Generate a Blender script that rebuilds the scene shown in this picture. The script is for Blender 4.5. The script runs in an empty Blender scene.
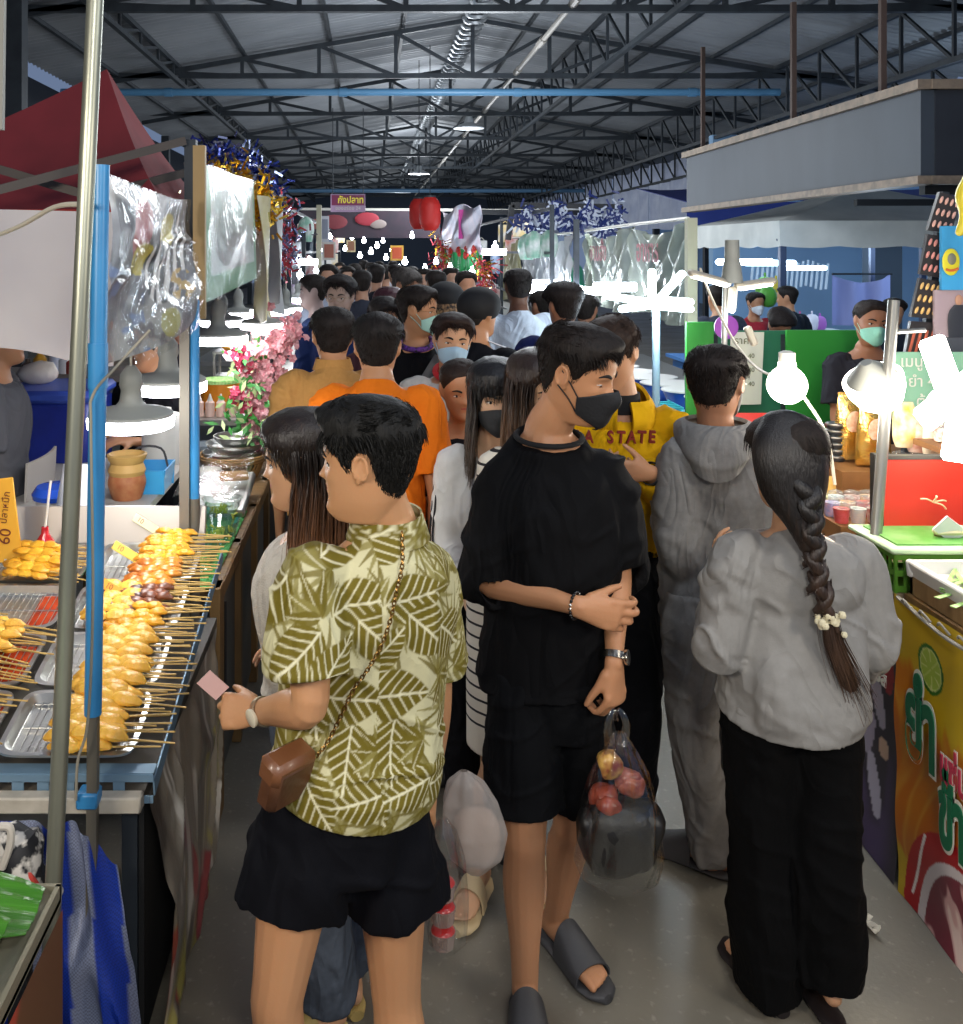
import bpy,math,random
import numpy as np
from mathutils import Vector,Matrix,Euler
random.seed(7);RNG=np.random.default_rng(11)
SC=bpy.context.scene;COL=SC.collection
F,PX,PY,EYE=950.0,370.0,250.0,1.95
R=math.radians
def at(px,py,Y): return np.array([(px-PX)*Y/F,Y,EYE-(py-PY)*Y/F])
def nrm(v):
 v=np.asarray(v,float);n=np.linalg.norm(v); return v/n if n>1e-9 else v
def V3(*a): return np.array(a,float)
def _h(ix,iy,iz,seed):
 n=(ix*374761393+iy*668265263+iz*2147483647+seed*1274126177)&0xffffffff
 n=((n^(n>>13))*1274126177)&0xffffffff
 return ((n^(n>>16))&0xffff)/65535.0
def vnoise(P,seed=0):
 P=np.asarray(P,float);i=np.floor(P).astype(np.int64);f=P-i;f=f*f*(3-2*f)
 out=0
 for dx in (0,1):
  for dy in (0,1):
   for dz in (0,1):
    w=(f[:,0] if dx else 1-f[:,0])*(f[:,1] if dy else 1-f[:,1])*(f[:,2] if dz else 1-f[:,2])
    out=out+w*_h(i[:,0]+dx,i[:,1]+dy,i[:,2]+dz,seed)
 return out
def fbm(P,seed=0,o=3):
 s,a,t=0,1.0,0
 for k in range(o):s=s+a*vnoise(P*2**k,seed+k);t+=a;a*=.5
 return s/t
def sstep(a,b,x):
 t=np.clip((x-a)/(b-a),0,1); return t*t*(3-2*t)
def lin(c):
 if isinstance(c,str):
  c=c.lstrip('#');c=[int(c[i:i+2],16)/255 for i in (0,2,4)]
 return tuple(x/12.92 if x<=.04045 else ((x+.055)/1.055)**2.4 for x in c)+(1,)
MATS={}
def mat(name,c='#888888',rough=.6,metal=0,c2=None,nscale=8,namt=.5,stretch=(1,1,1),bump=0,bscale=40,bstretch=None,emit=None,estr=0,sss=0,spec=.5,attr=False,sheen=0,coat=0,alpha=None,trans=0,ndetail=3,gloss_tr=None,folds=0):
 if name in MATS: return MATS[name]
 m=bpy.data.materials.new(name);m.use_nodes=True;nt=m.node_tree;N=nt.nodes;L=nt.links
 b=N['Principled BSDF'];out=N['Material Output']
 b.inputs['Base Color'].default_value=lin(c);b.inputs['Roughness'].default_value=rough;b.inputs['Metallic'].default_value=metal
 b.inputs['Specular IOR Level'].default_value=spec
 tc=N.new('ShaderNodeTexCoord')
 def noise(scale,st,detail=3):
  mp=N.new('ShaderNodeMapping');mp.inputs['Scale'].default_value=st;L.new(tc.outputs['Object'],mp.inputs['Vector'])
  n=N.new('ShaderNodeTexNoise');n.inputs['Scale'].default_value=scale;n.inputs['Detail'].default_value=detail
  L.new(mp.outputs[0],n.inputs['Vector']); return n
 csrc=None
 if attr:
  a=N.new('ShaderNodeAttribute');a.attribute_name='Col';csrc=a.outputs['Color']
  L.new(csrc,b.inputs['Base Color'])
 elif c2 is not None:
  n=noise(nscale,stretch,ndetail);r=N.new('ShaderNodeValToRGB')
  r.color_ramp.elements[0].position=.5-.5*namt*.6;r.color_ramp.elements[1].position=.5+.5*namt*.6
  r.color_ramp.elements[0].color=lin(c);r.color_ramp.elements[1].color=lin(c2)
  L.new(n.outputs['Fac'],r.inputs['Fac']);L.new(r.outputs['Color'],b.inputs['Base Color'])
 if folds:
  n=noise(5.5,(1,1,.42),2);n.inputs['Distortion'].default_value=1.6;rp=N.new('ShaderNodeMath');rp.operation='PINGPONG';rp.inputs[1].default_value=.5;L.new(n.outputs['Fac'],rp.inputs[0]);m8=N.new('ShaderNodeMath');m8.operation='MULTIPLY';m8.inputs[1].default_value=3;L.new(rp.outputs[0],m8.inputs[0]);pw=N.new('ShaderNodeMath');pw.operation='FRACT';L.new(m8.outputs[0],pw.inputs[0]);pp=N.new('ShaderNodeMath');pp.operation='PINGPONG';pp.inputs[1].default_value=.5;L.new(pw.outputs[0],pp.inputs[0]);fb_=N.new('ShaderNodeBump');fb_.inputs['Strength'].default_value=folds;fb_.inputs['Distance'].default_value=.022;L.new(pp.outputs[0],fb_.inputs['Height']);L.new(fb_.outputs[0],b.inputs['Normal'])
 if bump:
  n=noise(bscale,bstretch or stretch,4);bn=N.new('ShaderNodeBump');bn.inputs['Strength'].default_value=bump
  bn.inputs['Distance'].default_value=.01;L.new(n.outputs['Fac'],bn.inputs['Height']);L.new(bn.outputs[0],b.inputs['Normal'])
  if folds:L.new(fb_.outputs[0],bn.inputs['Normal'])
 if emit is not None:
  b.inputs['Emission Color'].default_value=lin(emit);b.inputs['Emission Strength'].default_value=estr
 if sss:
  b.inputs['Subsurface Weight'].default_value=sss;b.inputs['Subsurface Radius'].default_value=(.012,.005,.003);b.inputs['Subsurface Scale'].default_value=1
 if sheen:b.inputs['Sheen Weight'].default_value=sheen
 if coat:b.inputs['Coat Weight'].default_value=coat;b.inputs['Coat Roughness'].default_value=.1
 if trans:b.inputs['Transmission Weight'].default_value=trans;b.inputs['IOR'].default_value=1.45
 if gloss_tr is not None:
  t=N.new('ShaderNodeBsdfTransparent');t.inputs['Color'].default_value=lin(gloss_tr[1]);mx=N.new('ShaderNodeMixShader')
  fr=N.new('ShaderNodeLayerWeight');fr.inputs['Blend'].default_value=.35
  ma=N.new('ShaderNodeMath');ma.operation='MULTIPLY_ADD';ma.inputs[1].default_value=gloss_tr[2] if len(gloss_tr)>2 else .45;ma.inputs[2].default_value=gloss_tr[0];ma.use_clamp=True
  L.new(fr.outputs['Facing'],ma.inputs[0]);L.new(ma.outputs[0],mx.inputs[0]);L.new(t.outputs[0],mx.inputs[1]);L.new(b.outputs[0],mx.inputs[2]);L.new(mx.outputs[0],out.inputs['Surface'])
 MATS[name]=m; return m
def tag(o,label=None,cat=None,group=None,kind=None):
 if label:o['label']=label
 if cat:o['category']=cat
 if group:o['group']=group
 if kind:o['kind']=kind
 return o
def empty(name,loc,label,cat,group=None,rz=0):
 o=bpy.data.objects.new(name,None);o.empty_display_size=.1;COL.objects.link(o);o.location=[float(x) for x in loc];o.rotation_euler=(0,0,rz)
 return tag(o,label,cat,group)
def copy_tree(o,parent=None):
 c=o.copy();COL.objects.link(c)
 if parent is not None:c.parent=parent
 for ch in list(o.children):copy_tree(ch,c)
 return c
class MB:
 """collects geometry; build() links it as one mesh object"""
 def __init__(s):s.v=[];s.f=[];s.m=[];s.n=0
 def add(s,v,f,mi=0):
  v=np.asarray(v,float).reshape(-1,3);s.v.append(v);k=s.n
  s.f.extend([tuple(int(i)+k for i in q) for q in f]);s.m.extend([mi]*len(f));s.n+=len(v); return s
 def verts(s): return np.concatenate(s.v) if s.v else np.zeros((0,3))
 def mesh(s,name,off=(0,0,0)):
  me=bpy.data.meshes.new(name);me.from_pydata((s.verts()-np.asarray(off,float)).tolist(),[],s.f)
  me.polygons.foreach_set('material_index',s.m);me.update(); return me
 def build(s,name,ms,parent=None,loc=None,smooth=True,label=None,cat=None,group=None,kind=None,abs_=False,col=None):
  """loc: origin of a top-level mesh whose vertices are given in world space"""
  off=V3(0,0,0)
  if parent is not None and abs_:off=wloc(parent)
  if loc is not None:off=np.asarray(loc,float)
  me=s.mesh(name,off);o=bpy.data.objects.new(name,me);COL.objects.link(o)
  for m in (ms if isinstance(ms,(list,tuple)) else [ms]):me.materials.append(m)
  if smooth:me.polygons.foreach_set('use_smooth',[True]*len(me.polygons));me.set_sharp_from_angle(angle=R(42))
  if col is not None:
   a=me.attributes.new('Col','FLOAT_COLOR','POINT');cc=np.ones((len(me.vertices),4));cc[:,:3]=col
   a.data.foreach_set('color',cc.ravel())
  if parent is not None:o.parent=parent
  if loc is not None and parent is None:o.location=[float(x) for x in loc]
  return tag(o,label,cat,group,kind)
 def box(s,c,size,rot=None,mi=0,bevel=0):
  x,y,z=[d/2 for d in size];b=min(bevel,x*.9,y*.9,z*.9)
  if b>0:
   P=[]
   for sx in (-1,1):
    for sy in (-1,1):
     for sz in (-1,1):
      P+=[(sx*(x-b),sy*(y-b),sz*z),(sx*(x-b),sy*y,sz*(z-b)),(sx*x,sy*(y-b),sz*(z-b))]
   i= lambda sx,sy,sz,k:((sx>0)*4+(sy>0)*2+(sz>0))*3+k
   Fc=[]
   for q in (-1,1):
    Fc.append([i(-1,-1,q,0),i(1,-1,q,0),i(1,1,q,0),i(-1,1,q,0)][::q])
    Fc.append([i(-1,q,-1,1),i(-1,q,1,1),i(1,q,1,1),i(1,q,-1,1)][::q])
    Fc.append([i(q,-1,-1,2),i(q,1,-1,2),i(q,1,1,2),i(q,-1,1,2)][::q])
   for a in (-1,1):
    for c_ in (-1,1):
     Fc.append([i(-1,a,c_,0),i(1,a,c_,0),i(1,a,c_,1),i(-1,a,c_,1)][::-a*c_])
     Fc.append([i(a,-1,c_,0),i(a,1,c_,0),i(a,1,c_,2),i(a,-1,c_,2)][::a*c_])
     Fc.append([i(a,c_,-1,1),i(a,c_,1,1),i(a,c_,1,2),i(a,c_,-1,2)][::-a*c_])
     for d in (-1,1):Fc.append([i(a,c_,d,0),i(a,c_,d,1),i(a,c_,d,2)][::a*c_*d])
   v=np.array(P)
  else :
   v=np.array([(a,b_,c_) for a in (-x,x) for b_ in (-y,y) for c_ in (-z,z)])
   Fc=[(0,1,3,2),(4,6,7,5),(0,4,5,1),(2,3,7,6),(0,2,6,4),(1,5,7,3)]
  if rot is not None:v=v@np.array(Euler(rot).to_matrix()).T
  return s.add(v+np.asarray(c,float),Fc,mi)
 def bar(s,a,b,w=.02,d=None,hint=(0,0,1),mi=0):
  return s.tube([a,b],[(w/2*1.414,(d or w)/2*1.414)]*2,n=4,hint=hint,res=1,phase=math.pi/4,mi=mi)
 def tube(s,pts,rads,n=12,hint=None,res=4,cap='flat',mi=0,phase=0,closed=False):
  P=np.array([np.asarray(p,float) for p in pts])
  if np.isscalar(rads):rads=[rads]*len(P)
  Rr=np.array([(r,r) if np.isscalar(r) else r for r in rads],float)
  if res>1 and len(P)>2:
   P,Rr=cr(np.hstack([P,Rr]),res,closed);
  k=len(P)
  T=np.zeros_like(P)
  if closed:T=np.roll(P,-1,0)-np.roll(P,1,0)
  else :T[1:-1]=P[2:]-P[:-2];T[0]=P[1]-P[0];T[-1]=P[-1]-P[-2]
  T/=np.maximum(np.linalg.norm(T,axis=1,keepdims=True),1e-9)
  if hint is None:
   h=V3(1,0,0) if abs(T[0][0])<.8 else V3(0,1,0)
   S=[];sv=h
   for t in T:
    sv=sv-t*np.dot(sv,t);sv=nrm(sv);S.append(sv)
  else :
   Hh=np.asarray(hint,float);S=[]
   prev=None
   for t in T:
    sv=Hh-t*np.dot(Hh,t)
    if np.linalg.norm(sv)<.05:sv=prev if prev is not None else V3(t[2],t[0],t[1])-t*np.dot(t,V3(t[2],t[0],t[1]))
    sv=nrm(sv);prev=sv;S.append(sv)
  S=np.array(S);O=np.cross(T,S)
  a=np.linspace(0,2*math.pi,n,endpoint=False)+phase;ca,sa=np.cos(a),np.sin(a)
  rings=[P[i]+np.outer(ca,S[i])*Rr[i,0]+np.outer(sa,O[i])*Rr[i,1] for i in range(k)]
  if not closed:
   def ring(i,off,sc): return P[i]+T[i]*off+(np.outer(ca,S[i])*Rr[i,0]+np.outer(sa,O[i])*Rr[i,1])*sc
   if cap in ('round','roundend'):
    r1=min(Rr[-1])
    for u in (.38,.7,.92):rings.append(ring(-1,r1*u,math.sqrt(1-u*u)))
    if cap=='round':
     r0=min(Rr[0]);rings=[ring(0,-r0*u,math.sqrt(1-u*u)) for u in (.92,.7,.38)]+rings
   if cap=='hollow':
    r1=min(Rr[-1]);th=min(.017,r1*.4)
    rings.append(ring(-1,0.0,1-th/r1));rings.append(ring(-1,-.035,1-th/r1))
  m=len(rings);Fc=[]
  for i in range(m if closed else m-1):
   j=(i+1)%m
   for q in range(n):
    q2=(q+1)%n;Fc.append((i*n+q,i*n+q2,j*n+q2,j*n+q))
  if not closed and cap:Fc.append(tuple(range(n))[::-1]);Fc.append(tuple((m-1)*n+q for q in range(n)))
  return s.add(np.concatenate(rings),Fc,mi)
 def lathe(s,c,prof,n=24,axis=None,mi=0,sx=1,sy=1,wob=0):
  """prof: (radius, height) pairs"""
  v=[];a=np.linspace(0,2*math.pi,n,endpoint=False)
  for r,h in prof:
   w=1+wob*np.sin(a*5+h*40)
   v.append(np.stack([r*np.cos(a)*sx*w,r*np.sin(a)*sy*w,np.full(n,h)],1))
  v=np.concatenate(v);m=len(prof)
  if axis is not None:
   q=Vector((0,0,1)).rotation_difference(Vector([float(x) for x in axis]));v=v@np.array(q.to_matrix()).T
  Fc=[(i*n+q,i*n+(q+1)%n,(i+1)*n+(q+1)%n,(i+1)*n+q) for i in range(m-1) for q in range(n)]
  if prof[0][0]>1e-5:Fc.append(tuple(range(n))[::-1])
  if prof[-1][0]>1e-5:Fc.append(tuple((m-1)*n+q for q in range(n)))
  return s.add(v+np.asarray(c,float),Fc,mi)
 def ball(s,c,r,n=12,mi=0,rot=None,sq=0):
  r=np.array([r]*3 if np.isscalar(r) else r,float);k=max(4,n//2+1);v=[]
  for i in range(k+1):
   t=math.pi*i/k;a=np.linspace(0,2*math.pi,n,endpoint=False)
   v.append(np.stack([np.sin(t)*np.cos(a),np.sin(t)*np.sin(a),np.full(n,np.cos(t))],1))
  v=np.concatenate(v)
  if sq:v=np.sign(v)*np.abs(v)**(1-sq)
  v=v*r
  if rot is not None:
   M=np.array(Euler(rot).to_matrix()) if len(np.shape(rot))==1 else np.asarray(rot)
   v=v@M.T
  Fc=[(i*n+q,(i+1)*n+q,(i+1)*n+(q+1)%n,i*n+(q+1)%n) for i in range(k) for q in range(n)]
  return s.add(v+np.asarray(c,float),Fc,mi)
 def grid(s,fn,nu,nv,th=0,mi=0):
  """surface fn(u,v)->(3,) arrays for u,v in 0..1, optional thickness"""
  U,W=np.meshgrid(np.linspace(0,1,nu),np.linspace(0,1,nv),indexing='ij')
  Pp=np.stack([np.broadcast_to(np.asarray(q,float),U.shape) for q in fn(U,W)],-1)
  Fc=[(i*nv+j,(i+1)*nv+j,(i+1)*nv+j+1,i*nv+j+1) for i in range(nu-1) for j in range(nv-1)]
  if not th: return s.add(Pp,Fc,mi)
  du=np.gradient(Pp,axis=0);dv=np.gradient(Pp,axis=1);nn=np.cross(du,dv);nn/=np.maximum(np.linalg.norm(nn,axis=-1,keepdims=True),1e-9)
  A=Pp.reshape(-1,3);B=(Pp-nn*th).reshape(-1,3);k=nu*nv
  Fc+=[tuple(k+x for x in q[::-1]) for q in list(Fc)]
  for i in range(nu-1):
   Fc+=[(i*nv,k+i*nv,k+(i+1)*nv,(i+1)*nv),(i*nv+nv-1,(i+1)*nv+nv-1,k+(i+1)*nv+nv-1,k+i*nv+nv-1)]
  for j in range(nv-1):
   e=(nu-1)*nv
   Fc+=[(j,j+1,k+j+1,k+j),(e+j,k+e+j,k+e+j+1,e+j+1)]
  return s.add(np.concatenate([A,B]),Fc,mi)
 def strips(s,paths,w0,w1=0,mi=0,hintc=None):
  """flat tapered ribbons, paths: array (n,k,3)"""
  Pn=np.asarray(paths);n,k,_=Pn.shape
  T=np.gradient(Pn,axis=1);Rn=RNG.normal(size=(n,1,3)) if hintc is None else Pn-np.asarray(hintc)
  Sd=np.cross(T,np.broadcast_to(Rn,T.shape));Sd/=np.maximum(np.linalg.norm(Sd,axis=-1,keepdims=True),1e-9)
  w=np.linspace(w0,w1,k)[None,:,None]/2
  v=np.stack([Pn-Sd*w,Pn+Sd*w],2).reshape(-1,3)
  Fc=[(q*k*2+i*2,q*k*2+i*2+1,q*k*2+i*2+3,q*k*2+i*2+2) for q in range(n) for i in range(k-1)]
  return s.add(v,Fc,mi)
def cr(A,res,closed=False):
 n=len(A);out=[]
 segs=n if closed else n-1
 for i in range(segs):
  p0=A[(i-1)%n] if (closed or i>0) else 2*A[0]-A[1]
  p1=A[i];p2=A[(i+1)%n]
  p3=A[(i+2)%n] if (closed or i+2<n) else 2*A[-1]-A[-2]
  for k in range(res):
   t=k/res;out.append(.5*((2*p1)+(-p0+p2)*t+(2*p0-5*p1+4*p2-p3)*t*t+(-p0+3*p1-3*p2+p3)*t**3))
 if not closed:out.append(A[-1])
 out=np.array(out);rr=out[:,3:];
 if rr.shape[1]:rr=np.maximum(rr,1e-4)
 return out[:,:3],rr
def wloc(o):
 v=V3(0,0,0)
 while o is not None:v=v+np.array(o.location);o=o.parent
 return v
def remeshed(mb,voxel,smooth=2,off=(0,0,0)):
 """one continuous skin over the collected volumes -> (verts, quads)"""
 me=mb.mesh('tmp',off);o=bpy.data.objects.new('tmp',me);COL.objects.link(o)
 r=o.modifiers.new('r','REMESH');r.mode='VOXEL';r.voxel_size=voxel;r.adaptivity=0
 if smooth:sm=o.modifiers.new('s','SMOOTH');sm.factor=.6;sm.iterations=smooth
 dg=bpy.context.evaluated_depsgraph_get();e=o.evaluated_get(dg).to_mesh()
 v=np.empty(len(e.vertices)*3);e.vertices.foreach_get('co',v);v=v.reshape(-1,3)
 nn=np.empty(len(e.vertices)*3);e.vertices.foreach_get('normal',nn);nn=nn.reshape(-1,3)
 f=np.empty(len(e.loops),dtype=np.int64);e.loops.foreach_get('vertex_index',f)
 ls=np.empty(len(e.polygons),dtype=np.int64);e.polygons.foreach_get('loop_total',ls)
 idx=np.concatenate([[0],np.cumsum(ls)]);fc=[tuple(f[idx[i]:idx[i+1]]) for i in range(len(ls))] if not (ls==4).all() else [tuple(q) for q in f.reshape(-1,4).tolist()]
 o.evaluated_get(dg).to_mesh_clear();bpy.data.objects.remove(o);bpy.data.meshes.remove(me)
 return v,nn,fc
def raw_obj(name,v,f,ms,parent,smooth=True,col=None,mi=None):
 me=bpy.data.meshes.new(name);me.from_pydata(np.asarray(v).tolist(),[],f)
 o=bpy.data.objects.new(name,me);COL.objects.link(o)
 for m in (ms if isinstance(ms,(list,tuple)) else [ms]):me.materials.append(m)
 if smooth:me.polygons.foreach_set('use_smooth',[True]*len(me.polygons))
 if mi is not None:me.polygons.foreach_set('material_index',mi)
 if col is not None:
  a=me.attributes.new('Col','FLOAT_COLOR','POINT');cc=np.ones((len(me.vertices),4));cc[:,:3]=col;a.data.foreach_set('color',cc.ravel())
 o.parent=parent; return o
def mixc(a,b,t):
 t=np.asarray(t)[:,None]; return np.asarray(a)[...,:3]*(1-t)+np.asarray(b)[...,:3]*t
def text_mesh(body,size,name='lettering',m=None,parent=None,M=None,extrude=.001,align='LEFT',bold=0,shear=0,sx=1):
 cu=bpy.data.curves.new('t','FONT');cu.body=body;cu.size=size;cu.extrude=extrude;cu.align_x=align;cu.align_y='CENTER';cu.offset=bold;cu.shear=shear
 o=bpy.data.objects.new('t',cu);COL.objects.link(o);dg=bpy.context.evaluated_depsgraph_get()
 me=bpy.data.meshes.new_from_object(o.evaluated_get(dg));bpy.data.objects.remove(o);bpy.data.curves.remove(cu)
 if sx!=1:me.transform(Matrix.Diagonal((sx,1,1,1)))
 me.materials.clear();me.materials.append(m);me.name=name
 if M is not None:me.transform(M)
 q=bpy.data.objects.new(name,me);COL.objects.link(q)
 if parent is not None:q.parent=parent
 return q
def frame(o,x,y):
 """matrix whose local x,y axes run along the given world vectors with origin o (text lies in x-y, faces x cross y)"""
 x=nrm(x);y=nrm(np.asarray(y)-x*np.dot(x,y));z=np.cross(x,y)
 return Matrix([[x[0],y[0],z[0],o[0]],[x[1],y[1],z[1],o[1]],[x[2],y[2],z[2],o[2]],[0,0,0,1]])
HH=.228
HT=np.array([(-.03,.012,.030,.028),(-.015,.030,.052,.038),(.0,.036,.068,.040),(.05,.042,.080,.048),(.12,.051,.084,.058),(.2,.059,.082,.068),(.3,.065,.083,.078),(.4,.070,.084,.086),(.5,.074,.083,.092),(.6,.0765,.0875,.097),(.72,.078,.0885,.099),(.84,.073,.079,.092),(.92,.060,.062,.075),(.97,.041,.043,.053),(.995,.018,.018,.024)])
def head_surf(a,h,feat=True,off=0.0,grow=1.0):
 """head skin in head space (x side, y face, z up from ear level) for azimuth a (0 = face) and height h (0 chin, 1 crown)"""
 a=np.asarray(a,float);h=np.asarray(h,float)
 w=np.interp(h,HT[:,0],HT[:,1]);yf=np.interp(h,HT[:,0],HT[:,2]);yb=np.interp(h,HT[:,0],HT[:,3])
 ca,sa=np.cos(a),np.sin(a);e=1.85
 k=(np.abs(ca)**(2*1.08)+np.abs(sa)**(2*1.08))**(-1/(2*1.08))
 x=w*sa*k*grow;y=np.where(ca>0,yf*.985,yb)*ca*k*grow
 z=(h-.5)*HH*grow
 fr=sstep(.2,.7,ca)
 if feat:
  g= lambda x0,h0,sx,sh:np.exp(-((np.abs(x)-x0)/sx)**2-((h-h0)/sh)**2)
  g0= lambda h0,sx,sh:np.exp(-(x/sx)**2-((h-h0)/sh)**2)
  d=0
  nose=np.clip((h-.375)/(.55-.375),0,1);prof=np.where(h>.375,(1-nose)**1.1*.021+.004*np.exp(-((h-.55)/.06)**2),.021*np.exp(-((h-.375)/.022)**2))
  d=d+prof*np.exp(-(x/(.0085+.004*np.exp(-((h-.39)/.04)**2)))**2)
  d=d+.008*g(.014,.395,.006,.028)
  d=d-.008*g(.031,.505,.015,.038)+.0035*g(.031,.495,.011,.018)
  d=d+.0045*g(.030,.575,.020,.026)-.002*g0(.56,.010,.02)
  d=d+.006*g0(.307,.017,.013)+.0068*g0(.262,.015,.015)-.0035*g0(.285,.020,.006)-.003*g0(.215,.016,.02)
  d=d+.006*g0(.10,.020,.05)+.004*g(.046,.42,.016,.06)
  y=y+d*fr
 n=np.stack([x/.0061+0*z,y/.0090+0*z,np.where(z>0,z,z*.4)/.0125],-1);n/=np.linalg.norm(n,axis=-1,keepdims=True)
 P=np.stack([x,y,z],-1)
 return P+n*np.asarray(off)[...,None] if np.ndim(off) or off else P
def head_mb(mb,M,na=88,nh=70):
 hs=np.concatenate([np.linspace(-.03,.15,12)[:-1],np.linspace(.15,.62,40)[:-1],np.linspace(.62,.9,14)[:-1],1-.1*np.cos(np.linspace(0,math.pi/2,8))**1.0])
 hs=np.clip(hs,-.03,.995);aa=np.linspace(-math.pi,math.pi,na,endpoint=False)
 A,Hh_=np.meshgrid(aa,hs);P=head_surf(A,Hh_).reshape(-1,3);k=len(hs)
 f=[(i*na+q,i*na+(q+1)%na,(i+1)*na+(q+1)%na,(i+1)*na+q) for i in range(k-1) for q in range(na)]
 f+=[tuple(range(na))[::-1],tuple((k-1)*na+q for q in range(na))]
 mb.add(xf(M,P),f)
 for sgn in (-1,1):
  E=[]
  for t in np.linspace(-.35,1.25,9)*math.pi:E.append((sgn*(.078+.006*math.sin(t)*.3+.006),-.008-.0145*math.cos(t)*1.0,(.52-.5)*HH+.024*math.sin(t)+(0.0)))
  mb.tube(xf(M,np.array(E)),.0045,n=7,res=2,cap='round')
  mb.ball(xf(M,np.array([[sgn*.077,-.008,.004]]))[0],(.006,.013,.024),n=10,rot=M[:3,:3])
  mb.ball(xf(M,np.array([[sgn*.0775,-.002,-.021]]))[0],(.004,.007,.009),n=8,rot=M[:3,:3])
def xf(M,P): return np.asarray(P)@M[:3,:3].T+M[:3,3]
def headM(c,yaw,pitch=0,roll=0,s=1.0):
 """yaw 0 looks away from the camera (+Y), 180 at the camera, 90 to the left of the photo"""
 E=Matrix.Rotation(R(yaw),4,'Z')@Matrix.Rotation(R(pitch),4,'X')@Matrix.Rotation(R(roll),4,'Y')
 m=np.eye(4);m[:3,:3]=np.array(E.to_3x3())*s;m[:3,3]=c; return m
def face_point(x,h,off=0.0):
 """point of the face skin at sideways x and height h"""
 a=np.linspace(-1.4,1.4,281);P=head_surf(a,np.full(281,h));i=np.argmin(np.abs(P[:,0]-x)); return P[i]+V3(0,off,0)
HAIRLINES={'short':[(0,.80),(25,.80),(38,.74),(50,.66),(62,.60),(70,.50),(80,.48),(88,.62),(104,.62),(112,.40),(130,.26),(180,.20)],'long':[(0,.83),(20,.80),(40,.68),(55,.52),(70,.35),(85,.22),(110,.18),(180,.12)],'bangs':[(0,.60),(25,.59),(40,.58),(52,.45),(62,.30),(85,.2),(110,.16),(180,.1)],'tied':[(0,.84),(25,.82),(42,.74),(60,.64),(72,.56),(85,.60),(100,.62),(112,.44),(140,.32),(180,.26)],}
def hair_line(style,a):
 t=np.array(HAIRLINES[style]); return np.interp(np.abs(np.degrees(a)),t[:,0],t[:,1])
def hair_shell(style,thick=.016,front=0.0,na=64,nv=22,seed=0,puff=0.0,rough=.004,side=1.0):
 aa=np.linspace(-math.pi,math.pi,na,endpoint=False);vv=np.linspace(0,1,nv)
 A,Vv=np.meshgrid(aa,vv);Hl=hair_line(style,A);h=Hl+(.994-Hl)*(1-(1-Vv)**1.25)
 up=sstep(.5,.8,h)
 t=thick*sstep(0,.3,Vv)*(side*.45+(1-side*.45)*up)+.002
 t=t+front*np.exp(-(A/.9)**2)*np.exp(-((h-.86)/.09)**2)+puff*np.exp(-((h-.75)/.2)**2)*sstep(.4,1.2,np.abs(A))
 P=head_surf(A,h,feat=False)
 t=t+(fbm(P.reshape(-1,3)*[60,60,34]+seed,seed,2).reshape(A.shape)-.5)*rough*2*sstep(0,.2,Vv)
 t[0]=-.004
 P=head_surf(A,h,feat=False,off=t)
 P[-1,:,2]=P[-1,:,2].mean()+.002;P[-1,:,:2]*=.6
 f=[(i*na+q,i*na+(q+1)%na,(i+1)*na+(q+1)%na,(i+1)*na+q) for i in range(nv-1) for q in range(na)]
 f.append(tuple((nv-1)*na+q for q in range(na)))
 return P.reshape(-1,3),f
def strands(style,n,L,comb,thick=.014,seed=1,lift=.3,grav=0,top_bias=.0,k=5,curl=.0,vmax=1.0,vmin=0.0,hug=.75):
 """short hairs lying on the scalp; comb(P,A) gives direction"""
 rg=np.random.default_rng(seed);a=rg.uniform(-math.pi,math.pi,n);v=rg.uniform(vmin,vmax,n)**(1-top_bias)
 Hl=hair_line(style,a);h=Hl+(.99-Hl)*v
 t=thick*sstep(0,.35,v)*(.45+.55*sstep(.5,.8,h))
 P0=head_surf(a,h,feat=False,off=t*.98);N0=head_surf(a,h,feat=False,off=t*.98+.01)-P0;N0/=np.linalg.norm(N0,axis=1,keepdims=True)
 D=comb(P0,a,h);D=D-N0*np.sum(D*N0,1)[:,None];D/=np.maximum(np.linalg.norm(D,axis=1,keepdims=True),1e-6)
 D=D+N0*(lift*rg.uniform(.4,1.3,n))[:,None]+rg.normal(size=(n,3))*.16
 Ls=(L(a,h) if callable(L) else L)*rg.uniform(.6,1.15,n)
 pts=[];p=P0.copy();d=D/np.linalg.norm(D,axis=1,keepdims=True)
 for i in range(k):
  pts.append(p.copy());p=p+d*(Ls/(k-1))[:,None];rad=p*[1,1,.8]-V3(0,0,.01);rad/=np.linalg.norm(rad,axis=1,keepdims=True);d=d-rad*(np.maximum(0,np.sum(d*rad,1))*hug)[:,None]-rad*.10*hug-V3(0,0,1)*grav;d/=np.linalg.norm(d,axis=1,keepdims=True)
 return np.stack(pts,1)
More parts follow.
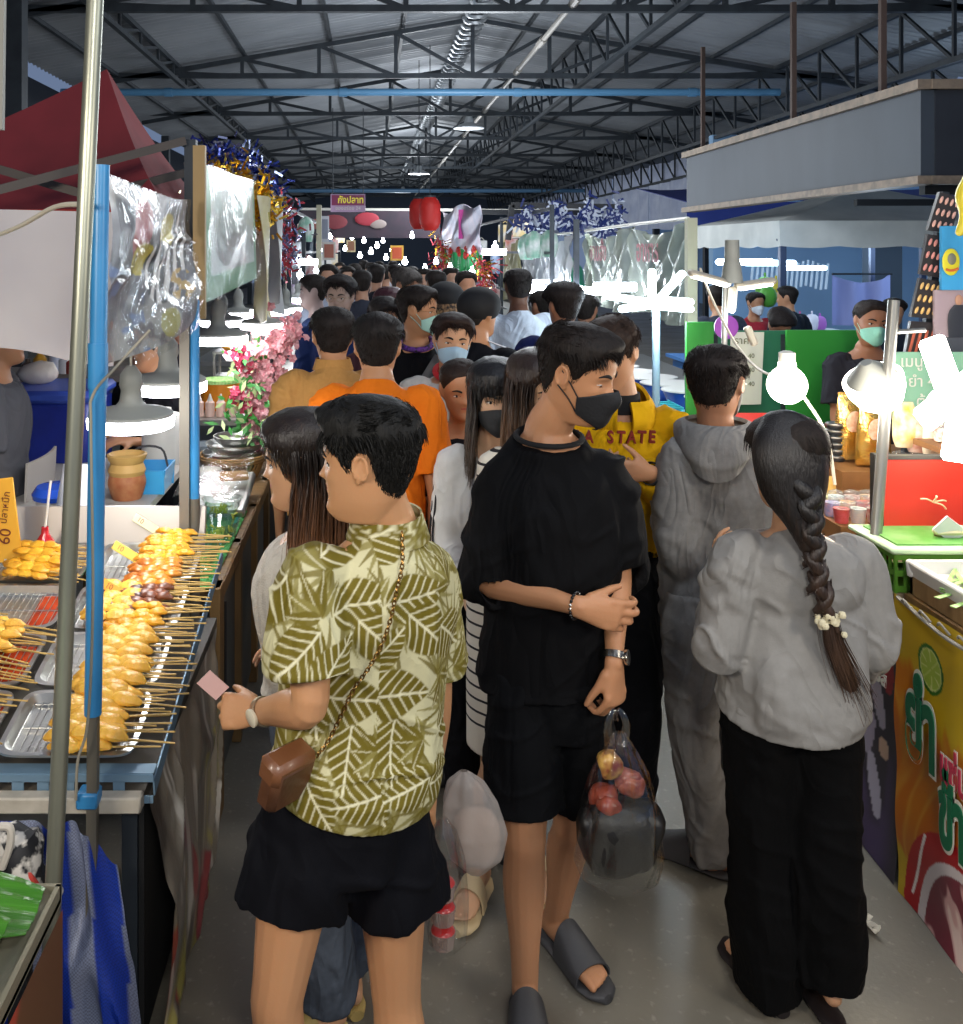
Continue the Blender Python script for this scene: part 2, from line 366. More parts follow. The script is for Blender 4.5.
def drape_strands(style,n,zend,spread=1.0,seed=3,fwd=.0,k=12,amin=45,out=.018,zj=.04,back_only=False,pull=0.0,wave=.004):
 """long hair: from the scalp down over the head, then falling to zend (head space)"""
 rg=np.random.default_rng(seed);a=rg.uniform(R(amin),2*math.pi-R(amin),n);a=(a+math.pi)%(2*math.pi)-math.pi
 hs0=rg.uniform(.62,.97,n);off=rg.uniform(.004,1,n)*out
 pts=[];kk=5
 for i in range(kk):
  h=hs0+(.40-hs0)*i/(kk-1);pts.append(head_surf(a,h,feat=False,off=off*sstep(-.3,1,i/(kk-1))+.006))
 p=pts[-1].copy();z0=p[:,2];ze=zend+rg.normal(size=n)*zj;ph=rg.uniform(0,6.28,n)
 for i in range(1,k-kk+1):
  t=i/(k-kk);q=p.copy();q[:,2]=z0+(ze-z0)*t
  q[:,0]=p[:,0]*(1+(spread-1)*t)+wave*np.sin(ph+t*5);q[:,1]=p[:,1]*(1-.25*t)+fwd*t*sstep(-.05,.06,p[:,1]+.05)-pull*t+wave*np.cos(ph+t*4);pts.append(q)
 return np.stack(pts,1)
def curtain(style,zend,amin=50,spread=1.0,out=.016,fwd=0,na=56,nz=22,pull=0,th=.007,taper=1.0,seed=0):
 """solid sheet of long hair behind the face opening"""
 aa=np.linspace(R(amin),2*math.pi-R(amin),na)
 def fn(U,W):
  A=R(amin)+(2*math.pi-2*R(amin))*U;A=(A+math.pi)%(2*math.pi)-math.pi
  hh=np.where(W<.35,.9+(.38-.9)*W/.35,.38);P=head_surf(A,hh,feat=False,off=out*(.6+.4*sstep(0,.35,W)))
  t=np.clip((W-.35)/.65,0,1);z0=P[...,2]
  P[...,2]=z0+(zend+.015*np.sin(A*9)-z0)*t
  nz_=(fbm(np.stack([A*7,A*0,t*1.5],-1).reshape(-1,3),seed,2).reshape(A.shape)-.5)
  P[...,0]=P[...,0]*(1+(spread-1)*t)*(1-(1-taper)*t**2)+nz_*.012*t;P[...,1]=P[...,1]*(1-.25*t)+fwd*t*sstep(-.05,.06,P[...,1]+.05)-pull*t+nz_*.014
  return P[...,0],P[...,1],P[...,2]
 m=MB();m.grid(fn,na,nz,th=th); return m.verts(),m.f
def mask_surf(n=36,nv=18,top=.455,w=68):
 def fn(U,W):
  a=R(-w)+R(2*w)*U;e=np.abs(a)/R(w)
  ht=top-.115*e**1.3;hb=-.012+.17*e**1.5;h=hb+(ht-hb)*W
  P=head_surf(a,h,feat=False,off=.006)
  tent=.024*np.exp(-(P[...,0]/.020)**2)*np.exp(-((h-.36)/.13)**2)+.010*np.exp(-(P[...,0]/.035)**2)*np.exp(-((h-.2)/.2)**2)
  return P[...,0],P[...,1]+tent,P[...,2]
 m=MB();m.grid(fn,n,nv,th=.0015); return m.verts(),m.f
def hand_mb(mb,w,d,side,pn,curl=(.35,.5,.4),spread=.12,thumb=.6,s=1.0,thumb_side=1,tcurl=.4,fingers=None):
 """w wrist, d towards the fingers, side = towards the thumb, pn = out of the palm"""
 d,pn=nrm(d),nrm(pn);side=nrm(np.asarray(side)-d*np.dot(side,d));pn=nrm(np.cross(d,side))*np.sign(np.dot(np.cross(d,side),pn) or 1)
 w=np.asarray(w,float)
 mb.tube([w-d*.01*s,w+d*.02*s,w+d*.055*s+pn*.002*s,w+d*.088*s],[(.026*s,.020*s),(.031*s,.019*s),(.039*s,.016*s),(.040*s,.012*s)],n=14,hint=side,res=3,cap='round')
 mb.ball(w+d*.035*s+side*.020*s+pn*.010*s,.017*s,n=10);mb.ball(w+d*.04*s-side*.022*s+pn*.007*s,.014*s,n=8)
 offs=[.030,.0105,-.0095,-.029];lens=[(.043,.026,.021),(.048,.030,.022),(.044,.028,.022),(.035,.021,.019)]
 for i,(o,ln) in enumerate(zip(offs,lens)):
  c=curl if fingers is None else fingers[i]
  p=w+d*(.086-.006*abs(i-1))*s+side*o*s;dd=nrm(d+side*spread*(1.2-i)*.7);cur=0;P=[p-dd*.012*s,p];rr=[.0098*s,.0098*s]
  for j in range(3):
   cur+=c[j];v=dd*math.cos(cur)+pn*math.sin(cur);p=p+v*ln[j]*s;P.append(p)
   rr.append((.0086,.0080,.0066)[j]*s*(.9 if i==3 else 1))
  mb.tube(P,rr,n=9,hint=side,res=3,cap='round')
 tb=w+d*.022*s+side*.024*s+pn*.006*s;td=nrm(d*.75+side*thumb+pn*.35);P=[tb,tb+td*.036*s];td2=nrm(td+pn*tcurl*.6+d*.35*tcurl);P.append(P[-1]+td2*.030*s);P.append(P[-1]+nrm(td2+d*.2)*.022*s)
 mb.tube(P,[.0145*s,.0112*s,.0095*s,.0072*s],n=10,res=3,cap='round')
def foot_mb(mb,ankle,d,s=1.0,up=0.0,lift=0.0):
 """ankle joint above the ground, d horizontal toe direction; up lifts the heel"""
 d=nrm(V3(d[0],d[1],0));u=V3(0,0,1);sd=np.cross(d,u);g=V3(ankle[0],ankle[1],lift)
 hz=up
 P=[g-d*.045*s+u*(.030+hz),g-d*.02*s+u*(.040+hz),g+d*.03*s+u*(.045+hz*.8),g+d*.08*s+u*(.036+hz*.45),g+d*.125*s+u*(.024+hz*.15),g+d*.155*s+u*.016]
 mb.tube(P,[(.024*s,.026*s),(.031*s,.036*s),(.033*s,.040*s),(.038*s,.031*s),(.044*s,.020*s),(.042*s,.014*s)],n=14,hint=sd,res=3,cap='round')
 mb.tube([ankle,g-d*.005+u*(.045+hz)],[.034*s,.034*s],n=12,cap='round')
 for k in range(5):
  o=(.030,.013,-.002,-.016,-.029)[k]*s;ln=(.050,.047,.042,.035,.027)[k]*s;r=(.0125,.0095,.009,.0088,.0085)[k]*s
  b=g+d*.148*s+sd*o+u*.016;mb.tube([b-d*.02,b+d*ln*.5+u*.003,b+d*ln],[r,r,r*.85],n=9,hint=sd,cap='round')
def sandal(parent_loc,ankle,d,M,parent,s=1.0,kind='slide',up=0.0):
 d=nrm(V3(d[0],d[1],0));sd=np.cross(d,V3(0,0,1));g=V3(ankle[0],ankle[1],0);m=MB()
 def fn(U,W,z):
  pass
 t=np.linspace(0,1,15);wl=np.interp(t,[0,.12,.35,.6,.8,.93,1],[.020,.038,.040,.047,.055,.042,.016])*s
 L0,L1=-.070*s,.222*s
 top,bot=[],[]
 for q,wd in zip(t,wl):
  c=g+d*(L0+(L1-L0)*q);hz=up*max(0,1-q*1.15)
  top.append((c,wd,.024+hz+(.006 if q<.1 else 0)));
 P=[c+V3(0,0,z/2+(up*max(0,1-q*1.15))/2) for (c,wd,z),q in zip(top,t)]
 m.tube([c+V3(0,0,.013+up*max(0,1-q*1.15)) for (c,wd,z),q in zip(top,t)],[(wd,.013) for c,wd,z in top],n=16,hint=sd,res=2,cap='flat')
 o=m.build('sandal',M,parent,abs_=True)
 m=MB();v0=(.36,.74) if kind=='slide' else (.42,.58)
 def strap(U,W):
  a=math.pi*U;q=v0[0]+(v0[1]-v0[0])*W+.0*U;hz=up*np.clip(1-q*1.15,0,1);wd=np.interp(q,[0,.35,.62,.8],[.042,.047,.056,.058])*s;hh=np.interp(q,[0,.3,.45,.62,.75],[.125,.120,.102,.076,.060])
  c=L0+(L1-L0)*(q+.05);x=-np.cos(a)*wd;z=.018+hz+np.sin(a)**.75*(hh-.018)
  return g[0]+d[0]*c+sd[0]*x,g[1]+d[1]*c+sd[1]*x,z
 m.grid(strap,19,10,th=.005);m.build('sandal_strap',M,o,abs_=False).location=(0,0,0)
 st=o.children[0];off=wloc(parent);st.data.transform(Matrix.Translation([-float(x) for x in off])); return o
def torso_rings(hipc,neckb,sh_ax,fwd,W,extra=0.0,hem=0.0,belly=0.0):
 pass
class Person:
 """joints J in world space: hip, neck (base), head, sL sR eL eR wL wR (L/R are the figure's own sides), hL hR kL kR aL aR"""
 def __init__(s,J,yaw,label,group=None,skin='#b98a68',voxel=.006,bulk=1.0,fem=False,head=None,hs=1.0,name='person',lip=True):
  s.J={k:np.asarray(v,float) for k,v in J.items()};s.yaw=yaw;s.f=V3(-math.sin(R(yaw)),math.cos(R(yaw)),0);s.r=V3(math.cos(R(yaw)),math.sin(R(yaw)),0)
  s.vx=voxel;s.b=bulk;s.fem=fem;s.skinc=skin
  base=(s.J['aL']+s.J['aR'])/2;base[2]=0
  s.o=empty(name,base,label,'person',group);s.base=base
  hd=dict(yaw=yaw,pitch=0,roll=0);hd.update(head or {});s.hd=hd;s.hs=hs
  s.M=headM(s.J['head'],hd['yaw'],hd['pitch'],hd['roll'],hs)
  s.skin=mat('skin_'+skin[1:],skin,rough=.47,c2=skin_dark(skin),nscale=5,namt=1.6,bump=.06,bscale=160,sss=.10,spec=.35)
 def add(s,mb,name,m,smooth=True,parent=None,**k):
  p=parent or s.o;o=mb.build(name,m,p,smooth=smooth,**k);o.data.transform(Matrix.Translation([-float(x) for x in s.base])); return o
 def hadd(s,v,f,name,m,parent=None,**k):
  return raw_obj(name,xf(s.M,v)-s.base,f,m,parent or s.o,**k)
 def body(s,hands=None,feet=None,legs=True,slim=1.0):
  J,b=s.J,s.b;mb=MB();r,fw=s.r,s.f
  fem=s.fem;up=V3(0,0,1);hip,nk=J['hip'],J['neck']
  sp= lambda t,dy=0:hip+(nk-hip)*t+fw*dy
  rg=[(-.16,.09,.075,0),(-.06,.13,.085,-.01),(.08,.135,.09,-.008),(.32,(.118 if fem else .135),.088,.0),(.55,.135 if fem else .148,.10,.012),(.75,.135 if fem else .152,.10,.0),(.9,.115,.08,-.012),(1.0,.055,.052,-.015)]
  mb.tube([sp(t,dy) for t,w,d,dy in rg],[(w*b,d*b) for t,w,d,dy in rg],n=20,hint=r,res=3,cap='round')
  hm=s.M;nt=xf(hm,np.array([[0,-.018,-.035]]))[0];nm=(nk+nt)/2+fw*.002
  nr=.046 if fem else .054
  mb.tube([nk-up*.04,nk+up*.01,nm,nt],[(nr*1.35,nr*1.2),(nr*1.12,nr*1.05),(nr,nr),(nr*.98,nr)],n=16,hint=r,res=3,cap='round')
  head_mb(mb,hm)
  a=.86 if fem else 1.0
  for q in 'LR':
   sh,el,wr=J['s'+q],J['e'+q],J['w'+q];ins=nk+(sh-nk)*.35-up*.035
   mb.tube([ins-up*.01,sh-up*.006,sh+(el-sh)*.35,sh+(el-sh)*.75,el,el+(wr-el)*.3,el+(wr-el)*.7,wr],[.040*a,.049*a*b,.046*a*b,.040*a*b,.036*a*b,.038*a*b,(.030*a,.026*a),(.026*a,.020*a)],n=14,hint=None,res=3,cap='round')
   if legs:
    h,k,an=J['h'+q],J['k'+q],J['a'+q];ca=-fw
    mb.tube([h+up*.06,h-up*.02,h+(k-h)*.45,k+(h-k)*.12,k,k+(an-k)*.12+ca*.006,k+(an-k)*.33+ca*.016,k+(an-k)*.7+ca*.004,an],[(.062*b,.07*b),(.076*b,.082*b),(.072*b,.077*b),(.056*b,.058*b),.053*b*slim,.051*b*slim,(.054*b*slim,.056*b*slim),(.038*b*slim,.040*b*slim),.033*slim],n=16,hint=r,res=3,cap='round')
  hands=hands or {}
  for q in 'LR':
   hd=hands.get(q,{})
   if hd is None:continue
   wr=J['w'+q];d=hd.get('d',nrm(wr-J['e'+q]));side=hd.get('side',fw);pn=hd.get('pn',r if q=='L' else -r)
   kw={k:v for k,v in hd.items() if k not in ('d','side','pn')}
   hand_mb(mb,wr,d,side,pn,s=(.9 if fem else 1.0)*kw.pop('s',1.0),**kw)
  if legs:
   for q in 'LR':
    ft=(feet or {}).get(q,{});foot_mb(mb,J['a'+q],ft.get('d',fw),s=.9 if fem else 1.0,up=ft.get('up',0),lift=ft.get('lift',.02))
  v,n,f=remeshed(mb,s.vx,2,s.base)
  iM=np.linalg.inv(hm);loc=xf(iM,v+s.base);h=loc[:,2]/HH+.5
  lip=(np.abs(h-.283)<.036*(1-(np.abs(loc[:,0])/.026)**2))&(np.abs(loc[:,0])<.025)&(loc[:,1]>.06)
  if s.vx<.0075:
   fi=np.array(f);mi=lip[fi].sum(1)>=3
  else :mi=None
  lips=mat('lips','#a8574e',rough=.4)
  s.bo=raw_obj('body',v,f,[s.skin,lips],s.o,mi=None if mi is None else mi.astype(int)); return s
 def face(s,eyes=True,brow=True,look=0,lower=0.0,detail=True,brow_c='#15100d'):
  if eyes:
   ew,ei,br=mat('eye_white','#d9d4cc',rough=.25),mat('iris','#1c0f0a',rough=.15),mat('brow',brow_c,rough=.8)
   lash=mat('lash','#120b08',rough=.8)
   for sg in (-1,1):
    p=face_point(sg*.031,.498);m=MB();m.ball(p+V3(0,-.0078,0),(.0145,.0105,.0056*(1-.8*lower)),n=14)
    e=s.hadd(m.verts(),m.f,'eye',ew)
    m=MB();m.ball(p+V3(look*.006,.0008,-.002*lower),(.0056,.0024,.0052*(1-.75*lower)),n=12);s.hadd(m.verts(),m.f,'iris',ei,parent=e)
    m=MB();P=[face_point(sg*x,h,.0012) for x,h in ((.018,.496),(.024,.515),(.031,.522),(.039,.516),(.046,.500))]
    P=[q_-V3(0,0,.012*lower) for q_ in P]
    m.tube(P,[.0009,.0016,.0019,.0019,.001],n=6,res=3);s.hadd(m.verts(),m.f,'eyelash',lash,parent=e)
    if brow:
     m=MB();P=[face_point(sg*x,h,.001) for x,h in ((.014,.578),(.025,.600),(.037,.604),(.050,.585))]
     m.tube(P,[(.0035,.002),(.0044,.002),(.0036,.002),(.0012,.001)],n=7,hint=(0,0,1),res=3);s.hadd(m.verts(),m.f,'eyebrow',br)
  return s
 def hair(s,style='short',c='#0d0b0a',c2='#2a2320',thick=.018,front=.008,n=2500,L=.03,comb=None,length=None,amin=52,spread=1.15,fwd=0.,seed=1,lift=.35,rough=.004,side=1.0,pull=0,tips=None,out=.018,fade=None,strand_w=.0022,zj=.03,dn=1100,hug=.8):
  hm=mat('hair_'+c[1:]+(tips or '')[1:],c,rough=.62,c2=c2,nscale=30,namt=1.2,stretch=(3,3,.5),bump=.35,bscale=90,bstretch=(3,3,.5),spec=.22)
  if tips:hm=gradient_hair('hairg_'+c[1:]+tips[1:],c,tips,float(s.M[2,3]+.02),float(s.M[2,3]+(length or -.3)))
  m=MB();v,f=hair_shell(style,thick,front,seed=seed,rough=rough,side=side);m.add(v,f)
  if length is not None:
   v2,f2=curtain(style,length,amin,spread,out=out*.8,fwd=fwd,pull=pull,seed=seed);m.add(v2,f2)
  cb=comb or ( lambda P,a,h:np.stack([P[:,0]*.4,np.where(h>.72,.9,-.15)+0*a,np.where(h>.8,.2,-1.2)],1))
  if n:m.strips(strands(style,n,L,cb,thick,seed,lift,vmax=.97,hug=hug),strand_w,.0006)
  if length is not None and dn:m.strips(drape_strands(style,dn,length,spread,seed+5,fwd,amin=amin-4,out=out,pull=pull,zj=zj),.0042,.0012)
  s.ho=s.hadd(m.verts(),m.f,'hair',hm);s.hm=hm
  if fade:
   pass
  return s
 def mask(s,c='#111214',loops=True,top=.455,rough=.7):
  m_=mat('mask_'+c[1:],c,rough=rough,bump=.15,bscale=120)
  v,f=mask_surf(top=top);o=s.hadd(v,f,'face_mask',m_);
  if loops:
   for sg in (-1,1):
    m=MB()
    for h0,h1,y1 in ((.335,.58,-.010),(.155,.42,-.014)):
     a=R(66)*sg;p0=head_surf(a,h0,feat=False,off=.006);p1=V3(sg*.083,y1,(h1-.5)*HH);pm=head_surf(R(80)*sg,(h0+h1)/2,feat=False,off=.004)
     m.tube([p0,pm,p1],.0016,n=6,res=4)
    s.hadd(m.verts(),m.f,'ear_loop',m_,parent=o)
  return s
 def glasses(s,c='#1a1a1c',r=.019,rim=.0011):
  m=MB();g=mat('glasses_rim',c,rough=.3,metal=.6)
  for sg in (-1,1):
   P=[face_point(0,.5)*V3(0,0,0)+V3(sg*.032+r*1.15*math.cos(t),.098,(.485-.5)*HH+r*.85*math.sin(t)) for t in np.linspace(0,2*math.pi,16,endpoint=False)]
   m.tube(P,rim,n=6,closed=True,res=1)
   m.tube([V3(sg*.054,.097,.002),V3(sg*.072,.07,.006),V3(sg*.083,.0,.010)],rim,n=6)
  m.tube([V3(-.010,.099,.0),V3(0,.1005,.003),V3(.010,.099,.0)],rim,n=6);s.hadd(m.verts(),m.f,'glasses',g); return s
 def top(s,c,sleeve='short',hem=-.10,loose=1.0,vx=None,c2=None,name='shirt',amp=.006,sl_end=None,sl_r=None,color=None,hem_w=None,bulk_arm=1.0,neck_r=.062,neck_h=-.005,m_=None,cuff=False,rough=.85,seed=0,hem_d=None,attr=False,bias=None,waist=None,hem_tuck=False,fold=(7,7,2.2),bump=.12,mats=None,sh_r=None,hair_spec=.5):
  """upper garment; hem is metres below the hip joint centre (negative = below)"""
  J=s.J;r,fw,up=s.r,s.f,V3(0,0,1);b=s.b*loose;hip,nk=J['hip'],J['neck'];Ls=np.linalg.norm(nk-hip);ax=nrm(nk-hip)
  hz=hem/Ls;fem=s.fem
  hw=(hem_w or (.175 if not fem else .165))*b;hd_=(hem_d or .138)*b
  wst=(waist or (.165 if not fem else .150))*b
  pts=[(hz,hw,hd_,0),(hz*.4+.05,(hw+wst)/2,hd_*.98,-.005),(.30,wst,.118*b,.004),(.55,.172*b if not fem else .155*b,.125*b,.012 if not fem else .022),(.74,.175*b if not fem else .155*b,.122*b,.002),(.88,.14*b,.098*b,-.014),(.975,neck_r*1.30,neck_r*1.12,-.012),(1.0,neck_r,neck_r*.95,-.008)]
  pp=[hip+(nk+up*neck_h-hip)*t+fw*dy for t,w,d,dy in pts]
  mb=MB();rr=[(w,d) for t,w,d,dy in pts]
  if bias is not None:pp[0]=pp[0]+bias
  mb.tube(pp[::-1],rr[::-1],n=28,hint=r,res=4,cap='hollow')
  for q in 'LR':
   sh,el,wr=J['s'+q],J['e'+q],J['w'+q];ins=nk+(sh-nk)*.45-up*.035;k=bulk_arm*(1 if not fem else .9)
   sr=sh_r or .056*k*b
   if sleeve=='short':e=sl_end if sl_end is not None else .72;P=[ins-up*.012,sh-up*.004,sh+(el-sh)*e*.5,sh+(el-sh)*e];rd=[.044*b,sr,.068*k*b,(sl_r or .071*k)*b]
   elif sleeve=='half':e=sl_end if sl_end is not None else .15;P=[ins-up*.012,sh-up*.004,sh+(el-sh)*.5,el,el+(wr-el)*e];rd=[.044*b,sr,.070*k*b,(sl_r or .082*k)*b,(sl_r or .084*k)*b]
   elif sleeve=='long':e=sl_end if sl_end is not None else .97;P=[ins-up*.012,sh-up*.004,sh+(el-sh)*.5,el,el+(wr-el)*.4,el+(wr-el)*.8,el+(wr-el)*e];rd=[.044*b,sr,.060*k*b,.057*k*b,.053*k*b,.047*k*b,.036*k*b if cuff else .042*k*b]
   else :P=None
   if P:mb.tube(P,rd,n=20,res=4,cap='hollow')
  v,n,f=remeshed(mb,vx or s.vx*1.15,4,s.base)
  w=v+s.base;loc=(w-hip);low=1-np.clip((w[:,2]-hip[2])/Ls,0,1)
  q=np.stack([loc@r,loc@fw,loc[:,2]],1)
  rid=ridge(q*fold+seed*3.1,seed)
  q2=q@np.array(Euler((0,.6,0)).to_matrix());nz2=ridge(q2*[5,8,13]+seed,seed+9)
  sleeve_m=sstep(.155*s.b,.20*s.b,np.abs(q[:,0]))
  d=amp*(rid*(.45+.9*low)+nz2*(.35+.5*sleeve_m))
  d=d*sstep(.0,.035,loc@ax-hem)
  v=v+n*d[:,None]
  col=color(q,w,s) if color is not None else None
  mm=mats or m_ or (mat('cloth_attr_%g'%rough,'#888888',rough=rough,attr=True,bump=bump,bscale=220,folds=.5,spec=.2) if col is not None else mat('cloth_%s_%s'%(c[1:],(c2 or '')[1:]),c,rough=rough,c2=c2,nscale=60,namt=1.5,bump=bump,bscale=260,folds=.6,spec=.15))
  s.to=raw_obj(name,v,f,mm,s.o,col=col);s.tm=mm; return s
 def legs(s,c,kind='pants',loose=1.0,length=None,vx=None,c2=None,amp=.006,name=None,flare=None,seed=0,rough=.85,m_=None,top_off=.02,color=None,w_top=None,hem_r=None):
  J=s.J;r,fw,up=s.r,s.f,V3(0,0,1);b=s.b*loose;hip=J['hip'];mb=MB()
  mb.tube([hip+up*(.10+top_off),hip+up*.03,hip-up*.06,hip-up*.13],[(.128*s.b,.090*s.b),(.142*b,.100*b),(.156*b,.112*b),(.140*b,.108*b)],n=24,hint=r,res=3)
  for q in 'LR':
   h,k,a=J['h'+q],J['k'+q],J['a'+q]
   if kind=='shorts':
    e=length if length is not None else .85;P=[h+up*.04,h-up*.05,h+(k-h)*e*.6,h+(k-h)*e];rd=[(.070*b,.085*b),(.084*b,.102*b),(.094*b,.105*b),(hem_r or .106)*b]
   else :
    e=length if length is not None else .97;fl=flare or .068
    P=[h+up*.04,h-up*.05,h+(k-h)*.5,k,k+(a-k)*.5,k+(a-k)*e];rd=[(.070*b,.085*b),(.085*b,.102*b),(.082*b,.094*b),(.5*(.074+fl)*b),(fl+.006)*b,fl*b]
   mb.tube(P,rd,n=20,hint=r,res=4,cap='hollow')
  v,n,f=remeshed(mb,vx or s.vx*1.3,4,s.base);w=v+s.base;q=np.stack([(w-hip)@r,(w-hip)@fw,w[:,2]],1)
  rid=ridge(q*[8,8,2.6]+seed,seed+3);q2=q@np.array(Euler((0,.35,0)).to_matrix());n2=ridge(q2*[5,7,14],seed+5)
  v=v+n*(amp*(rid+.5*n2))[:,None]
  mm=m_ or mat('cloth_%s_%s'%(c[1:],(c2 or '')[1:]),c,rough=rough,c2=c2,nscale=60,namt=1.5,bump=.12,bscale=260,folds=.6,spec=.15)
  s.lo=raw_obj(name or ('shorts' if kind=='shorts' else 'trousers'),v,f,mm,s.o,col=color(q,w,s) if color else None); return s
 def skirt(s,hemz,wr=(.17,.19),c='#eee',m_=None,name='skirt',amp=.004,top=.12):
  hip=s.J['hip'];up=V3(0,0,1);mb=MB();z1=hip[2]+top
  kc=(s.J['kL']+s.J['kR'])/2;hc=V3(kc[0],kc[1],hemz)
  mb.tube([V3(hip[0],hip[1],z1),hip,hc],[(wr[0]*.86,.11),(wr[0],.125),(wr[1],.125)],n=24,hint=s.r,res=5,cap='hollow')
  v,n,f=remeshed(mb,s.vx*1.2,3,s.base);q=v*[12,12,3];v=v+n*(amp*(fbm(q,5,2)-.5)*2)[:,None]
  raw_obj(name,v,f,m_,s.o); return s
 def shoes(s,kind,c,feet=None):
  m_=mat('shoe_'+c[1:],c,rough=.55,bump=.05,bscale=100)
  for q in 'LR':
   ft=(feet or {}).get(q,{});d=ft.get('d',s.f)
   if kind in ('slide','strap'):sandal(None,s.J['a'+q],d,m_,s.o,s=.9 if s.fem else 1.0,kind=kind,up=ft.get('up',0))
   else :
    m=MB();dd=nrm(V3(d[0],d[1],0));g=V3(s.J['a'+q][0],s.J['a'+q][1],0);u=V3(0,0,1)
    m.tube([g-dd*.065+u*.045,g-dd*.02+u*.055,g+dd*.06+u*.05,g+dd*.13+u*.035,g+dd*.19+u*.028],[(.03,.04),(.038,.05),(.042,.046),(.048,.034),(.04,.024)],n=16,hint=np.cross(dd,u),res=3,cap='round');s.add(m,'shoe',m_)
  return s
def ridge(P,seed):
 n=vnoise(P,seed)*.7+vnoise(P*2.1+5,seed+1)*.3; return np.exp(-((n-.5)/.075)**2)*1.5-.5+(n-.5)*1.2
def skin_dark(c):
 c=c.lstrip('#');v=[int(c[i:i+2],16) for i in (0,2,4)]; return '#%02x%02x%02x'%(int(v[0]*.93),int(v[1]*.88),int(v[2]*.84))
def gradient_hair(name,c,tips,z0,z1):
 m=mat(name,c,rough=.42,c2=tips,nscale=1,bump=.35,bscale=90,bstretch=(3,3,.5));nt=m.node_tree;N=nt.nodes;L=nt.links
 ramp=[n for n in N if n.type=='VALTORGB'][0];tc=[n for n in N if n.type=='TEX_COORD'][0]
 sx=N.new('ShaderNodeSeparateXYZ');L.new(tc.outputs['Object'],sx.inputs[0])
 mr=N.new('ShaderNodeMapRange');mr.inputs['From Min'].default_value=z0;mr.inputs['From Max'].default_value=z1;L.new(sx.outputs['Z'],mr.inputs['Value'])
 mp=N.new('ShaderNodeMapping');mp.inputs['Scale'].default_value=(60,60,5);L.new(tc.outputs['Object'],mp.inputs[0]);nz=N.new('ShaderNodeTexNoise');nz.inputs['Scale'].default_value=1.5;L.new(mp.outputs[0],nz.inputs[0])
 ad=N.new('ShaderNodeMath');ad.operation='MULTIPLY_ADD';ad.inputs[1].default_value=.9;L.new(nz.outputs['Fac'],ad.inputs[0]);sb=N.new('ShaderNodeMath');sb.operation='SUBTRACT';sb.inputs[1].default_value=.45
 L.new(mr.outputs[0],sb.inputs[0]);L.new(sb.outputs[0],ad.inputs[2]);L.new(ad.outputs[0],ramp.inputs['Fac']);ramp.color_ramp.elements[0].position=.1;ramp.color_ramp.elements[1].position=.9
 return m
def stance(x,y,h,yaw,fem=False,arms='down',lean=0,step=.0,hunch=0,arm_out=1.0,headpitch=0,wide=None):
 """joints of a standing figure of height h at floor (x,y)"""
 k=h/1.70;f=V3(-math.sin(R(yaw)),math.cos(R(yaw)),0);r=V3(math.cos(R(yaw)),math.sin(R(yaw)),0);g=V3(x,y,0);u=V3(0,0,1)
 sw=(.148 if fem else .168)*k if wide is None else wide
 J=dict(hip=g+u*.93*k,neck=g+u*1.435*k+f*(lean+.0),head=g+u*(h-.122)+f*(lean+.03+hunch))
 J['neck']=g+u*(h-.278)+f*lean
 for q,sg in (('L',-1),('R',1)):
  s_=J['neck']+r*sg*sw-u*.072*k;J['s'+q]=s_
  if arms=='down' or (arms=='half' and q=='L'):e=s_-u*.29*k+r*sg*.045*arm_out-f*.01;w=e-u*.25*k+f*.05+r*sg*.0
  elif arms=='front' or arms=='half':e=s_-u*.28*k+r*sg*.035+f*.03;w=e+f*.21*k+u*.04-r*sg*.09
  elif arms=='phone':e=s_-u*.27*k+r*sg*.02+f*.06;w=e+f*.17*k+u*.13-r*sg*.10
  J['e'+q]=e;J['w'+q]=w
  J['h'+q]=J['hip']+r*sg*.088*k-u*.02;st=step*sg
  J['k'+q]=g+r*sg*.09*k+f*(.02+st*.5)+u*.49*k;J['a'+q]=g+r*sg*.09*k+f*(st-.02)+u*.09
 return J
def leaf_pattern():
 rg=random.Random(5);L=[]
 for kinds,st in (((2,),.085),((1,0,0,1,0),.098)):
  for i in range(int(.9/st)):
   for j in range(int(1.1/st)):
    L.append((-.43+i*st+rg.uniform(-.02,.02)+(st/2 if j%2 else 0),-.25+j*st+rg.uniform(-.02,.02),rg.uniform(0,6.28),kinds[(i*2+j+rg.randint(0,1))%len(kinds)],rg.uniform(1.15,1.5)))
 return L
LEAVES=leaf_pattern()
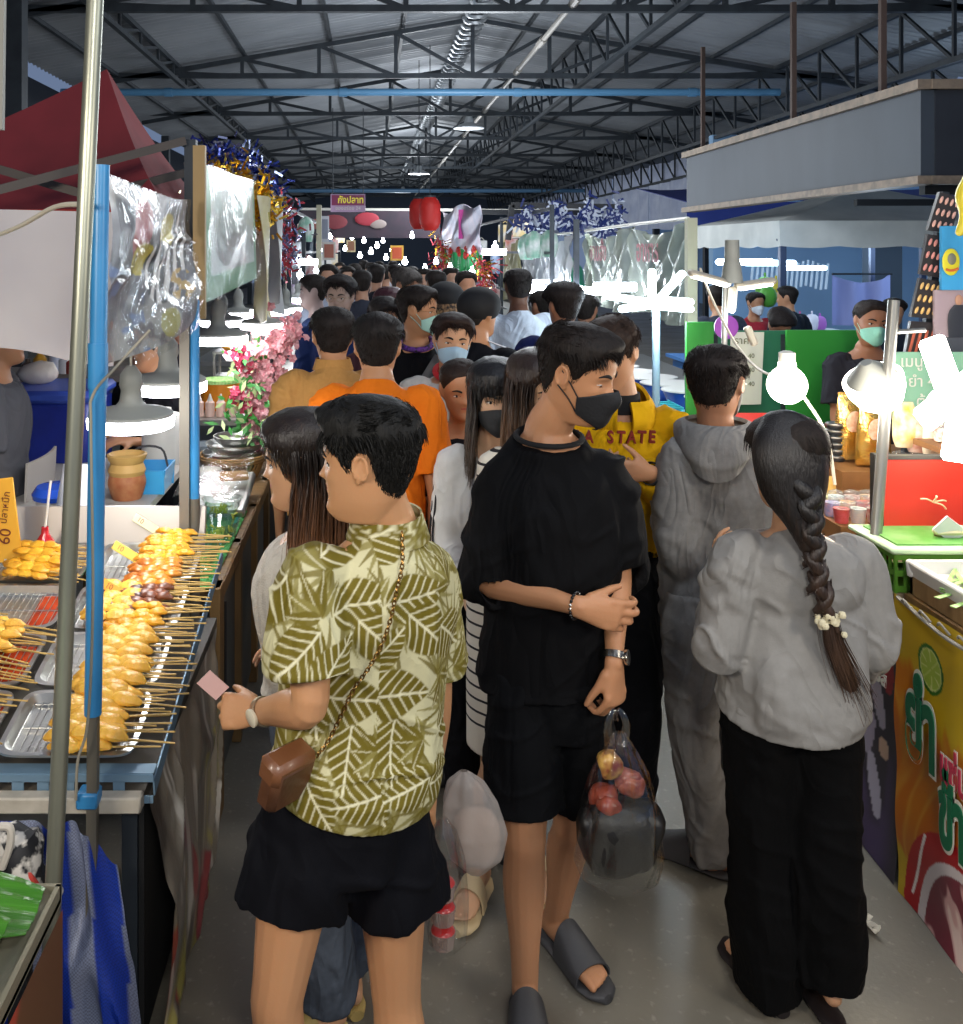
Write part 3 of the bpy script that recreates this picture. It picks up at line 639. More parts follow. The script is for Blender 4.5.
def shirt_color(q,w,s):
 u=q[:,0]+.35*q[:,1]*np.sign(q[:,0]+.001);v=q[:,2];n=len(u)
 base=np.array(lin('#c6c19a'))[:3];ol=np.array(lin('#6a5e1c'))[:3];mid=np.array(lin('#857c42'))[:3];cr_=np.array(lin('#d6d1ae'))[:3]
 col=np.tile(base,(n,1));tone=fbm(np.stack([u*9,v*9,u*0],1),2,2);col=mixc(col,np.tile(mid,(n,1)),.15*sstep(.5,.7,tone))
 for (x,y,a,kind,sc) in LEAVES:
  dx,dy=u-x,v-y;near=np.where(dx*dx+dy*dy<(.075*sc)**2)[0]
  if not len(near):continue
  X=(dx[near]*math.cos(a)+dy[near]*math.sin(a))/sc;Y=(-dx[near]*math.sin(a)+dy[near]*math.cos(a))/sc
  c=col[near]
  if kind==0:
   t=(X+.05)/.10;w_=.036*np.sin(np.clip(t,0,1)**.7*math.pi)**.8;ins=sstep(.0015,-.0015,np.abs(Y)-w_)*((t>0)&(t<1))
   vein=np.abs(((X-np.abs(Y)*.8)*62)%1-.5)*2;vn=sstep(.66,.92,vein)*.85;vn=np.maximum(vn,sstep(.0026,.0012,np.abs(Y)))
   c=mixc(c,np.tile(ol,(len(near),1)),ins);c=mixc(c,np.tile(cr_,(len(near),1)),ins*vn)
  elif kind==1:
   for k in range(5):
    b=-1.1+k*.55;xx=X*math.cos(b)+Y*math.sin(b);yy=-X*math.sin(b)+Y*math.cos(b);ln=.066-.006*abs(k-2);t=xx/ln
    w_=.0100*np.sin(np.clip(t,0,1)**.6*math.pi);ins=sstep(.001,-.001,np.abs(yy)-w_)*((t>0)&(t<1))
    c=mixc(c,np.tile(ol if k%3 else mid,(len(near),1)),ins*.95);c=mixc(c,np.tile(cr_,(len(near),1)),ins*sstep(.0016,.0008,np.abs(yy))*.6)
  else :
   for k in range(9):
    b=-1.5+k*.37;xx=X*math.cos(b)+Y*math.sin(b);yy=-X*math.sin(b)+Y*math.cos(b)-xx*xx*3;ln=.06+.008*math.sin(k*2.1);t=xx/ln
    w_=.0034*np.sin(np.clip(t,0,1)**.5*math.pi)+.0006;ins=sstep(.001,-.0008,np.abs(yy)-w_)*((t>0)&(t<1))
    c=mixc(c,np.tile(mid if k%2 else ol,(len(near),1)),ins*.85)
  col[near]=c
 return col
def watch(P,q,m_strap,m_face,t=.93,r=.030,side=None,label=None,face_dir=None):
 J=P.J;w,e=J['w'+q],J['e'+q];d=nrm(w-e);c=e+(w-e)*t;m=MB();fd=nrm(face_dir if face_dir is not None else V3(0,-1,.3));fd=nrm(fd-d*np.dot(fd,d));sd=np.cross(d,fd)
 rr=r;Pp=[c+(fd*math.cos(a)*rr*.86+sd*math.sin(a)*rr) for a in np.linspace(0,2*math.pi,24,endpoint=False)]
 m.tube(Pp,[(.0022,.008)]*24,n=8,hint=None,closed=True,res=1);
 v=[];
 m=MB();a=np.linspace(0,2*math.pi,28,endpoint=False)
 def band(U,W):
  A=U*2*math.pi; return [c[i]+fd[i]*np.cos(A)*rr*.88+sd[i]*np.sin(A)*rr+d[i]*(W-.5)*.017 for i in range(3)]
 m.grid(band,33,4,th=-.003);b=P.add(m,'wrist_strap',m_strap)
 m=MB();m.lathe(c+fd*(rr*.88-.001),[(.0,0),(.0165,0),(.0185,.004),(.0185,.008),(.016,.0095),(0,.0095)],n=24,axis=fd);P.add(m,'watch_case',m_face,parent=b); return b
def push(J,k):E=V3(0,0,EYE); return {n:E+(np.asarray(p)-E)*k for n,p in J.items()}
Y=2.4
J3=dict(head=at(578,374,2.36),neck=at(549,431,2.42),sR=at(506,474,2.42),sL=at(601,472,2.44),eR=at(487,580,2.40),wR=at(580,607,2.24),eL=at(617,562,2.45),wL=at(614,664,2.31),hip=at(547,676,2.44),hR=at(519,682,2.42),hL=at(578,680,2.46),kR=at(525,838,2.38),kL=at(573,824,2.50),aR=at(525,992,2.42),aL=V3(.520,2.655,.09))
P3=Person(J3,180,'man facing us in a loose black tee, black shorts and black face mask, looking sideways',skin='#c08d68',voxel=.0042,head=dict(yaw=236,pitch=-13,roll=2),hs=1.02,bulk=1.0)
P3.body(hands=dict(R=dict(d=V3(.93,-.02,-.22),side=V3(.2,0,.98),pn=V3(0,.98,.1),fingers=[(.3,.8,.6),(.3,.85,.6),(.3,.85,.6),(.35,.85,.6)],thumb=.4,spread=.08),L=dict(d=V3(.02,-.06,-.95),side=V3(-.75,-.6,.0),pn=V3(-.5,.85,0),curl=(.7,1.1,.7),thumb=.35)),feet=dict(R=dict(d=V3(-.06,-1,0)),L=dict(d=V3(.43,-.9,0))))
P3.face(lower=.9).mask('#121317')
P3.hair('short','#0c0a09','#241c18',thick=.012,front=.012,n=5200,L= lambda a,h:np.where(h>.72,.026,.008),seed=3,lift=.4,side=.35,strand_w=.0016)
P3.top('#0b0b0d',sleeve='half',sl_end=.06,hem=-.035,loose=1.04,vx=.006,amp=.010,bulk_arm=1.12,sl_r=.072,neck_r=.080,neck_h=-.016,name='tee_shirt',hem_w=.168,hem_d=.13,waist=.166,fold=(4,4,2.4),rough=.9)
m=MB();nk=J3['neck'];m.tube([nk+V3(.084*math.cos(a),.078*math.sin(a),-.014+.010*math.sin(a)) for a in np.linspace(0,2*math.pi,24,endpoint=False)],.007,n=8,closed=True,res=1)
P3.add(m,'collar',mat('rib_black','#101012',rough=.9))
P3.legs('#08090c',kind='shorts',loose=1.0,length=.80,amp=.006,hem_r=.098,seed=4)
P3.shoes('slide','#3a3a3c',feet=dict(R=dict(d=V3(-.06,-1,0)),L=dict(d=V3(.43,-.9,0))))
m=MB();w,e=J3['wR'],J3['eR'];d=nrm(w-e);c=w-d*.012;a1=nrm(np.cross(d,V3(0,0,1)));a2=np.cross(d,a1)
for i in range(22):
 t=i/22*2*math.pi;m.ball(c+a1*.0265*math.cos(t)+a2*.031*math.sin(t),.0042,n=8,mi=0 if i%7 else 1)
P3.add(m,'bead_bracelet',[mat('bead_black','#0c0c0e',rough=.2),mat('bead_silver','#c9c6c0',rough=.2,metal=1)])
watch(P3,'L',mat('steel_band','#b9b5ac',rough=.25,metal=1,c2='#55524c',nscale=90,stretch=(1,1,.2)),mat('steel_case','#cfccc4',rough=.18,metal=1),t=.93,face_dir=V3(.8,-.5,0),r=.031)
m=MB();hp=J3['wR']+V3(.93,-.02,-.22)*.11+V3(.2,0,.98)*-.006
J1=dict(head=at(367,462,1.90),neck=at(388,530,1.93),sL=at(312,574,1.84),sR=at(424,570,2.02),eL=at(309,706,1.79),wL=at(260,712,1.97),eR=at(436,690,2.10),wR=at(428,790,2.22),hip=at(352,788,1.95),hL=at(308,800,1.92),hR=at(388,800,1.98),kL=at(277,1000,1.88),kR=at(396,990,1.99),aL=at(281,1185,1.92),aR=at(398,1150,2.02))
J1['aL'][2]=J1['aR'][2]=.09
P1=Person(J1,24,'person seen from behind in an olive leaf-print shirt and black shorts holding a pink slip',skin='#c4946c',voxel=.0042,head=dict(yaw=76,pitch=-2,roll=0),hs=1.0,bulk=1.0)
P1.body(hands=dict(L=dict(d=V3(-.86,.30,-.12),side=V3(-.1,.5,.85),pn=V3(.3,.8,-.3),curl=(.75,.95,.5),thumb=.35,tcurl=.5,s=.92),R=dict(curl=(.8,1,.6))))
P1.face()
P1.hair('short','#060606','#1a1917',thick=.018,front=.016,n=8000,L= lambda a,h:np.where(h>.76,.038,.009),seed=8,lift=.38,side=.18,strand_w=.0024,rough=.008,comb= lambda P,a,h:np.stack([P[:,0]*3+.3*np.sin(a*5),np.where(h>.72,.35-1.0*(np.abs(a)>1.4),-.3),np.where(h>.80,.5,-.95)],1))
P1.top('#b0ac88',sleeve='short',sl_end=.74,sl_r=.080,hem=.050,loose=1.02,vx=.0029,amp=.0075,bulk_arm=1.12,neck_r=.064,name='leaf_shirt',color=shirt_color,hem_w=.186,hem_d=.150,waist=.178,fold=(5,5,2.0),rough=.75)
m=MB();nk=J1['neck']
def collar(U,W):
 A=2*math.pi*U;c,s_=np.cos(A),np.sin(A);rr=.066+.016*W;z=nk[2]+.036-.050*W+.008*s_
 return nk[0]+rr*c,nk[1]+rr*.95*s_,z
m.grid(collar,60,12,th=.004);vv=m.verts();J=(vv-J1['hip'])
P1.add(m,'shirt_collar',P1.tm,col=shirt_color(np.stack([J@P1.r,J@P1.f,J[:,2]],1),vv,P1))
P1.legs('#08090f',kind='shorts',loose=1.10,length=.50,amp=.008,hem_r=.104,seed=9)
P1.shoes('slide','#2a2a2c')
watch(P1,'L',mat('steel_band2','#a89f8c',rough=.35,metal=.9),mat('watch_cream','#d8d0b8',rough=.3),t=.93,face_dir=V3(-.3,-.9,.1),r=.027)
J6=dict(head=at(787,464,2.40),neck=at(793,530,2.42),sL=at(740,556,2.40),sR=at(852,556,2.44),eL=at(718,652,2.38),wL=at(724,585,2.60),eR=at(868,645,2.44),wR=at(852,655,2.66),hip=at(790,672,2.43),hL=at(760,676,2.42),hR=at(820,676,2.43),kL=at(760,842,2.44),kR=at(826,842,2.38),aL=at(769,988,2.47),aR=at(826,972,2.42))
P6=Person(J6,4,'woman seen from behind with a long braid, light grey sweatshirt and wide black trousers',skin='#c69a78',voxel=.0052,fem=True,head=dict(yaw=22,pitch=-4),hs=.98)
P6.body(hands=dict(L=dict(d=V3(-.1,.3,.9),curl=(.3,.5,.4)),R=dict(d=V3(-.3,.6,.2))),feet=dict(L=dict(d=V3(-.2,1,0)),R=dict(d=V3(0.05,1,0),up=.03)))
P6.hair('tied','#120e0c','#2c231e',thick=.015,front=.004,n=900,L=.04,seed=5,lift=.0,hug=1.0,side=.75,rough=.002,strand_w=.0016,comb= lambda P,a,h:np.stack([.35-P[:,0]*2,-.3+0*a,-1.0+0*a],1))
m=MB();hm=P6.M
path=[at(800,470,2.315),at(807,500,2.29),at(812,540,2.285),at(817,580,2.28),at(828,612,2.28)]
C,_=cr(np.array(path),6);L_=len(C)
m.tube([at(788,428,2.375),at(789,446,2.350),at(791,466,2.335),at(795,492,2.325),at(803,520,2.305),at(809,545,2.29)],[(.070,.045),(.090,.052),(.092,.050),(.080,.045),(.048,.032),(.026,.022)],n=16,hint=(1,0,0),res=4,cap='round')
for i in range(11):
 t=i/10;k=4+t*(L_-6);c=C[int(k)]*(1-k%1)+C[min(int(k)+1,L_-1)]*(k%1);sg=1 if i%2 else -1;r0=.027-.009*t
 m.tube([c+V3(sg*r0*.95,.006,.030),c+V3(sg*r0*.55,-.010,.010),c+V3(-sg*r0*.25,-.012,-.018),c+V3(-sg*r0*.8,.004,-.036)],[(r0*.35,.008),(r0*.72,.014),(r0*.70,.014),(r0*.3,.008)],n=10,hint=(1,0,.4*sg),res=4,cap='round')
 n_=26;rg=np.random.default_rng(i);A=rg.normal(size=(n_,1,1))*.4
 pts=np.stack([c+V3(sg*r0*.95,.004,.032),c+V3(sg*r0*.5,-.018,.010),c+V3(-sg*r0*.3,-.020,-.018),c+V3(-sg*r0*.9,.0,-.038)])[None]+A*np.array([.010,.004,.014])+rg.normal(size=(n_,4,3))*.0012
 m.strips(pts,.0022,.001)
tail=[at(828,612,2.28),at(833,640,2.28),at(845,672,2.285),at(858,705,2.30)]
m.tube(tail,[(.016,.012),(.022,.014),(.022,.012),(.010,.006)],n=12,hint=(1,0,0),res=4,cap='round')
T_,_=cr(np.array(tail),4);n_=260;rg=np.random.default_rng(4);o_=rg.normal(size=(n_,1,3))*np.array([.011,.006,.004]);gr=np.linspace(.7,1.5,len(T_))[None,:,None]
m.strips(T_[None]+o_*gr+rg.normal(size=(n_,1,3))*np.array([.004,.004,.012])*np.linspace(0,1.6,len(T_))[None,:,None],.0026,.001)
P6.add(m,'braid',gradient_hair('hair_braid','#140f0c','#4a3426',1.35,.85),parent=P6.ho)
m=MB();c=at(830,617,2.268);rg=random.Random(3)
for i in range(26):m.ball(c+V3(rg.gauss(0,.013),rg.gauss(-.004,.006),rg.gauss(0,.010)),rg.uniform(.006,.010),n=7,sq=.2)
P6.add(m,'hair_tie',mat('tie_cream','#d8cfae',rough=.7,bump=.4,bscale=90))
P6.top('#8f8d89',sleeve='long',sl_end=.85,hem=-.10,loose=1.12,vx=.0055,amp=.011,bulk_arm=1.15,neck_r=.062,name='sweatshirt',hem_w=.162,hem_d=.150,waist=.160,c2='#84827e',cuff=True,fold=(5,5,2.2),rough=.95)
m=MB()
for (x0,y0),(x1,y1),(x2,y2),dY in [((750,540),(748,590),(741,625),-.02),((862,565),(850,610),(838,650),-.03)]:
 pass
P6.legs('#040405',kind='pants',loose=1.04,length=1.0,flare=.080,amp=.007,seed=2,name='wide_trousers',rough=.92)
P6.shoes('strap','#1d1718',feet=dict(L=dict(d=V3(-.2,1,0))))
J5=dict(head=at(716,385,2.97),neck=at(716,437,2.97),sL=at(684,456,2.95),sR=at(772,452,3.0),eL=at(681,545,2.93),wL=at(708,612,3.0),eR=at(786,545,3.0),wR=at(770,600,3.1),hip=at(716,598,2.98),hL=at(690,603,2.95),hR=at(742,603,3.0),kL=at(697,748,2.93),kR=at(742,745,3.04),aL=at(711,862,2.98),aR=at(752,850,3.12))
P5=Person(J5,-20,'man seen from behind in a mottled grey hoodie and grey sweatpants, glasses, grey slides',skin='#b08062',voxel=.006,head=dict(yaw=-38,pitch=-4),hs=1.0)
P5.body(slim=.75,feet=dict(L=dict(d=V3(-.75,.65,0)),R=dict(d=V3(.1,1,0))))
P5.face().mask('#cfd3d0').glasses('#8a7448')
P5.hair('short','#0f0c0b','#2a211d',thick=.012,front=.008,n=4200,L= lambda a,h:np.where(h>.7,.030,.010),seed=6,lift=.35,side=.3)
P5.top('#6f6d6a',sleeve='long',sl_end=.95,hem=-.06,loose=1.14,vx=.0065,amp=.009,bulk_arm=1.15,neck_r=.075,name='hoodie',hem_w=.155,hem_d=.13,waist=.160,c2='#858380',fold=(5,5,2.5),rough=.95,cuff=True)
m=MB();nk=J5['neck'];f_,r_=P5.f,P5.r
def hood(U,W):
 A=math.pi*(U-.5)*1.75;b=-(np.cos(A));rr=.088+.028*np.sin(W*math.pi)
 drop=np.clip(np.cos(A),0,1)
 off=-f_[None,None]*0
 X=np.sin(A)*rr;Yf=-np.cos(A)*(rr*1.0)-drop*(.035+.045*W)
 Z=.045-.115*W*drop-.035*W+.012*np.sin(W*9)*drop
 return [nk[i]+r_[i]*X+f_[i]*Yf+(Z if i==2 else 0) for i in range(3)]
m.grid(hood,30,14,th=.012);o=P5.add(m,'hood',P5.tm)
P5.legs('#75736f',kind='pants',loose=1.05,length=.93,flare=.062,amp=.007,c2='#86837f',seed=7,name='sweatpants',rough=.95)
P5.shoes('slide','#3d3a39',feet=dict(L=dict(d=V3(-.75,.65,0)),R=dict(d=V3(.1,1,0))))
J4=dict(head=at(612,354,3.0),neck=at(622,408,3.03),sL=at(668,426,3.0),sR=at(566,424,3.06),eL=at(676,496,2.96),wL=at(650,473,2.76),eR=at(560,505,3.0),wR=at(592,480,2.82),hip=at(620,556,3.05),hL=at(642,562,3.04),hR=at(596,562,3.06),kL=at(636,700,3.0),kR=at(600,700,3.1),aL=at(632,835,3.05),aR=at(596,830,3.15))
J4=push(J4,1.07);J4['aL'][2]=J4['aR'][2]=.09
P4=Person(J4,170,'man in a yellow hoodie with red letters, black wristwatch, looking down',skin='#bb8b69',voxel=.0065,head=dict(yaw=140,pitch=-22,roll=0),hs=1.0)
P4.body(hands=dict(L=dict(d=V3(-.9,-.2,.1),side=V3(0,-.3,.9),pn=V3(-.1,.9,.2),curl=(.6,.8,.5)),R=dict(d=V3(.8,-.3,.1),side=V3(0,-.3,.9),pn=V3(.1,.9,.2),curl=(.6,.8,.5))))
P4.face(lower=.7)
P4.hair('short','#1a120e','#3a2a20',thick=.013,front=.010,n=3400,L= lambda a,h:np.where(h>.7,.032,.012),seed=9,lift=.3,side=.4)
P4.top('#c99a0c',sleeve='long',sl_end=.93,hem=.005,loose=1.12,vx=.0065,amp=.008,bulk_arm=1.2,neck_r=.078,name='hoodie',hem_w=.160,hem_d=.13,waist=.165,fold=(4,4,2.4),rough=.9,cuff=True)
P4.legs('#0b0c10',kind='pants',loose=1.04,length=.97,flare=.075,amp=.006,name='trousers')
P4.shoes('slide','#222222')
m=MB();nk=J4['neck'];f_,r_=P4.f,P4.r
def hood4(U,W):
 A=math.pi*(U-.5)*1.86;rr=.082+.020*np.sin(W*math.pi)+.012*W;drop=np.clip(np.cos(A),0,1)
 X=np.sin(A)*rr;Yf=-np.cos(A)*rr-drop*.04*W;Z=.062-.10*W+.02*drop*(1-W)-.035*(1-drop)
 return [nk[i]+r_[i]*X+f_[i]*Yf+(Z if i==2 else 0) for i in range(3)]
m.grid(hood4,30,12,th=.012);P4.add(m,'hood',P4.tm)
m=MB();m.tube([nk+V3(0,0,-.01),nk+V3(0,-.005,.055)],[(.064,.062),(.058,.056)],n=20,cap='flat');P4.add(m,'neck_warmer',mat('rib_black','#101012'))
rd=mat('print_red','#7c2418',rough=.9)
cx=at(600,437,2.905)
for i,ch in enumerate('NOLIA STATE'):
 if ch==' ':continue
 x=(i-5.0)*.032-.075;
 if abs(x+.02)>.17:continue
 c=V3((.775+x)*1.07,1.07*2.893+.018*(x/.15)**2+.02*abs(x/.1)*0,EYE+(cx[2]-EYE)*1.07);
 q=text_mesh(ch,.056,'printed_letter',rd,P4.o,frame(c-P4.base,V3(1,.0,-.03),V3(0,-.12,1)),extrude=.006,bold=.0012,align='CENTER',sx=.78)
watch(P4,'L',mat('strap_black','#101113',rough=.5),mat('dial_dark','#2b3336',rough=.2,coat=.5),t=.97,face_dir=V3(.5,-.8,.2),r=.034)
m=MB();p=at(637,586,3.10);m.add([p,p+V3(.022,0,0),p+V3(.011,0,.026),p+V3(0,.006,0),p+V3(.022,.006,0),p+V3(.011,.006,.026)],[(0,1,2),(5,4,3),(0,3,4,1),(1,4,5,2),(2,5,3,0)]);P4.add(m,'triangle_badge',mat('badge_yellow','#d6c653'))
def crowd(px,ytop,Y,yaw,label,fem=False,arms='down',skin='#b98a69',hyaw=None,pitch=0,hair='short',hc='#0f0d0c',top='#333333',sleeve='short',bottom='#15161a',kind='pants',mask=None,glasses=False,vx=.009,len_=None,group=None,bulk=1.0,loose=1.05,step=.0,shoes='#2a2a2c',c2=None,hthick=.014,hfront=.007,face=True,hroll=0,hdx=0,amp=.006,tips=None,hunch=.0,J_=None,slsl=None,fingers=None,hn=1200,up=.015,amin=55,ear=True,**kw):
 h=EYE-(ytop+4*5/Y-250)*Y/950;h=min(max(h,1.50),1.84);x=(px-PX)*Y/950
 J=stance(x-0*hdx,Y,h,yaw,fem,arms,step=step,hunch=hunch)
 if hdx:J['head']=J['head']+V3(hdx,0,0)
 for q in ('neck','sL','sR'):J[q]=J[q]+V3(0,0,up)
 if J_:J.update(J_)
 P=Person(J,yaw,label,group,skin=skin,voxel=vx,fem=fem,head=dict(yaw=hyaw if hyaw is not None else yaw,pitch=pitch,roll=hroll),bulk=bulk,hs=.98 if not fem else .95)
 P.body(slim=.8 if kind=='pants' else 1.0)
 vis=abs(((P.hd['yaw']%360)-180))<115 and Y<7
 if face and vis:P.face()
 if mask:P.mask(mask)
 if glasses:P.glasses('#6a5a48' if glasses is True else glasses)
 P.hair(hair,hc,'#2a2320' if tips is None else '#2a2320',thick=hthick,front=hfront,n=hn if Y<7 else 0,L= lambda a,h_:np.where(h_>.7,.034,.011) if hair=='short' else np.full(np.shape(h_),.03),seed=abs(int(px)),length=len_,tips=tips,lift=.3 if hair=='short' else .02,side=.4 if hair=='short' else .9,strand_w=.003,amin=amin,dn=700 if Y<7 else 250,**kw)
 P.top(top,sleeve=sleeve,hem=-.05,loose=loose,vx=vx*1.15,amp=amp,c2=c2,seed=abs(int(px))%17,cuff=sleeve=='long',bulk_arm=1.1)
 if kind:P.legs(bottom,kind=kind,loose=1.0,length=.97 if kind=='pants' else .7,amp=.005,seed=abs(int(px))%11)
 if Y<7:P.shoes('slide' if kind=='shorts' else 'shoe',shoes)
 return P
J2=dict(head=at(302,461,2.25),neck=at(313,522,2.28),sL=at(300,562,2.20),sR=at(342,552,2.42),eL=at(300,665,2.22),wL=at(282,610,2.38),eR=at(345,655,2.45),wR=at(300,650,2.55),hip=at(318,690,2.32),hL=at(310,694,2.26),hR=at(330,694,2.38),kL=at(318,860,2.28),kR=at(338,850,2.40),aL=at(326,1005,2.33),aR=at(350,975,2.46))
J2['aL'][2]=J2['aR'][2]=.10
P2=Person(J2,68,'woman with long brown hair in profile, white knit cardigan, beside the leaf-print shirt',skin='#cda07c',voxel=.005,fem=True,head=dict(yaw=88,pitch=-6),hs=.96)
P2.body(slim=.8,feet=dict(L=dict(d=V3(-.75,-.65,0)),R=dict(d=V3(-.3,.9,0)))).face(brow_c='#3a2a20')
P2.hair('long','#1b120e','#3a2519',thick=.018,front=.004,n=1500,L=.03,length=-.33,amin=84,tips='#8a5a38',spread=1.25,fwd=.05,lift=.02,side=.9,seed=4,strand_w=.0016,zj=.03,out=.016,dn=1500)
P2.top('#cfc9bd',sleeve='long',hem=.06,loose=1.0,vx=.0055,amp=.006,name='cardigan',c2='#bcb6aa',bulk_arm=1.0,bump=.5)
P2.legs('#3f4650',kind='pants',loose=1.0,length=.93,flare=.075,amp=.006,c2='#525a66',name='jeans')
P2.shoes('slide','#b39a5c',feet=dict(L=dict(d=V3(-.75,-.65,0)),R=dict(d=V3(-.3,.9,0))))
J7=dict(head=at(496,397,2.88),neck=at(492,446,2.92),sR=at(455,462,2.90),sL=at(530,462,2.95),eR=at(450,540,2.88),wR=at(466,596,2.74),eL=at(535,545,2.95),wL=at(520,600,2.85),hip=at(487,575,2.93),hR=at(464,580,2.92),hL=at(508,580,2.95),kR=at(466,720,2.90),kL=at(506,720,2.95),aR=at(466,850,2.93),aL=at(504,850,2.98))
J7=push(J7,1.07);J7['aL'][2]=J7['aR'][2]=.09
P7=Person(J7,178,'girl facing us with long black hair, black mask and white track jacket',skin='#d8b090',voxel=.0062,fem=True,head=dict(yaw=184,pitch=-6),hs=.97)
P7.body(slim=.8,hands=dict(R=dict(curl=(.6,.7,.5)))).face().mask('#26282b',top=.44)
P7.hair('bangs','#0f0c0d','#241d1e',thick=.020,front=.004,n=2200,L=.035,length=-.30,amin=63,tips='#5a4634',spread=1.25,fwd=.07,lift=.02,side=.9,seed=2,strand_w=.002,comb= lambda P,a,h:np.stack([P[:,0]*1.2,0*a+.2,-1+0*a],1),zj=.03)
P7.top('#d6d4cf',sleeve='long',hem=-.05,loose=1.08,vx=.007,amp=.007,name='track_jacket',c2='#cbc8c2',bulk_arm=1.2,cuff=True)
P7.legs('#0c0c0f',kind='pants',loose=1.0,amp=.005,name='trousers');P7.shoes('shoe','#222224')
m=MB();bk_=mat('piping_black','#1a181b',rough=.8)
def arm_line(P,q,off,side,t0=.0,t1=1.0):
 J=P.J;s_,e,w_=J['s'+q],J['e'+q],J['w'+q];pts=[s_,s_+(e-s_)*.5,e,e+(w_-e)*.5,w_]; return [p+side*off[i] for i,p in enumerate(pts)]
for k2 in (0,1):m.tube(arm_line(P7,'R',(.060,.066,.066,.056,.046),nrm(V3(-.9,-.5+.35*k2,0))),.0035,n=6,res=5)
P7.add(m,'sleeve_piping',bk_)
J8=dict(head=at(538,392,2.68),neck=at(528,445,2.70),sR=at(495,462,2.68),sL=at(562,462,2.72),eR=at(495,545,2.68),wR=at(500,620,2.62),eL=at(566,545,2.72),wL=at(560,620,2.70),hip=at(520,600,2.72),hR=at(498,605,2.71),hL=at(542,605,2.73),kR=at(498,765,2.70),kL=at(535,765,2.74),aR=at(480,893,2.76),aL=at(535,880,2.85))
J8=push(J8,1.04);J8['aL'][2]=J8['aR'][2]=.09
P8=Person(J8,182,'woman mostly hidden behind the black tee, long brown hair and black-striped cream dress',skin='#cda584',voxel=.0062,fem=True,head=dict(yaw=205,pitch=-8),hs=.97)
P8.body(feet=dict(R=dict(d=V3(-.45,-.9,0)))).face().mask('#1c1d20')
P8.hair('long','#2c1f18','#4a3426',thick=.018,front=.004,n=800,L=.03,length=-.30,amin=48,tips='#8a6546',spread=1.2,fwd=.06,lift=.02,side=.9,seed=12,strand_w=.002)
sd_=mat('striped_knit','#d8d0c0',rough=.85);nt=sd_.node_tree;N=nt.nodes;L=nt.links;tcn=N.new('ShaderNodeTexCoord');sp_=N.new('ShaderNodeSeparateXYZ');L.new(tcn.outputs['Object'],sp_.inputs[0]);mu=N.new('ShaderNodeMath');mu.operation='MULTIPLY';mu.inputs[1].default_value=1/.036;L.new(sp_.outputs['Z'],mu.inputs[0]);fr_=N.new('ShaderNodeMath');fr_.operation='FRACT';L.new(mu.outputs[0],fr_.inputs[0]);gt=N.new('ShaderNodeMath');gt.operation='GREATER_THAN';gt.inputs[1].default_value=.80;L.new(fr_.outputs[0],gt.inputs[0])
hz_=N.new('ShaderNodeMath');hz_.operation='GREATER_THAN';hz_.inputs[1].default_value=.56;L.new(sp_.outputs['Z'],hz_.inputs[0]);mu2=N.new('ShaderNodeMath');mu2.operation='MULTIPLY';L.new(gt.outputs[0],mu2.inputs[0]);L.new(hz_.outputs[0],mu2.inputs[1])
mx=N.new('ShaderNodeMix');mx.data_type='RGBA';mx.inputs[6].default_value=lin('#d8d0c0');mx.inputs[7].default_value=lin('#1c1a1c');L.new(mu2.outputs[0],mx.inputs[0]);L.new(mx.outputs[2],N['Principled BSDF'].inputs['Base Color'])
P8.top('#1a1a1d',sleeve='long',hem=.02,loose=1.0,amp=.005,m_=sd_);P8.skirt(.475,wr=(.160,.150),m_=sd_,name='striped_dress')
P8.shoes('strap','#c9b48c',feet=dict(R=dict(d=V3(-.45,-.9,0))))
P9=crowd(462,350,3.6,172,'woman with tied hair and red collar under a black vest looking straight at us',fem=True,arms='phone',skin='#c6926e',hyaw=186,pitch=-9,hair='tied',hc='#2a1c15',top='#15151a',hthick=.006,hfront=0,hroll=4,vx=.0072,hunch=.03,hn=500,comb= lambda P,a,h:np.stack([P[:,0]*.3,-1+0*a,.4+0*a],1))
m=MB();nk=P9.J['neck'];f_,r_=P9.f,P9.r
for sg in (-1,1):m.grid( lambda U,W:[nk[i]+r_[i]*sg*(.015+.068*np.sin(U*1.5)*(1-.15*W))+f_[i]*(.135-.165*U+.01*W)+((-.14+.135*U**.8-.055*W) if i==2 else 0) for i in range(3)],16,8,th=.006)
rc=mat('collar_red','#c01822',rough=.8);P9.add(m,'red_collar',rc)
m=MB();m.grid( lambda U,W:[nk[i]+r_[i]*((U-.5)*.125*(1-.3*W))+f_[i]*(.128+.022*np.sin(U*3.14)+.012*W)+((-.05-.23*W) if i==2 else 0) for i in range(3)],12,12,th=.01);P9.add(m,'red_placket',rc)
P10=crowd(452,309,4.2,176,'short-haired person in a pale tee with red collar and light blue mask',arms='down',skin='#cfa07c',hyaw=186,hair='short',hc='#2a1610',top='#c3c0ba',mask='#a9c9dc',hthick=.020,hfront=.014,vx=.0075,hdx=.0,hroll=-5)
m=MB();nk=P10.J['neck'];m.tube([nk+V3(.075*math.cos(a),.070*math.sin(a)-.01,.008+.03*math.sin(a)) for a in np.linspace(0,2*math.pi,20,endpoint=False)],(.014),n=8,closed=True,res=1);P10.add(m,'red_collar',rc)
P11=crowd(416,281,4.5,200,'man in a black tee with purple collar print, glasses and mint mask, grey crossbody strap',skin='#bd8c68',hyaw=250,hair='short',hc='#0f0c0b',top='#0d0d10',mask='#a6d2c4',glasses=True,vx=.0078,bulk=1.05)
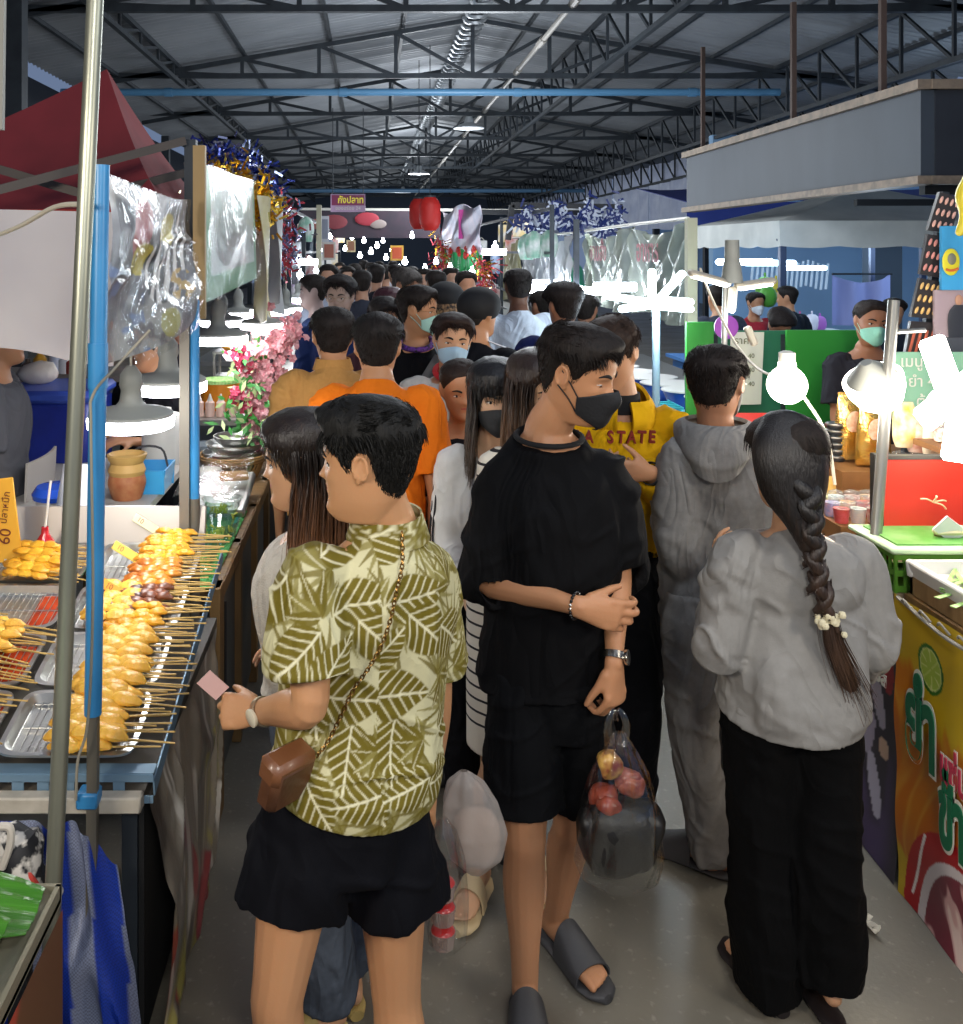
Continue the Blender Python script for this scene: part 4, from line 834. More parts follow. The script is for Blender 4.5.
m=MB();J=P11.J;a_,b_=J['neck']+V3(.10,-.12,-.06),J['hip']+V3(-.14,-.15,.12);m.tube([a_,(a_+b_)/2+V3(0,-.04,0),b_],[(.022,.003)]*3,n=8,hint=(1,0,0),res=4);P11.add(m,'crossbody_strap',mat('strap_grey','#6b6a68',rough=.6))
m=MB();nk=J['neck'];m.tube([nk+V3(.078*math.cos(a),.072*math.sin(a)-.01,-.004+.03*math.sin(a)) for a in np.linspace(0,2*math.pi,24,endpoint=False)],.013,n=8,closed=True,res=1);P11.add(m,'collar_print',mat('collar_purple','#7a3fb0',rough=.7,c2='#15121c',nscale=60))
P12=crowd(333,303,3.85,6,'man seen from behind in a ribbed tan polo with short black hair',skin='#c08e68',hyaw=8,hair='short',hc='#14100e',top='#b98a4e',c2='#a97c44',up=.045,hthick=.016,vx=.0072,bulk=1.04,sleeve='short')
m=MB();nk=P12.J['neck'];m.grid( lambda U,W:(nk[0]+(.066+.014*W)*np.cos(U*6.283),nk[1]+(.064+.012*W)*np.sin(U*6.283),nk[2]+.030-.045*W),30,6,th=.004);P12.add(m,'polo_collar',P12.tm)
P13=crowd(377,309,3.36,-4,'man seen from behind in a bright orange tee with short black hair',skin='#c8946c',hyaw=-2,hair='short',hc='#120f0d',top='#e8791a',c2='#de7016',up=.05,hthick=.018,vx=.0068,bulk=1.0,loose=1.0,sleeve='short')
P14=crowd(341,273,5.5,170,'man in a navy tee with blue-lit face and glasses facing us',skin='#a08a80',hyaw=165,hair='short',hc='#0f0f14',top='#1c2c5a',glasses='#b0b4c0',vx=.009,hthick=.026,hfront=.016)
P15=crowd(384,292,4.9,185,'woman with black hair whose face shows between the tan and orange shirts',fem=True,skin='#b88a70',hair='long',hc='#100e10',top='#3a2228',len_=-.25,vx=.009,hyaw=195,pitch=-12)
P16=crowd(388,283,5.7,200,'woman with long maroon hair turned sideways',fem=True,skin='#b88a70',hair='long',hc='#3a0f1c',top='#2a2a3a',len_=-.35,tips='#5a1c34',vx=.010,hyaw=240,amin=62)
P17=crowd(404,265,6.3,200,'grey-haired man in a black and white patterned shirt looking down',skin='#b5866a',hair='short',hc='#57534f',top='#17181c',c2='#c9c9cc',vx=.010,hyaw=235,pitch=-18)
P18=crowd(447,284,5.5,10,'person from behind with a black cap and a leopard print headscarf',fem=True,hair='long',hc='#101012',top='#1c1b20',vx=.010)
m=MB();c_=P18.J['head'];m.tube([c_+V3(0,.01,.02),c_+V3(0,.0,-.06),c_+V3(0,.0,-.15),c_+V3(0,0,-.22)],[(.105,.12),(.115,.125),(.12,.12),(.15,.13)],n=20,res=3,cap='round');P18.add(m,'headscarf',mat('leopard','#8a6a4a',rough=.8,c2='#1c1512',nscale=38,namt=.25))
m=MB();m.ball(c_+V3(0,-.01,.075),(.108,.118,.085),n=18);P18.add(m,'cap',mat('cap_black','#0e0e12',rough=.8))
P19=crowd(477,285,4.6,-30,'person in a black cap and black track jacket with white shoulder stripes',skin='#c08e68',hair='short',hc='#121010',top='#0e1016',sleeve='long',hthick=.004,hn=300,hyaw=-55,vx=.0085)
def cap(P,m_,brim=90,label='cap'):
 m=MB();aa=P.M
 v=MB();v.ball((0,-.004,.045),(.101,.119,.094),n=22);v.tube([(-.06,.085,.052),(0,.115,.050),(.06,.085,.052)],[(.01,.012)]*3,n=8);v.grid( lambda U,W:(.075*np.cos(math.pi*(1-U))*(1-.1*W),.085*np.sin(math.pi*U)**.6+.075*W*np.sin(math.pi*U)**.5+.01,.045-.02*W),16,8,th=.004);v.ball((0,0,.132),.008,n=8)
 return P.hadd(v.verts(),v.f,label,m_)
cap(P19,mat('cap_black','#0e0e12'))
m=MB()
for k2 in range(3):
 J=P19.J;off=nrm(V3(.9,-.35+.22*k2,.3));m.tube([J['neck']+V3(.05,-.03+.02*k2,.015),J['sR']+off*.062,J['sR']+(J['eR']-J['sR'])*.5+off*.070,J['eR']+off*.068],[(.008,.003)]*4,n=6,hint=(0,1,0),res=4)
P19.add(m,'white_stripes',mat('stripe_white','#d9d9dc',rough=.7))
P20=crowd(519,259,5.75,4,'tall man seen from behind in a loose pale blue-white tee',skin='#6a4a3a',hair='short',hc='#141214',top='#b9c3cf',vx=.0095,hthick=.008,bulk=1.08,loose=1.15)
P21=crowd(562,281,5.05,-25,'man from behind in a navy jersey with white letters',skin='#a5765c',hair='short',hc='#161214',top='#1a2250',vx=.0095,hyaw=20,hthick=.032,bulk=1.05)
q=text_mesh('PE',.085,'printed_letters',mat('stripe_white','#d9d9dc'),P21.o,frame(P21.J['neck']-P21.base+V3(-.13,-.135,-.08),V3(1,-.2,0),V3(0,0,1)),extrude=.003)
far_people=[(465,268,7.5,190,'man with a tan face in the distance behind the black cap','#23262e','#b58468',None),(572,262,10.2,180,'person in a green headscarf between the silvery and clear curtains','#1f4a3a','#a5806c','green'),(545,288,6.9,30,'dark-haired head left of the navy jersey','#23252b','#a5765c',None),(585,291,6.7,-30,'dark-haired head right of the navy jersey','#2a2c36','#a5765c',None),(329,262,8.6,175,'person in light grey at the left of the distant crowd','#8a93a5','#b08a74',None),(347,264,9.5,185,'masked person in white in the distant crowd','#c3c9d3','#b08a74','mask'),(362,268,8.2,5,'person from behind in charcoal in the distant crowd','#2c2f3a','#a57f68',None),(376,262,9.0,0,'person from behind in black in the distant crowd','#17181f','#a57f68',None),(355,262,12.0,10,'person in slate far down the aisle','#4a5568','#a57f68',None),(371,261,13.5,190,'person in pale blue far down the aisle','#8fa0b8','#b08a74',None),(385,263,11.5,-10,'person in dark grey far down the aisle','#33363f','#a57f68',None),(396,262,10.5,20,'person in beige far down the aisle','#9a8f80','#a57f68',None),(411,264,9.8,180,'person in maroon in the distant crowd','#4a2730','#b08a74',None),(425,266,8.8,170,'person in black by the distant wreath stall','#191a20','#b08a74',None),(437,268,8.0,15,'person with dark hair left of the black cap','#2b2f38','#a57f68',None),(450,265,9.5,190,'person in grey below the wreaths','#6a6f7a','#b08a74',None),(340,261,15,180,'person in blue very far down the aisle','#3a5080','#b08a74',None),(364,259,17,5,'person in black very far down the aisle','#20222a','#a57f68',None),(379,260,16,180,'person in white very far down the aisle','#b9bfc9','#b08a74',None),(393,259,18,0,'person in teal very far down the aisle','#2f5a60','#a57f68',None),(317,272,6.6,95,'person in navy standing left of the blue-lit face','#1c2a4a','#9a8a88',None)]
for (px,yt,Y,yaw,lab,tc_,sk,ex) in far_people:
 P=crowd(px,yt,Y,yaw,lab,skin=sk,top=tc_,vx=.013 if Y<10 else .018,hn=500,mask='#d5dde0' if ex=='mask' else None,sleeve='short' if px%2 else 'long',group='distant crowd',fem=bool(px%3==0),face=Y<8.5)
 if ex=='green':m=MB();c_=P.J['head'];m.tube([c_+V3(0,.01,.13),c_+V3(0,.01,.06),c_+V3(0,.01,-.06),c_+V3(0,.0,-.20)],[(.06,.06),(.11,.12),(.12,.13),(.17,.14)],n=18,res=3,cap='round');P.add(m,'headscarf',mat('scarf_green','#1f7a5c',rough=.7))
P27=crowd(869,295,4.85,172,'vendor in a black v-neck tee and mint mask holding a phone',skin='#a06f52',hyaw=176,hair='tied',hn=400,hc='#1c120e',top='#232228',arms='phone',mask='#8fcdb4',vx=.0075,fem=True,hthick=.012,kind='pants',bulk=1.15,up=.02,comb= lambda P,a,h:np.stack([P[:,0]*2,-.6+0*a,-.3+0*a],1),hroll=-6)
m=MB();c_=(P27.J['wL']+P27.J['wR'])/2+V3(0,-.08,.03);m.box(c_,(.15,.075,.009),rot=(.35,.1,.1),bevel=.004);m.build('phone',mat('phone_red','#7a3a38',rough=.3),loc=c_,label='phone with a reddish back held by the green-masked vendor',cat='phone')
P28=crowd(778,316,7.2,180,'person with thick black hair bent low behind the dark green screen',skin='#a57860',hair='short',hc='#191416',top='#3a3a42',hthick=.03,pitch=-40,vx=.011)
P29=crowd(789,284,9.3,20,'person in a black tee beyond the gazebo leg',top='#1f2733',hair='short',vx=.012,hyaw=60)
P30=crowd(754,290,9.8,190,'masked person in a red top under the gazebo',top='#a8323c',hair='short',vx=.012,mask='#d9e0e4')
P31=crowd(719,283,8.3,10,'person from behind in a dark striped tee left of the stand lamp',top='#2a2f3c',hair='short',vx=.011,bulk=1.15,c2='#4a5060')
P32=crowd(893,308,8.6,170,'person with dark bundled hair behind the vendor',top='#22262f',hair='short',vx=.012,hthick=.035,fem=True)
PL1=crowd(-4,303,3.95,-80,'left vendor in a dark grey tee and light apron beside the blue cooler',top='#55565c',hair='short',vx=.009,arms='down',sleeve='short')
m=MB();J=PL1.J;m.grid( lambda U,W:(J['hip'][0]+.185+.02*np.sin(U*3.1)-.02*W,J['hip'][1]-.17+.34*U,1.10-.44*W),12,12,th=.01);PL1.add(m,'apron',mat('apron_grey','#a5a09a',rough=.8))
PL2=crowd(150,322,5.0,150,'vendor in black reaching over the pots behind the near lamp',top='#131318',hair='short',vx=.009,arms='front')
PL3=crowd(178,300,6.6,110,'vendor in a dark shirt further down the left stalls',top='#1b2030',hair='short',vx=.010,arms='front',skin='#a5705a')
bagf_=mat('bag_film','#ffffff',rough=.10,metal=1,bump=1,bscale=22,bstretch=(1.6,1.6,.35),gloss_tr=(.08,'#f4f5f4',.30))
bc=at(620,800,2.24);hb_=J3['wL']+V3(.02,-.05,-.10)
o=empty('plastic_bag',bc,'clear plastic bag of red food and a black bundle hanging from one hand','bag')
top=at(616,728,2.27);m=MB();n_=30
def bagw(U,W):
 a=U*2*math.pi;prof=np.interp(W,[0,.08,.25,.5,.78,.93,1],[.012,.03,.062,.092,.105,.085,.03]);fo=1+.10*np.sin(a*9+W*6)*(1-W)+.05*np.sin(a*4+W*9)
 return bc[0]+prof*fo*np.cos(a)+(top[0]-bc[0])*(1-W)**2,bc[1]+prof*.62*fo*np.sin(a),top[2]+.005-.375*W
m.grid(bagw,64,40);m.build('clear_bag',bagf_,o,abs_=True)
m=MB()
for sg in (-1,1):m.tube([top+V3(sg*.014,0,-.04),top+V3(sg*.022,-.01,.012),top+V3(sg*.006,-.005,.045),top+V3(-sg*.004,0,.02)],[(.014,.003),(.009,.003),(.006,.003),(.006,.003)],n=8,res=4)
m.build('twisted_handles',bagf_,o,abs_=True)
o2=empty('bundle',bc+V3(0,0,-.10),'black wrapped bundle at the bottom of the clear bag','bundle');m=MB();c0=bc+V3(.0,0,-.085)
m.ball(c0+V3(.0,0,0),(.088,.05,.085),n=22,sq=.3);m.ball(c0+V3(.055,.0,.01),(.04,.04,.06),n=14,sq=.4,rot=(0,.4,0));m.ball(c0+V3(-.065,.0,-.005),(.03,.035,.065),n=14,sq=.4,rot=(0,-.2,0));v=m.verts();m.v=[v+(fbm(v*16,3,3)-.5)[:,None]*.03];m.build('black_wrap',mat('wrap_black','#121110',rough=.45,bump=.5,bscale=18),o2,abs_=True)
rg=random.Random(21)
for i in range(7):
 c_=bc+V3(rg.uniform(-.05,.05)*(1-.25*(i%3)),rg.uniform(-.02,.02),-.0+.042*(i%3)+rg.uniform(-.01,.01));m=MB();m.ball(c_,(.032,.022,.026),n=12,sq=.2,rot=(rg.random(),rg.random(),0));v=m.verts();m.v=[v+(fbm(v*40,i,2)-.5)[:,None]*.014];m.build('food_parcel',mat('parcel_%d'%(i%3),['#a8503c','#b9705a','#c9a052'][i%3],rough=.35,c2='#7a3424',nscale=30),loc=c_,label='reddish food parcel inside the clear bag above the black bundle',cat='food',group='food parcels in the clear bag')
c_=J1['wL']+V3(-.105,.045,.035);m=MB();m.box((0,0,0),(.055,.0015,.042),rot=(.2,.75,.1));q=m.build('paper_slip',mat('slip_pink','#d9b0aa',rough=.7),smooth=False);q.location=c_;tag(q,'small pink paper slip between the fingers of the leaf-print shirt person','paper slip')
bp=at(286,778,1.80);o=empty('handbag',bp,'small brown leather chain bag at the hip of the leaf-print shirt','bag');lt=mat('leather_brown','#5f3b22',rough=.45,c2='#4a2c18',nscale=12,bump=.2,bscale=50,coat=.1)
Rm=(.0,.32,-.75)
m=MB();m.box(bp,(.052,.105,.10),rot=Rm,bevel=.014);m.build('bag_body',lt,o,abs_=True)
m=MB();Mr=np.array(Euler(Rm).to_matrix());
m.box(bp+Mr@V3(-.005,0,.030),(.058,.108,.052),rot=Rm,bevel=.012);fl=m.build('flap',mat('leather_flap','#6e4529',rough=.4,coat=.15,bump=.15,bscale=40),o,abs_=True)
m=MB();m.ball(bp+Mr@V3(-.04,.0,.01),.007,n=10);m.build('clasp',mat('brass','#c9a05a',rough=.25,metal=1),o,abs_=True)
sv=np.empty(len(P1.to.data.vertices)*3);P1.to.data.vertices.foreach_get('co',sv);sv=sv.reshape(-1,3)+P1.base
def on_cloth(px,py):
 qx=(sv[:,0]/sv[:,1])*950+PX;qy=PY-(sv[:,2]-EYE)/sv[:,1]*950;d=(qx-px)**2+(qy-py)**2;c=np.where(d<60)[0]
 if not len(c):c=[np.argmin(d)]
 i=c[np.argmin(sv[c,1])]; return sv[i]+V3(0,-.006,.001)
pts=[on_cloth(*p) for p in ((407,528),(408,560),(404,590),(398,620),(388,648),(374,672),(356,695),(338,718),(318,742),(300,762))]
C_,_=cr(np.array(pts),6);m=MB();seg=np.cumsum([0]+[np.linalg.norm(C_[i+1]-C_[i]) for i in range(len(C_)-1)]);L_=seg[-1];nl=int(L_/.0085)
for i in range(nl):
 s_=L_*i/nl;p=np.array([np.interp(s_,seg,C_[:,k]) for k in range(3)]);p2=np.array([np.interp(min(s_+.004,L_),seg,C_[:,k]) for k in range(3)]);d=nrm(p2-p);w_=nrm(np.cross(d,V3(0,1,0))) if i%2 else nrm(np.cross(d,V3(0,1,0))*.4+V3(0,-1,0))
 m.tube([p+d*.006*math.cos(t)+w_*.0034*math.sin(t) for t in np.linspace(0,2*math.pi,8,endpoint=False)],.0013,n=4,closed=True,res=1)
m.build('chain_strap',mat('brass_dark','#8a6a3a',rough=.35,metal=.9),o,abs_=True)
c_=at(476,828,2.32);o=empty('plastic_bag',c_,'full milky white plastic bag hanging right of the leaf-print person black shorts','bag');m=MB()
def wbag(U,W):
 a=U*2*math.pi;prof=np.interp(W,[0,.1,.3,.6,.85,1],[.010,.042,.066,.076,.064,.02]);fo=1+.07*np.sin(a*7+W*5)*(1-W*.5)+.04*np.sin(a*3-W*7); return c_[0]-.03*(1-W)**2+prof*fo*np.cos(a),c_[1]+.6*prof*fo*np.sin(a),c_[2]+.14-.25*W
m.grid(wbag,56,36);m.build('milky_bag',mat('bag_milky','#cfc6bf',rough=.3,bump=.7,bscale=20,gloss_tr=(.34,'#f0eae4',.3)),o,abs_=True)
m=MB();m.ball(c_+V3(0,0,-.02),(.06,.035,.07),n=16,sq=.2);m.build('white_parcel',mat('parcel_white','#b9a89c',rough=.7),loc=c_,label='pale parcel inside the milky plastic bag',cat='parcel')
c_=at(443,905,2.18);o=empty('plastic_bag',c_,'clear bag with three red-topped cups hanging by the black shorts','bag');m=MB()
def cbag(U,W):
 a=U*2*math.pi;prof=np.interp(W,[0,.1,.3,.6,.9,1],[.010,.03,.045,.050,.045,.015]);fo=1+.08*np.sin(a*6+W*5); return c_[0]+.01*W+prof*fo*np.cos(a),c_[1]+.7*prof*fo*np.sin(a),c_[2]+.20-.31*W
m.grid(cbag,48,32);m.build('clear_bag',bagf_,o,abs_=True)
for i in range(3):
 m=MB();cc=c_+V3(.0,0,.04-.055*i);m.lathe(cc,[(0,-.022),(.025,-.022),(.030,.012),(0,.012)],n=18);q=m.build('food_cup',mat('cup_clear','#c9b4ac',rough=.1,gloss_tr=(.25,'#e9e0dc')),loc=cc,label=['top red-lidded cup in the clear bag','middle red-lidded cup in the clear bag','bottom red-lidded cup in the clear bag'][i],cat='cup',group='red-topped cups in the clear bag');m=MB();m.ball(V3(0,0,.012),(.028,.026,.010),n=14);m.build('red_top',mat('jelly_red','#c8202a',rough=.3,coat=.4),q)
c_=at(446,500,3.2);m=MB();m.tube([c_+V3(0,0,.10),c_,c_+V3(0,0,-.12)],[(.02,.01),(.05,.03),(.055,.035)],n=16,res=3);m.build('plastic_bag',bagf_,loc=c_,label='small clear bag of yellow fruit held by the woman with the red collar',cat='bag')
m=MB();m.ball(c_+V3(0,0,-.06),(.035,.022,.045),n=12);m.build('fruit',mat('fruit_yellow','#c9b23c',rough=.5),loc=c_+V3(0,0,-.06),label='yellow fruit in the small clear bag',cat='food')
def S(name,mb,m,**k):o=mb.build(name,m,**k);o['kind']='structure'; return o
concrete=mat('concrete','#625e54',rough=.5,c2='#7b766a',nscale=1.3,namt=1.3,ndetail=8,bump=.12,bscale=55,spec=.35)
nt=concrete.node_tree;N=nt.nodes;L=nt.links;bs=N['Principled BSDF']
tc=[n for n in N if n.type=='TEX_COORD'][0];v1=N.new('ShaderNodeTexNoise');v1.inputs['Scale'].default_value=38;v1.inputs['Detail'].default_value=6;L.new(tc.outputs['Object'],v1.inputs[0])
rr=N.new('ShaderNodeValToRGB');rr.color_ramp.elements[0].position=.60;rr.color_ramp.elements[1].position=.74;rr.color_ramp.elements[0].color=(0,0,0,1);L.new(v1.outputs['Fac'],rr.inputs[0])
mx=N.new('ShaderNodeMix');mx.data_type='RGBA';old=bs.inputs['Base Color'].links[0].from_socket;L.new(old,mx.inputs[6]);mx.inputs[7].default_value=lin('#a19d91');ml=N.new('ShaderNodeMath');ml.operation='MULTIPLY';ml.inputs[1].default_value=.38;L.new(rr.outputs[0],ml.inputs[0]);L.new(ml.outputs[0],mx.inputs[0])
L.new(mx.outputs[2],bs.inputs['Base Color'])
rn=N.new('ShaderNodeTexNoise');rn.inputs['Scale'].default_value=2.2;rn.inputs['Detail'].default_value=6;L.new(tc.outputs['Object'],rn.inputs[0]);mr=N.new('ShaderNodeMapRange');mr.inputs['To Min'].default_value=.28;mr.inputs['To Max'].default_value=.68;L.new(rn.outputs['Fac'],mr.inputs[0]);L.new(mr.outputs[0],bs.inputs['Roughness'])
m=MB();m.box((2,26,-.1),(30,60,.2));S('floor',m,concrete)
tin=mat('tin_roof','#8d9196',rough=.5,metal=.15,c2='#73777d',nscale=1.2,namt=1,ndetail=5,spec=.4)
RX,RZ,SL=1.55,5.55,.172
def roof_z(x): return RZ-SL*abs(x-RX)
m=MB()
for x0,x1 in ((-4.6,RX),(RX,8.3)):
 def sheet(U,W):
  X=x0+(x1-x0)*W;Yy=5+50*U; return X,Yy,RZ-SL*np.abs(X-RX)+.022*np.sin(Yy*2*math.pi/.155)
 m.grid(sheet,2000,2)
S('ceiling',m,tin)
steel=mat('truss_steel','#2b3036',rough=.55,metal=.2,c2='#353b41',nscale=6,spec=.3)
TY=[10.35+4.0*n for n in range(10)]
zc=EYE+2.63
for i,Yt in enumerate(TY):
 m=MB();xl,xr=-4.4,7.9;zt= lambda x:roof_z(x)-.12
 m.bar((xl,Yt,zc),(xr,Yt,zc-.0),.075,.06);m.bar((xl,Yt+.12,zc),(xr,Yt+.12,zc),.03,.05)
 m.bar((xl,Yt,zt(xl)),(RX,Yt,zt(RX)),.07,.06);m.bar((RX,Yt,zt(RX)),(xr,Yt,zt(xr)),.07,.06)
 xs=[RX-5.8+1.16*k for k in range(11)]
 xs=[x for x in xs if xl<x<6.9]
 for k,x in enumerate(xs):
  if zt(x)-zc>.05:m.bar((x,Yt,zc),(x,Yt,zt(x)),.055,.05,hint=(1,0,0))
  if k+1<len(xs):
   x2=xs[k+1]
   a,b=((x,zt(x)),(x2,zc)) if x<RX-.1 else ((x,zc),(x2,zt(x2)))
   if a[1]>=zc-.02:m.bar((a[0],Yt,a[1]),(b[0],Yt,b[1]),.05,.05,hint=(0,1,0))
 S('trim_%d'%(i+1),m,steel,smooth=False)
k=20
for X,zb,zt_ in ((3.25,4.5,None),(6.15,3.95,None),(-2.9,4.5,None),(7.7,3.75,None),(RX,5.25,None)):
 m=MB();z1=roof_z(X)-.06
 m.bar((X,8,z1),(X,50,z1),.06);
 if X!=RX:
  m.bar((X,8,zb),(X,50,zb),.06)
  for j in range(42):
   y=8+j;m.bar((X,y,zb),(X,y,z1),.035);m.bar((X,y,zb),(X,y+1,z1),.035)
 S('trim_%d'%k,m,steel,smooth=False);k+=1
m=MB()
for X in (-3.8,-1.9,-.6,.5,2.4,4.3,5.2,7.0):
 m.bar((X,6,roof_z(X)-.05),(X,52,roof_z(X)-.05),.05,.05)
S('trim_%d'%k,m,steel,smooth=False);k+=1
m=MB()
for y in np.arange(6,50,.35):
 m.tube([(RX-.16,y,RZ-.16),(RX-.10,y+.12,RZ-.20),(RX+.10,y+.12,RZ-.20),(RX+.16,y,RZ-.16)],.035,n=5,res=2)
S('trim_%d'%k,m,mat('ridge_foil','#8f9499',rough=.35,metal=.5));k+=1
for X,Y in [(-4.3,y) for y in (8,14,20,27,34)]+[(7.95,y) for y in (22.4,26.4,30.4,34.4,38.4)]+[(-3.35,9.0)]:
 m=MB();m.box((X,Y,(roof_z(X)-.2)/2),(.16,.16,roof_z(X)-.2));m.box((X,Y,.01),(.3,.3,.02));S('column',m,steel,smooth=False)
m=MB();m.box((2,52,2.8),(14,.2,5.6));S('wall_back',m,mat('far_wall','#3a4454',rough=.9))
m=MB();m.box((-6.5,24,2.6),(.2,54,5.2));S('wall_left',m,mat('left_wall','#23262a',rough=.9))
m=MB();m.box((12.2,20,2.3),(.2,40,4.6));S('wall_right',m,mat('pale_blue_wall','#8fb4d6',rough=.8))
m=MB();m.box((9.2,17.0,2.0),(6.2,.2,4.0));S('partition_wall',m,mat('pale_blue_wall','#8fb4d6',rough=.8))
pb=mat('pipe_blue','#4f7fa3',rough=.4)
m=MB();m.tube([(-4.6,14.15,4.30),(6.1,14.15,4.30)],.055,n=12)
for x in (-3,-.4,2.2,4.8):m.tube([(x-.06,14.15,4.30),(x+.06,14.15,4.30)],.068,n=12)
m.build('water_pipe',pb,loc=(-4.6,14.15,4.3),label='long light blue pipe crossing under the nearer roof trusses',cat='pipe')
m=MB();m.tube([(-3.5,34.1,4.08),(8.4,34.1,4.08)],.07,n=12);m.build('water_pipe',mat('pipe_blue2','#5d87ad',rough=.4),loc=(-3.5,34.1,4.08),label='thin far light blue pipe crossing above the distant purple sign',cat='pipe')
m=MB();m.tube([(2.2,9,4.62),(2.2,46,4.62)],.035,n=8);
for y in np.arange(10,46,2.0):m.tube([(2.2,y,4.62),(2.2,y+.35,4.62)],.05,n=8)
m.build('lamp_conduit',mat('conduit','#77746f',rough=.5),loc=(2.2,9,4.62),label='pale conduit running along the hall just under the roof trusses',cat='conduit')
for i,(px,py,Y) in enumerate([(469,127,18.4),(419,173,26),(403,192,36)]):
 c=at(px,py,Y);o=empty('hanging_lamp',c,['nearest unlit saucer lamp hanging from the roof conduit','middle saucer lamp hanging from the roof conduit','farthest saucer lamp hanging from the roof conduit'][i],'lamp','saucer lamps under the roof')
 m=MB();m.lathe((0,0,0),[(.30,-.03),(.27,0),(.10,.08),(.06,.2),(0,.2)],n=20);m.build('lamp_shade',mat('shade_grey','#b8bec2',rough=.4),o)
 m=MB();m.tube([(0,0,.2),(0,0,4.6-c[2])],.02,n=6);m.build('cord',steel,o)
tp=mat('tarp_white','#c3cbe0',rough=.8,c2='#aab4d0',nscale=3,bump=.3,bscale=6)
for i in range(6):
 y0=22.6+4*i;
 def tarp(U,W): return 7.75+.05*np.sin(U*25+i)+0*W,y0+3.75*U,4.25-1.75*W+.03*np.sin(U*9)
 m=MB();m.grid(tarp,30,6,th=.01);m.build('tarpaulin',tp,loc=(7.75,y0,4.25),label='white tarpaulin hung from the right eave, '+['nearest of the row beside the dark fascia','second of the row counted from the fascia','third of the row counted from the fascia','fourth of the row counted from the fascia','fifth of the row counted from the fascia','last of the row, farthest away'][i],cat='tarpaulin',group='white tarpaulins along the eave')
fz0,fz1=EYE+4/7.9,EYE+4/3.34
fm=mat('fascia_panel','#353c45',rough=.6,c2='#404953',nscale=3.5,namt=1.4,ndetail=6,stretch=(1,1,.35))
fr=empty('fascia_board',(4.0,6.9,2.4),'big dark slate fascia box above the right-hand stalls','fascia')
m=MB();m.box((4.06,9.45,(fz0+fz1)/2),(.12,5.1,fz1-fz0-.06));m.build('side_panel',fm,fr,abs_=True,smooth=False)
m=MB();m.box((6.1,6.93,(fz0+fz1)/2),(4.0,.08,fz1-fz0-.06));m.build('front_panel',mat('fascia_front','#20242c',rough=.7,c2='#272b33',nscale=4),fr,abs_=True,smooth=False)
wt=mat('trim_wood','#8b7a68',rough=.6,c2='#6f6254',nscale=12)
for z,h in ((fz1,.07),(fz0,.06)):
 m=MB();m.box((4.03,9.45,z),(.16,5.2,h));m.box((6.1,6.9,z),(4.1,.12,h));m.build('edge_trim',wt,fr,abs_=True,smooth=False)
for y,hh in ((7.6,1.1),(9.2,1.2),(11.7,1.3)):
 m=MB();m.bar((4.1,y,fz1),(4.1,y,fz1+hh),.045);m.build('hanger_post',mat('rust_post','#4a3a33',rough=.7),fr,abs_=True,smooth=False)
m=MB();m.bar((4.3,7.4,2.42),(9,7.4,2.42),.08);m.bar((4.6,9,2.40),(9.5,9,2.40),.06);S('trim_%d'%k,m,mat('dark_bar','#1d2024',rough=.6),smooth=False);k+=1
g=empty('gazebo',(5.0,10.6,0),'white pop-up gazebo with blue-grey legs behind the green screens','gazebo');cm=mat('canopy_white','#c9cdca',rough=.8,c2='#bcc1bf',nscale=4)
gx0,gx1,gy0,gy1,ge=4.05,7.0,9.4,12.0,2.24
m=MB();cx_,cy_=(gx0+gx1)/2,(gy0+gy1)/2;ap=(cx_,cy_,2.68)
for a,b in (((gx0,gy0),(gx1,gy0)),((gx1,gy0),(gx1,gy1)),((gx1,gy1),(gx0,gy1)),((gx0,gy1),(gx0,gy0))):
 def roof(U,W):
  X=a[0]+(b[0]-a[0])*U;Yy=a[1]+(b[1]-a[1])*U;t=W;sag=-.05*np.sin(math.pi*t)*(1-.6*np.abs(2*U-1))
  return X+(ap[0]-X)*t,Yy+(ap[1]-Yy)*t,ge+(ap[2]-ge)*t+sag
 m.grid(roof,14,10,th=.006)
m.build('canopy',cm,g,abs_=True)
m=MB()
for a,b in (((gx0,gy0),(gx1,gy0)),((gx0,gy1),(gx0,gy0)),((gx1,gy0),(gx1,gy1))):
 def val(U,W):
  X=a[0]+(b[0]-a[0])*U;Yy=a[1]+(b[1]-a[1])*U; return X+.02*np.sin(U*20)*W,Yy-.015*W,ge-.25*W-.02*W*np.abs(np.sin(U*math.pi*5))
 m.grid(val,40,4,th=.006)
m.build('valance',cm,g,abs_=True)
lb=mat('leg_blue','#3b4a68',rough=.4,metal=.3)
for x,y in ((gx0+.05,gy0+.05),(gx1-.05,gy0+.05),(gx0+.05,gy1-.05),(gx1-.05,gy1-.05)):
 m=MB();m.bar((x,y,0),(x,y,ge),.06);m.box((x,y,.01),(.12,.12,.02));m.build('leg',lb,g,abs_=True,smooth=False)
m=MB()
for i in range(4):
 xa=gx0+(gx1-gx0)*i/4;xb=gx0+(gx1-gx0)*(i+1)/4;m.bar((xa,gy0+.06,ge-.05-.14*(i%2)),(xb,gy0+.06,ge-.05-.14*((i+1)%2)),.025);m.bar((xa,gy0+.06,ge-.19+.14*(i%2)),(xb,gy0+.06,ge-.19+.14*((i+1)%2)),.025)
m.build('scissor_truss',lb,g,abs_=True,smooth=False)
nv=mat('navy_canopy','#1c2f7a',rough=.7)
o=empty('canopy_tent',(5.6,13.8,0),'navy blue canopy tent beyond the white gazebo','tent')
m=MB()
def nav(U,W): return 4.4+5.5*U,13.2+2.5*W,2.62+.35*W-.03*np.sin(U*18)
m.grid(nav,30,4,th=.01)
def nav2(U,W): return 4.4+5.5*U,13.2-.02*np.sin(U*30)*W,2.62-.55*W
m.grid(nav2,60,4,th=.008);m.build('canopy',nv,o,abs_=True)
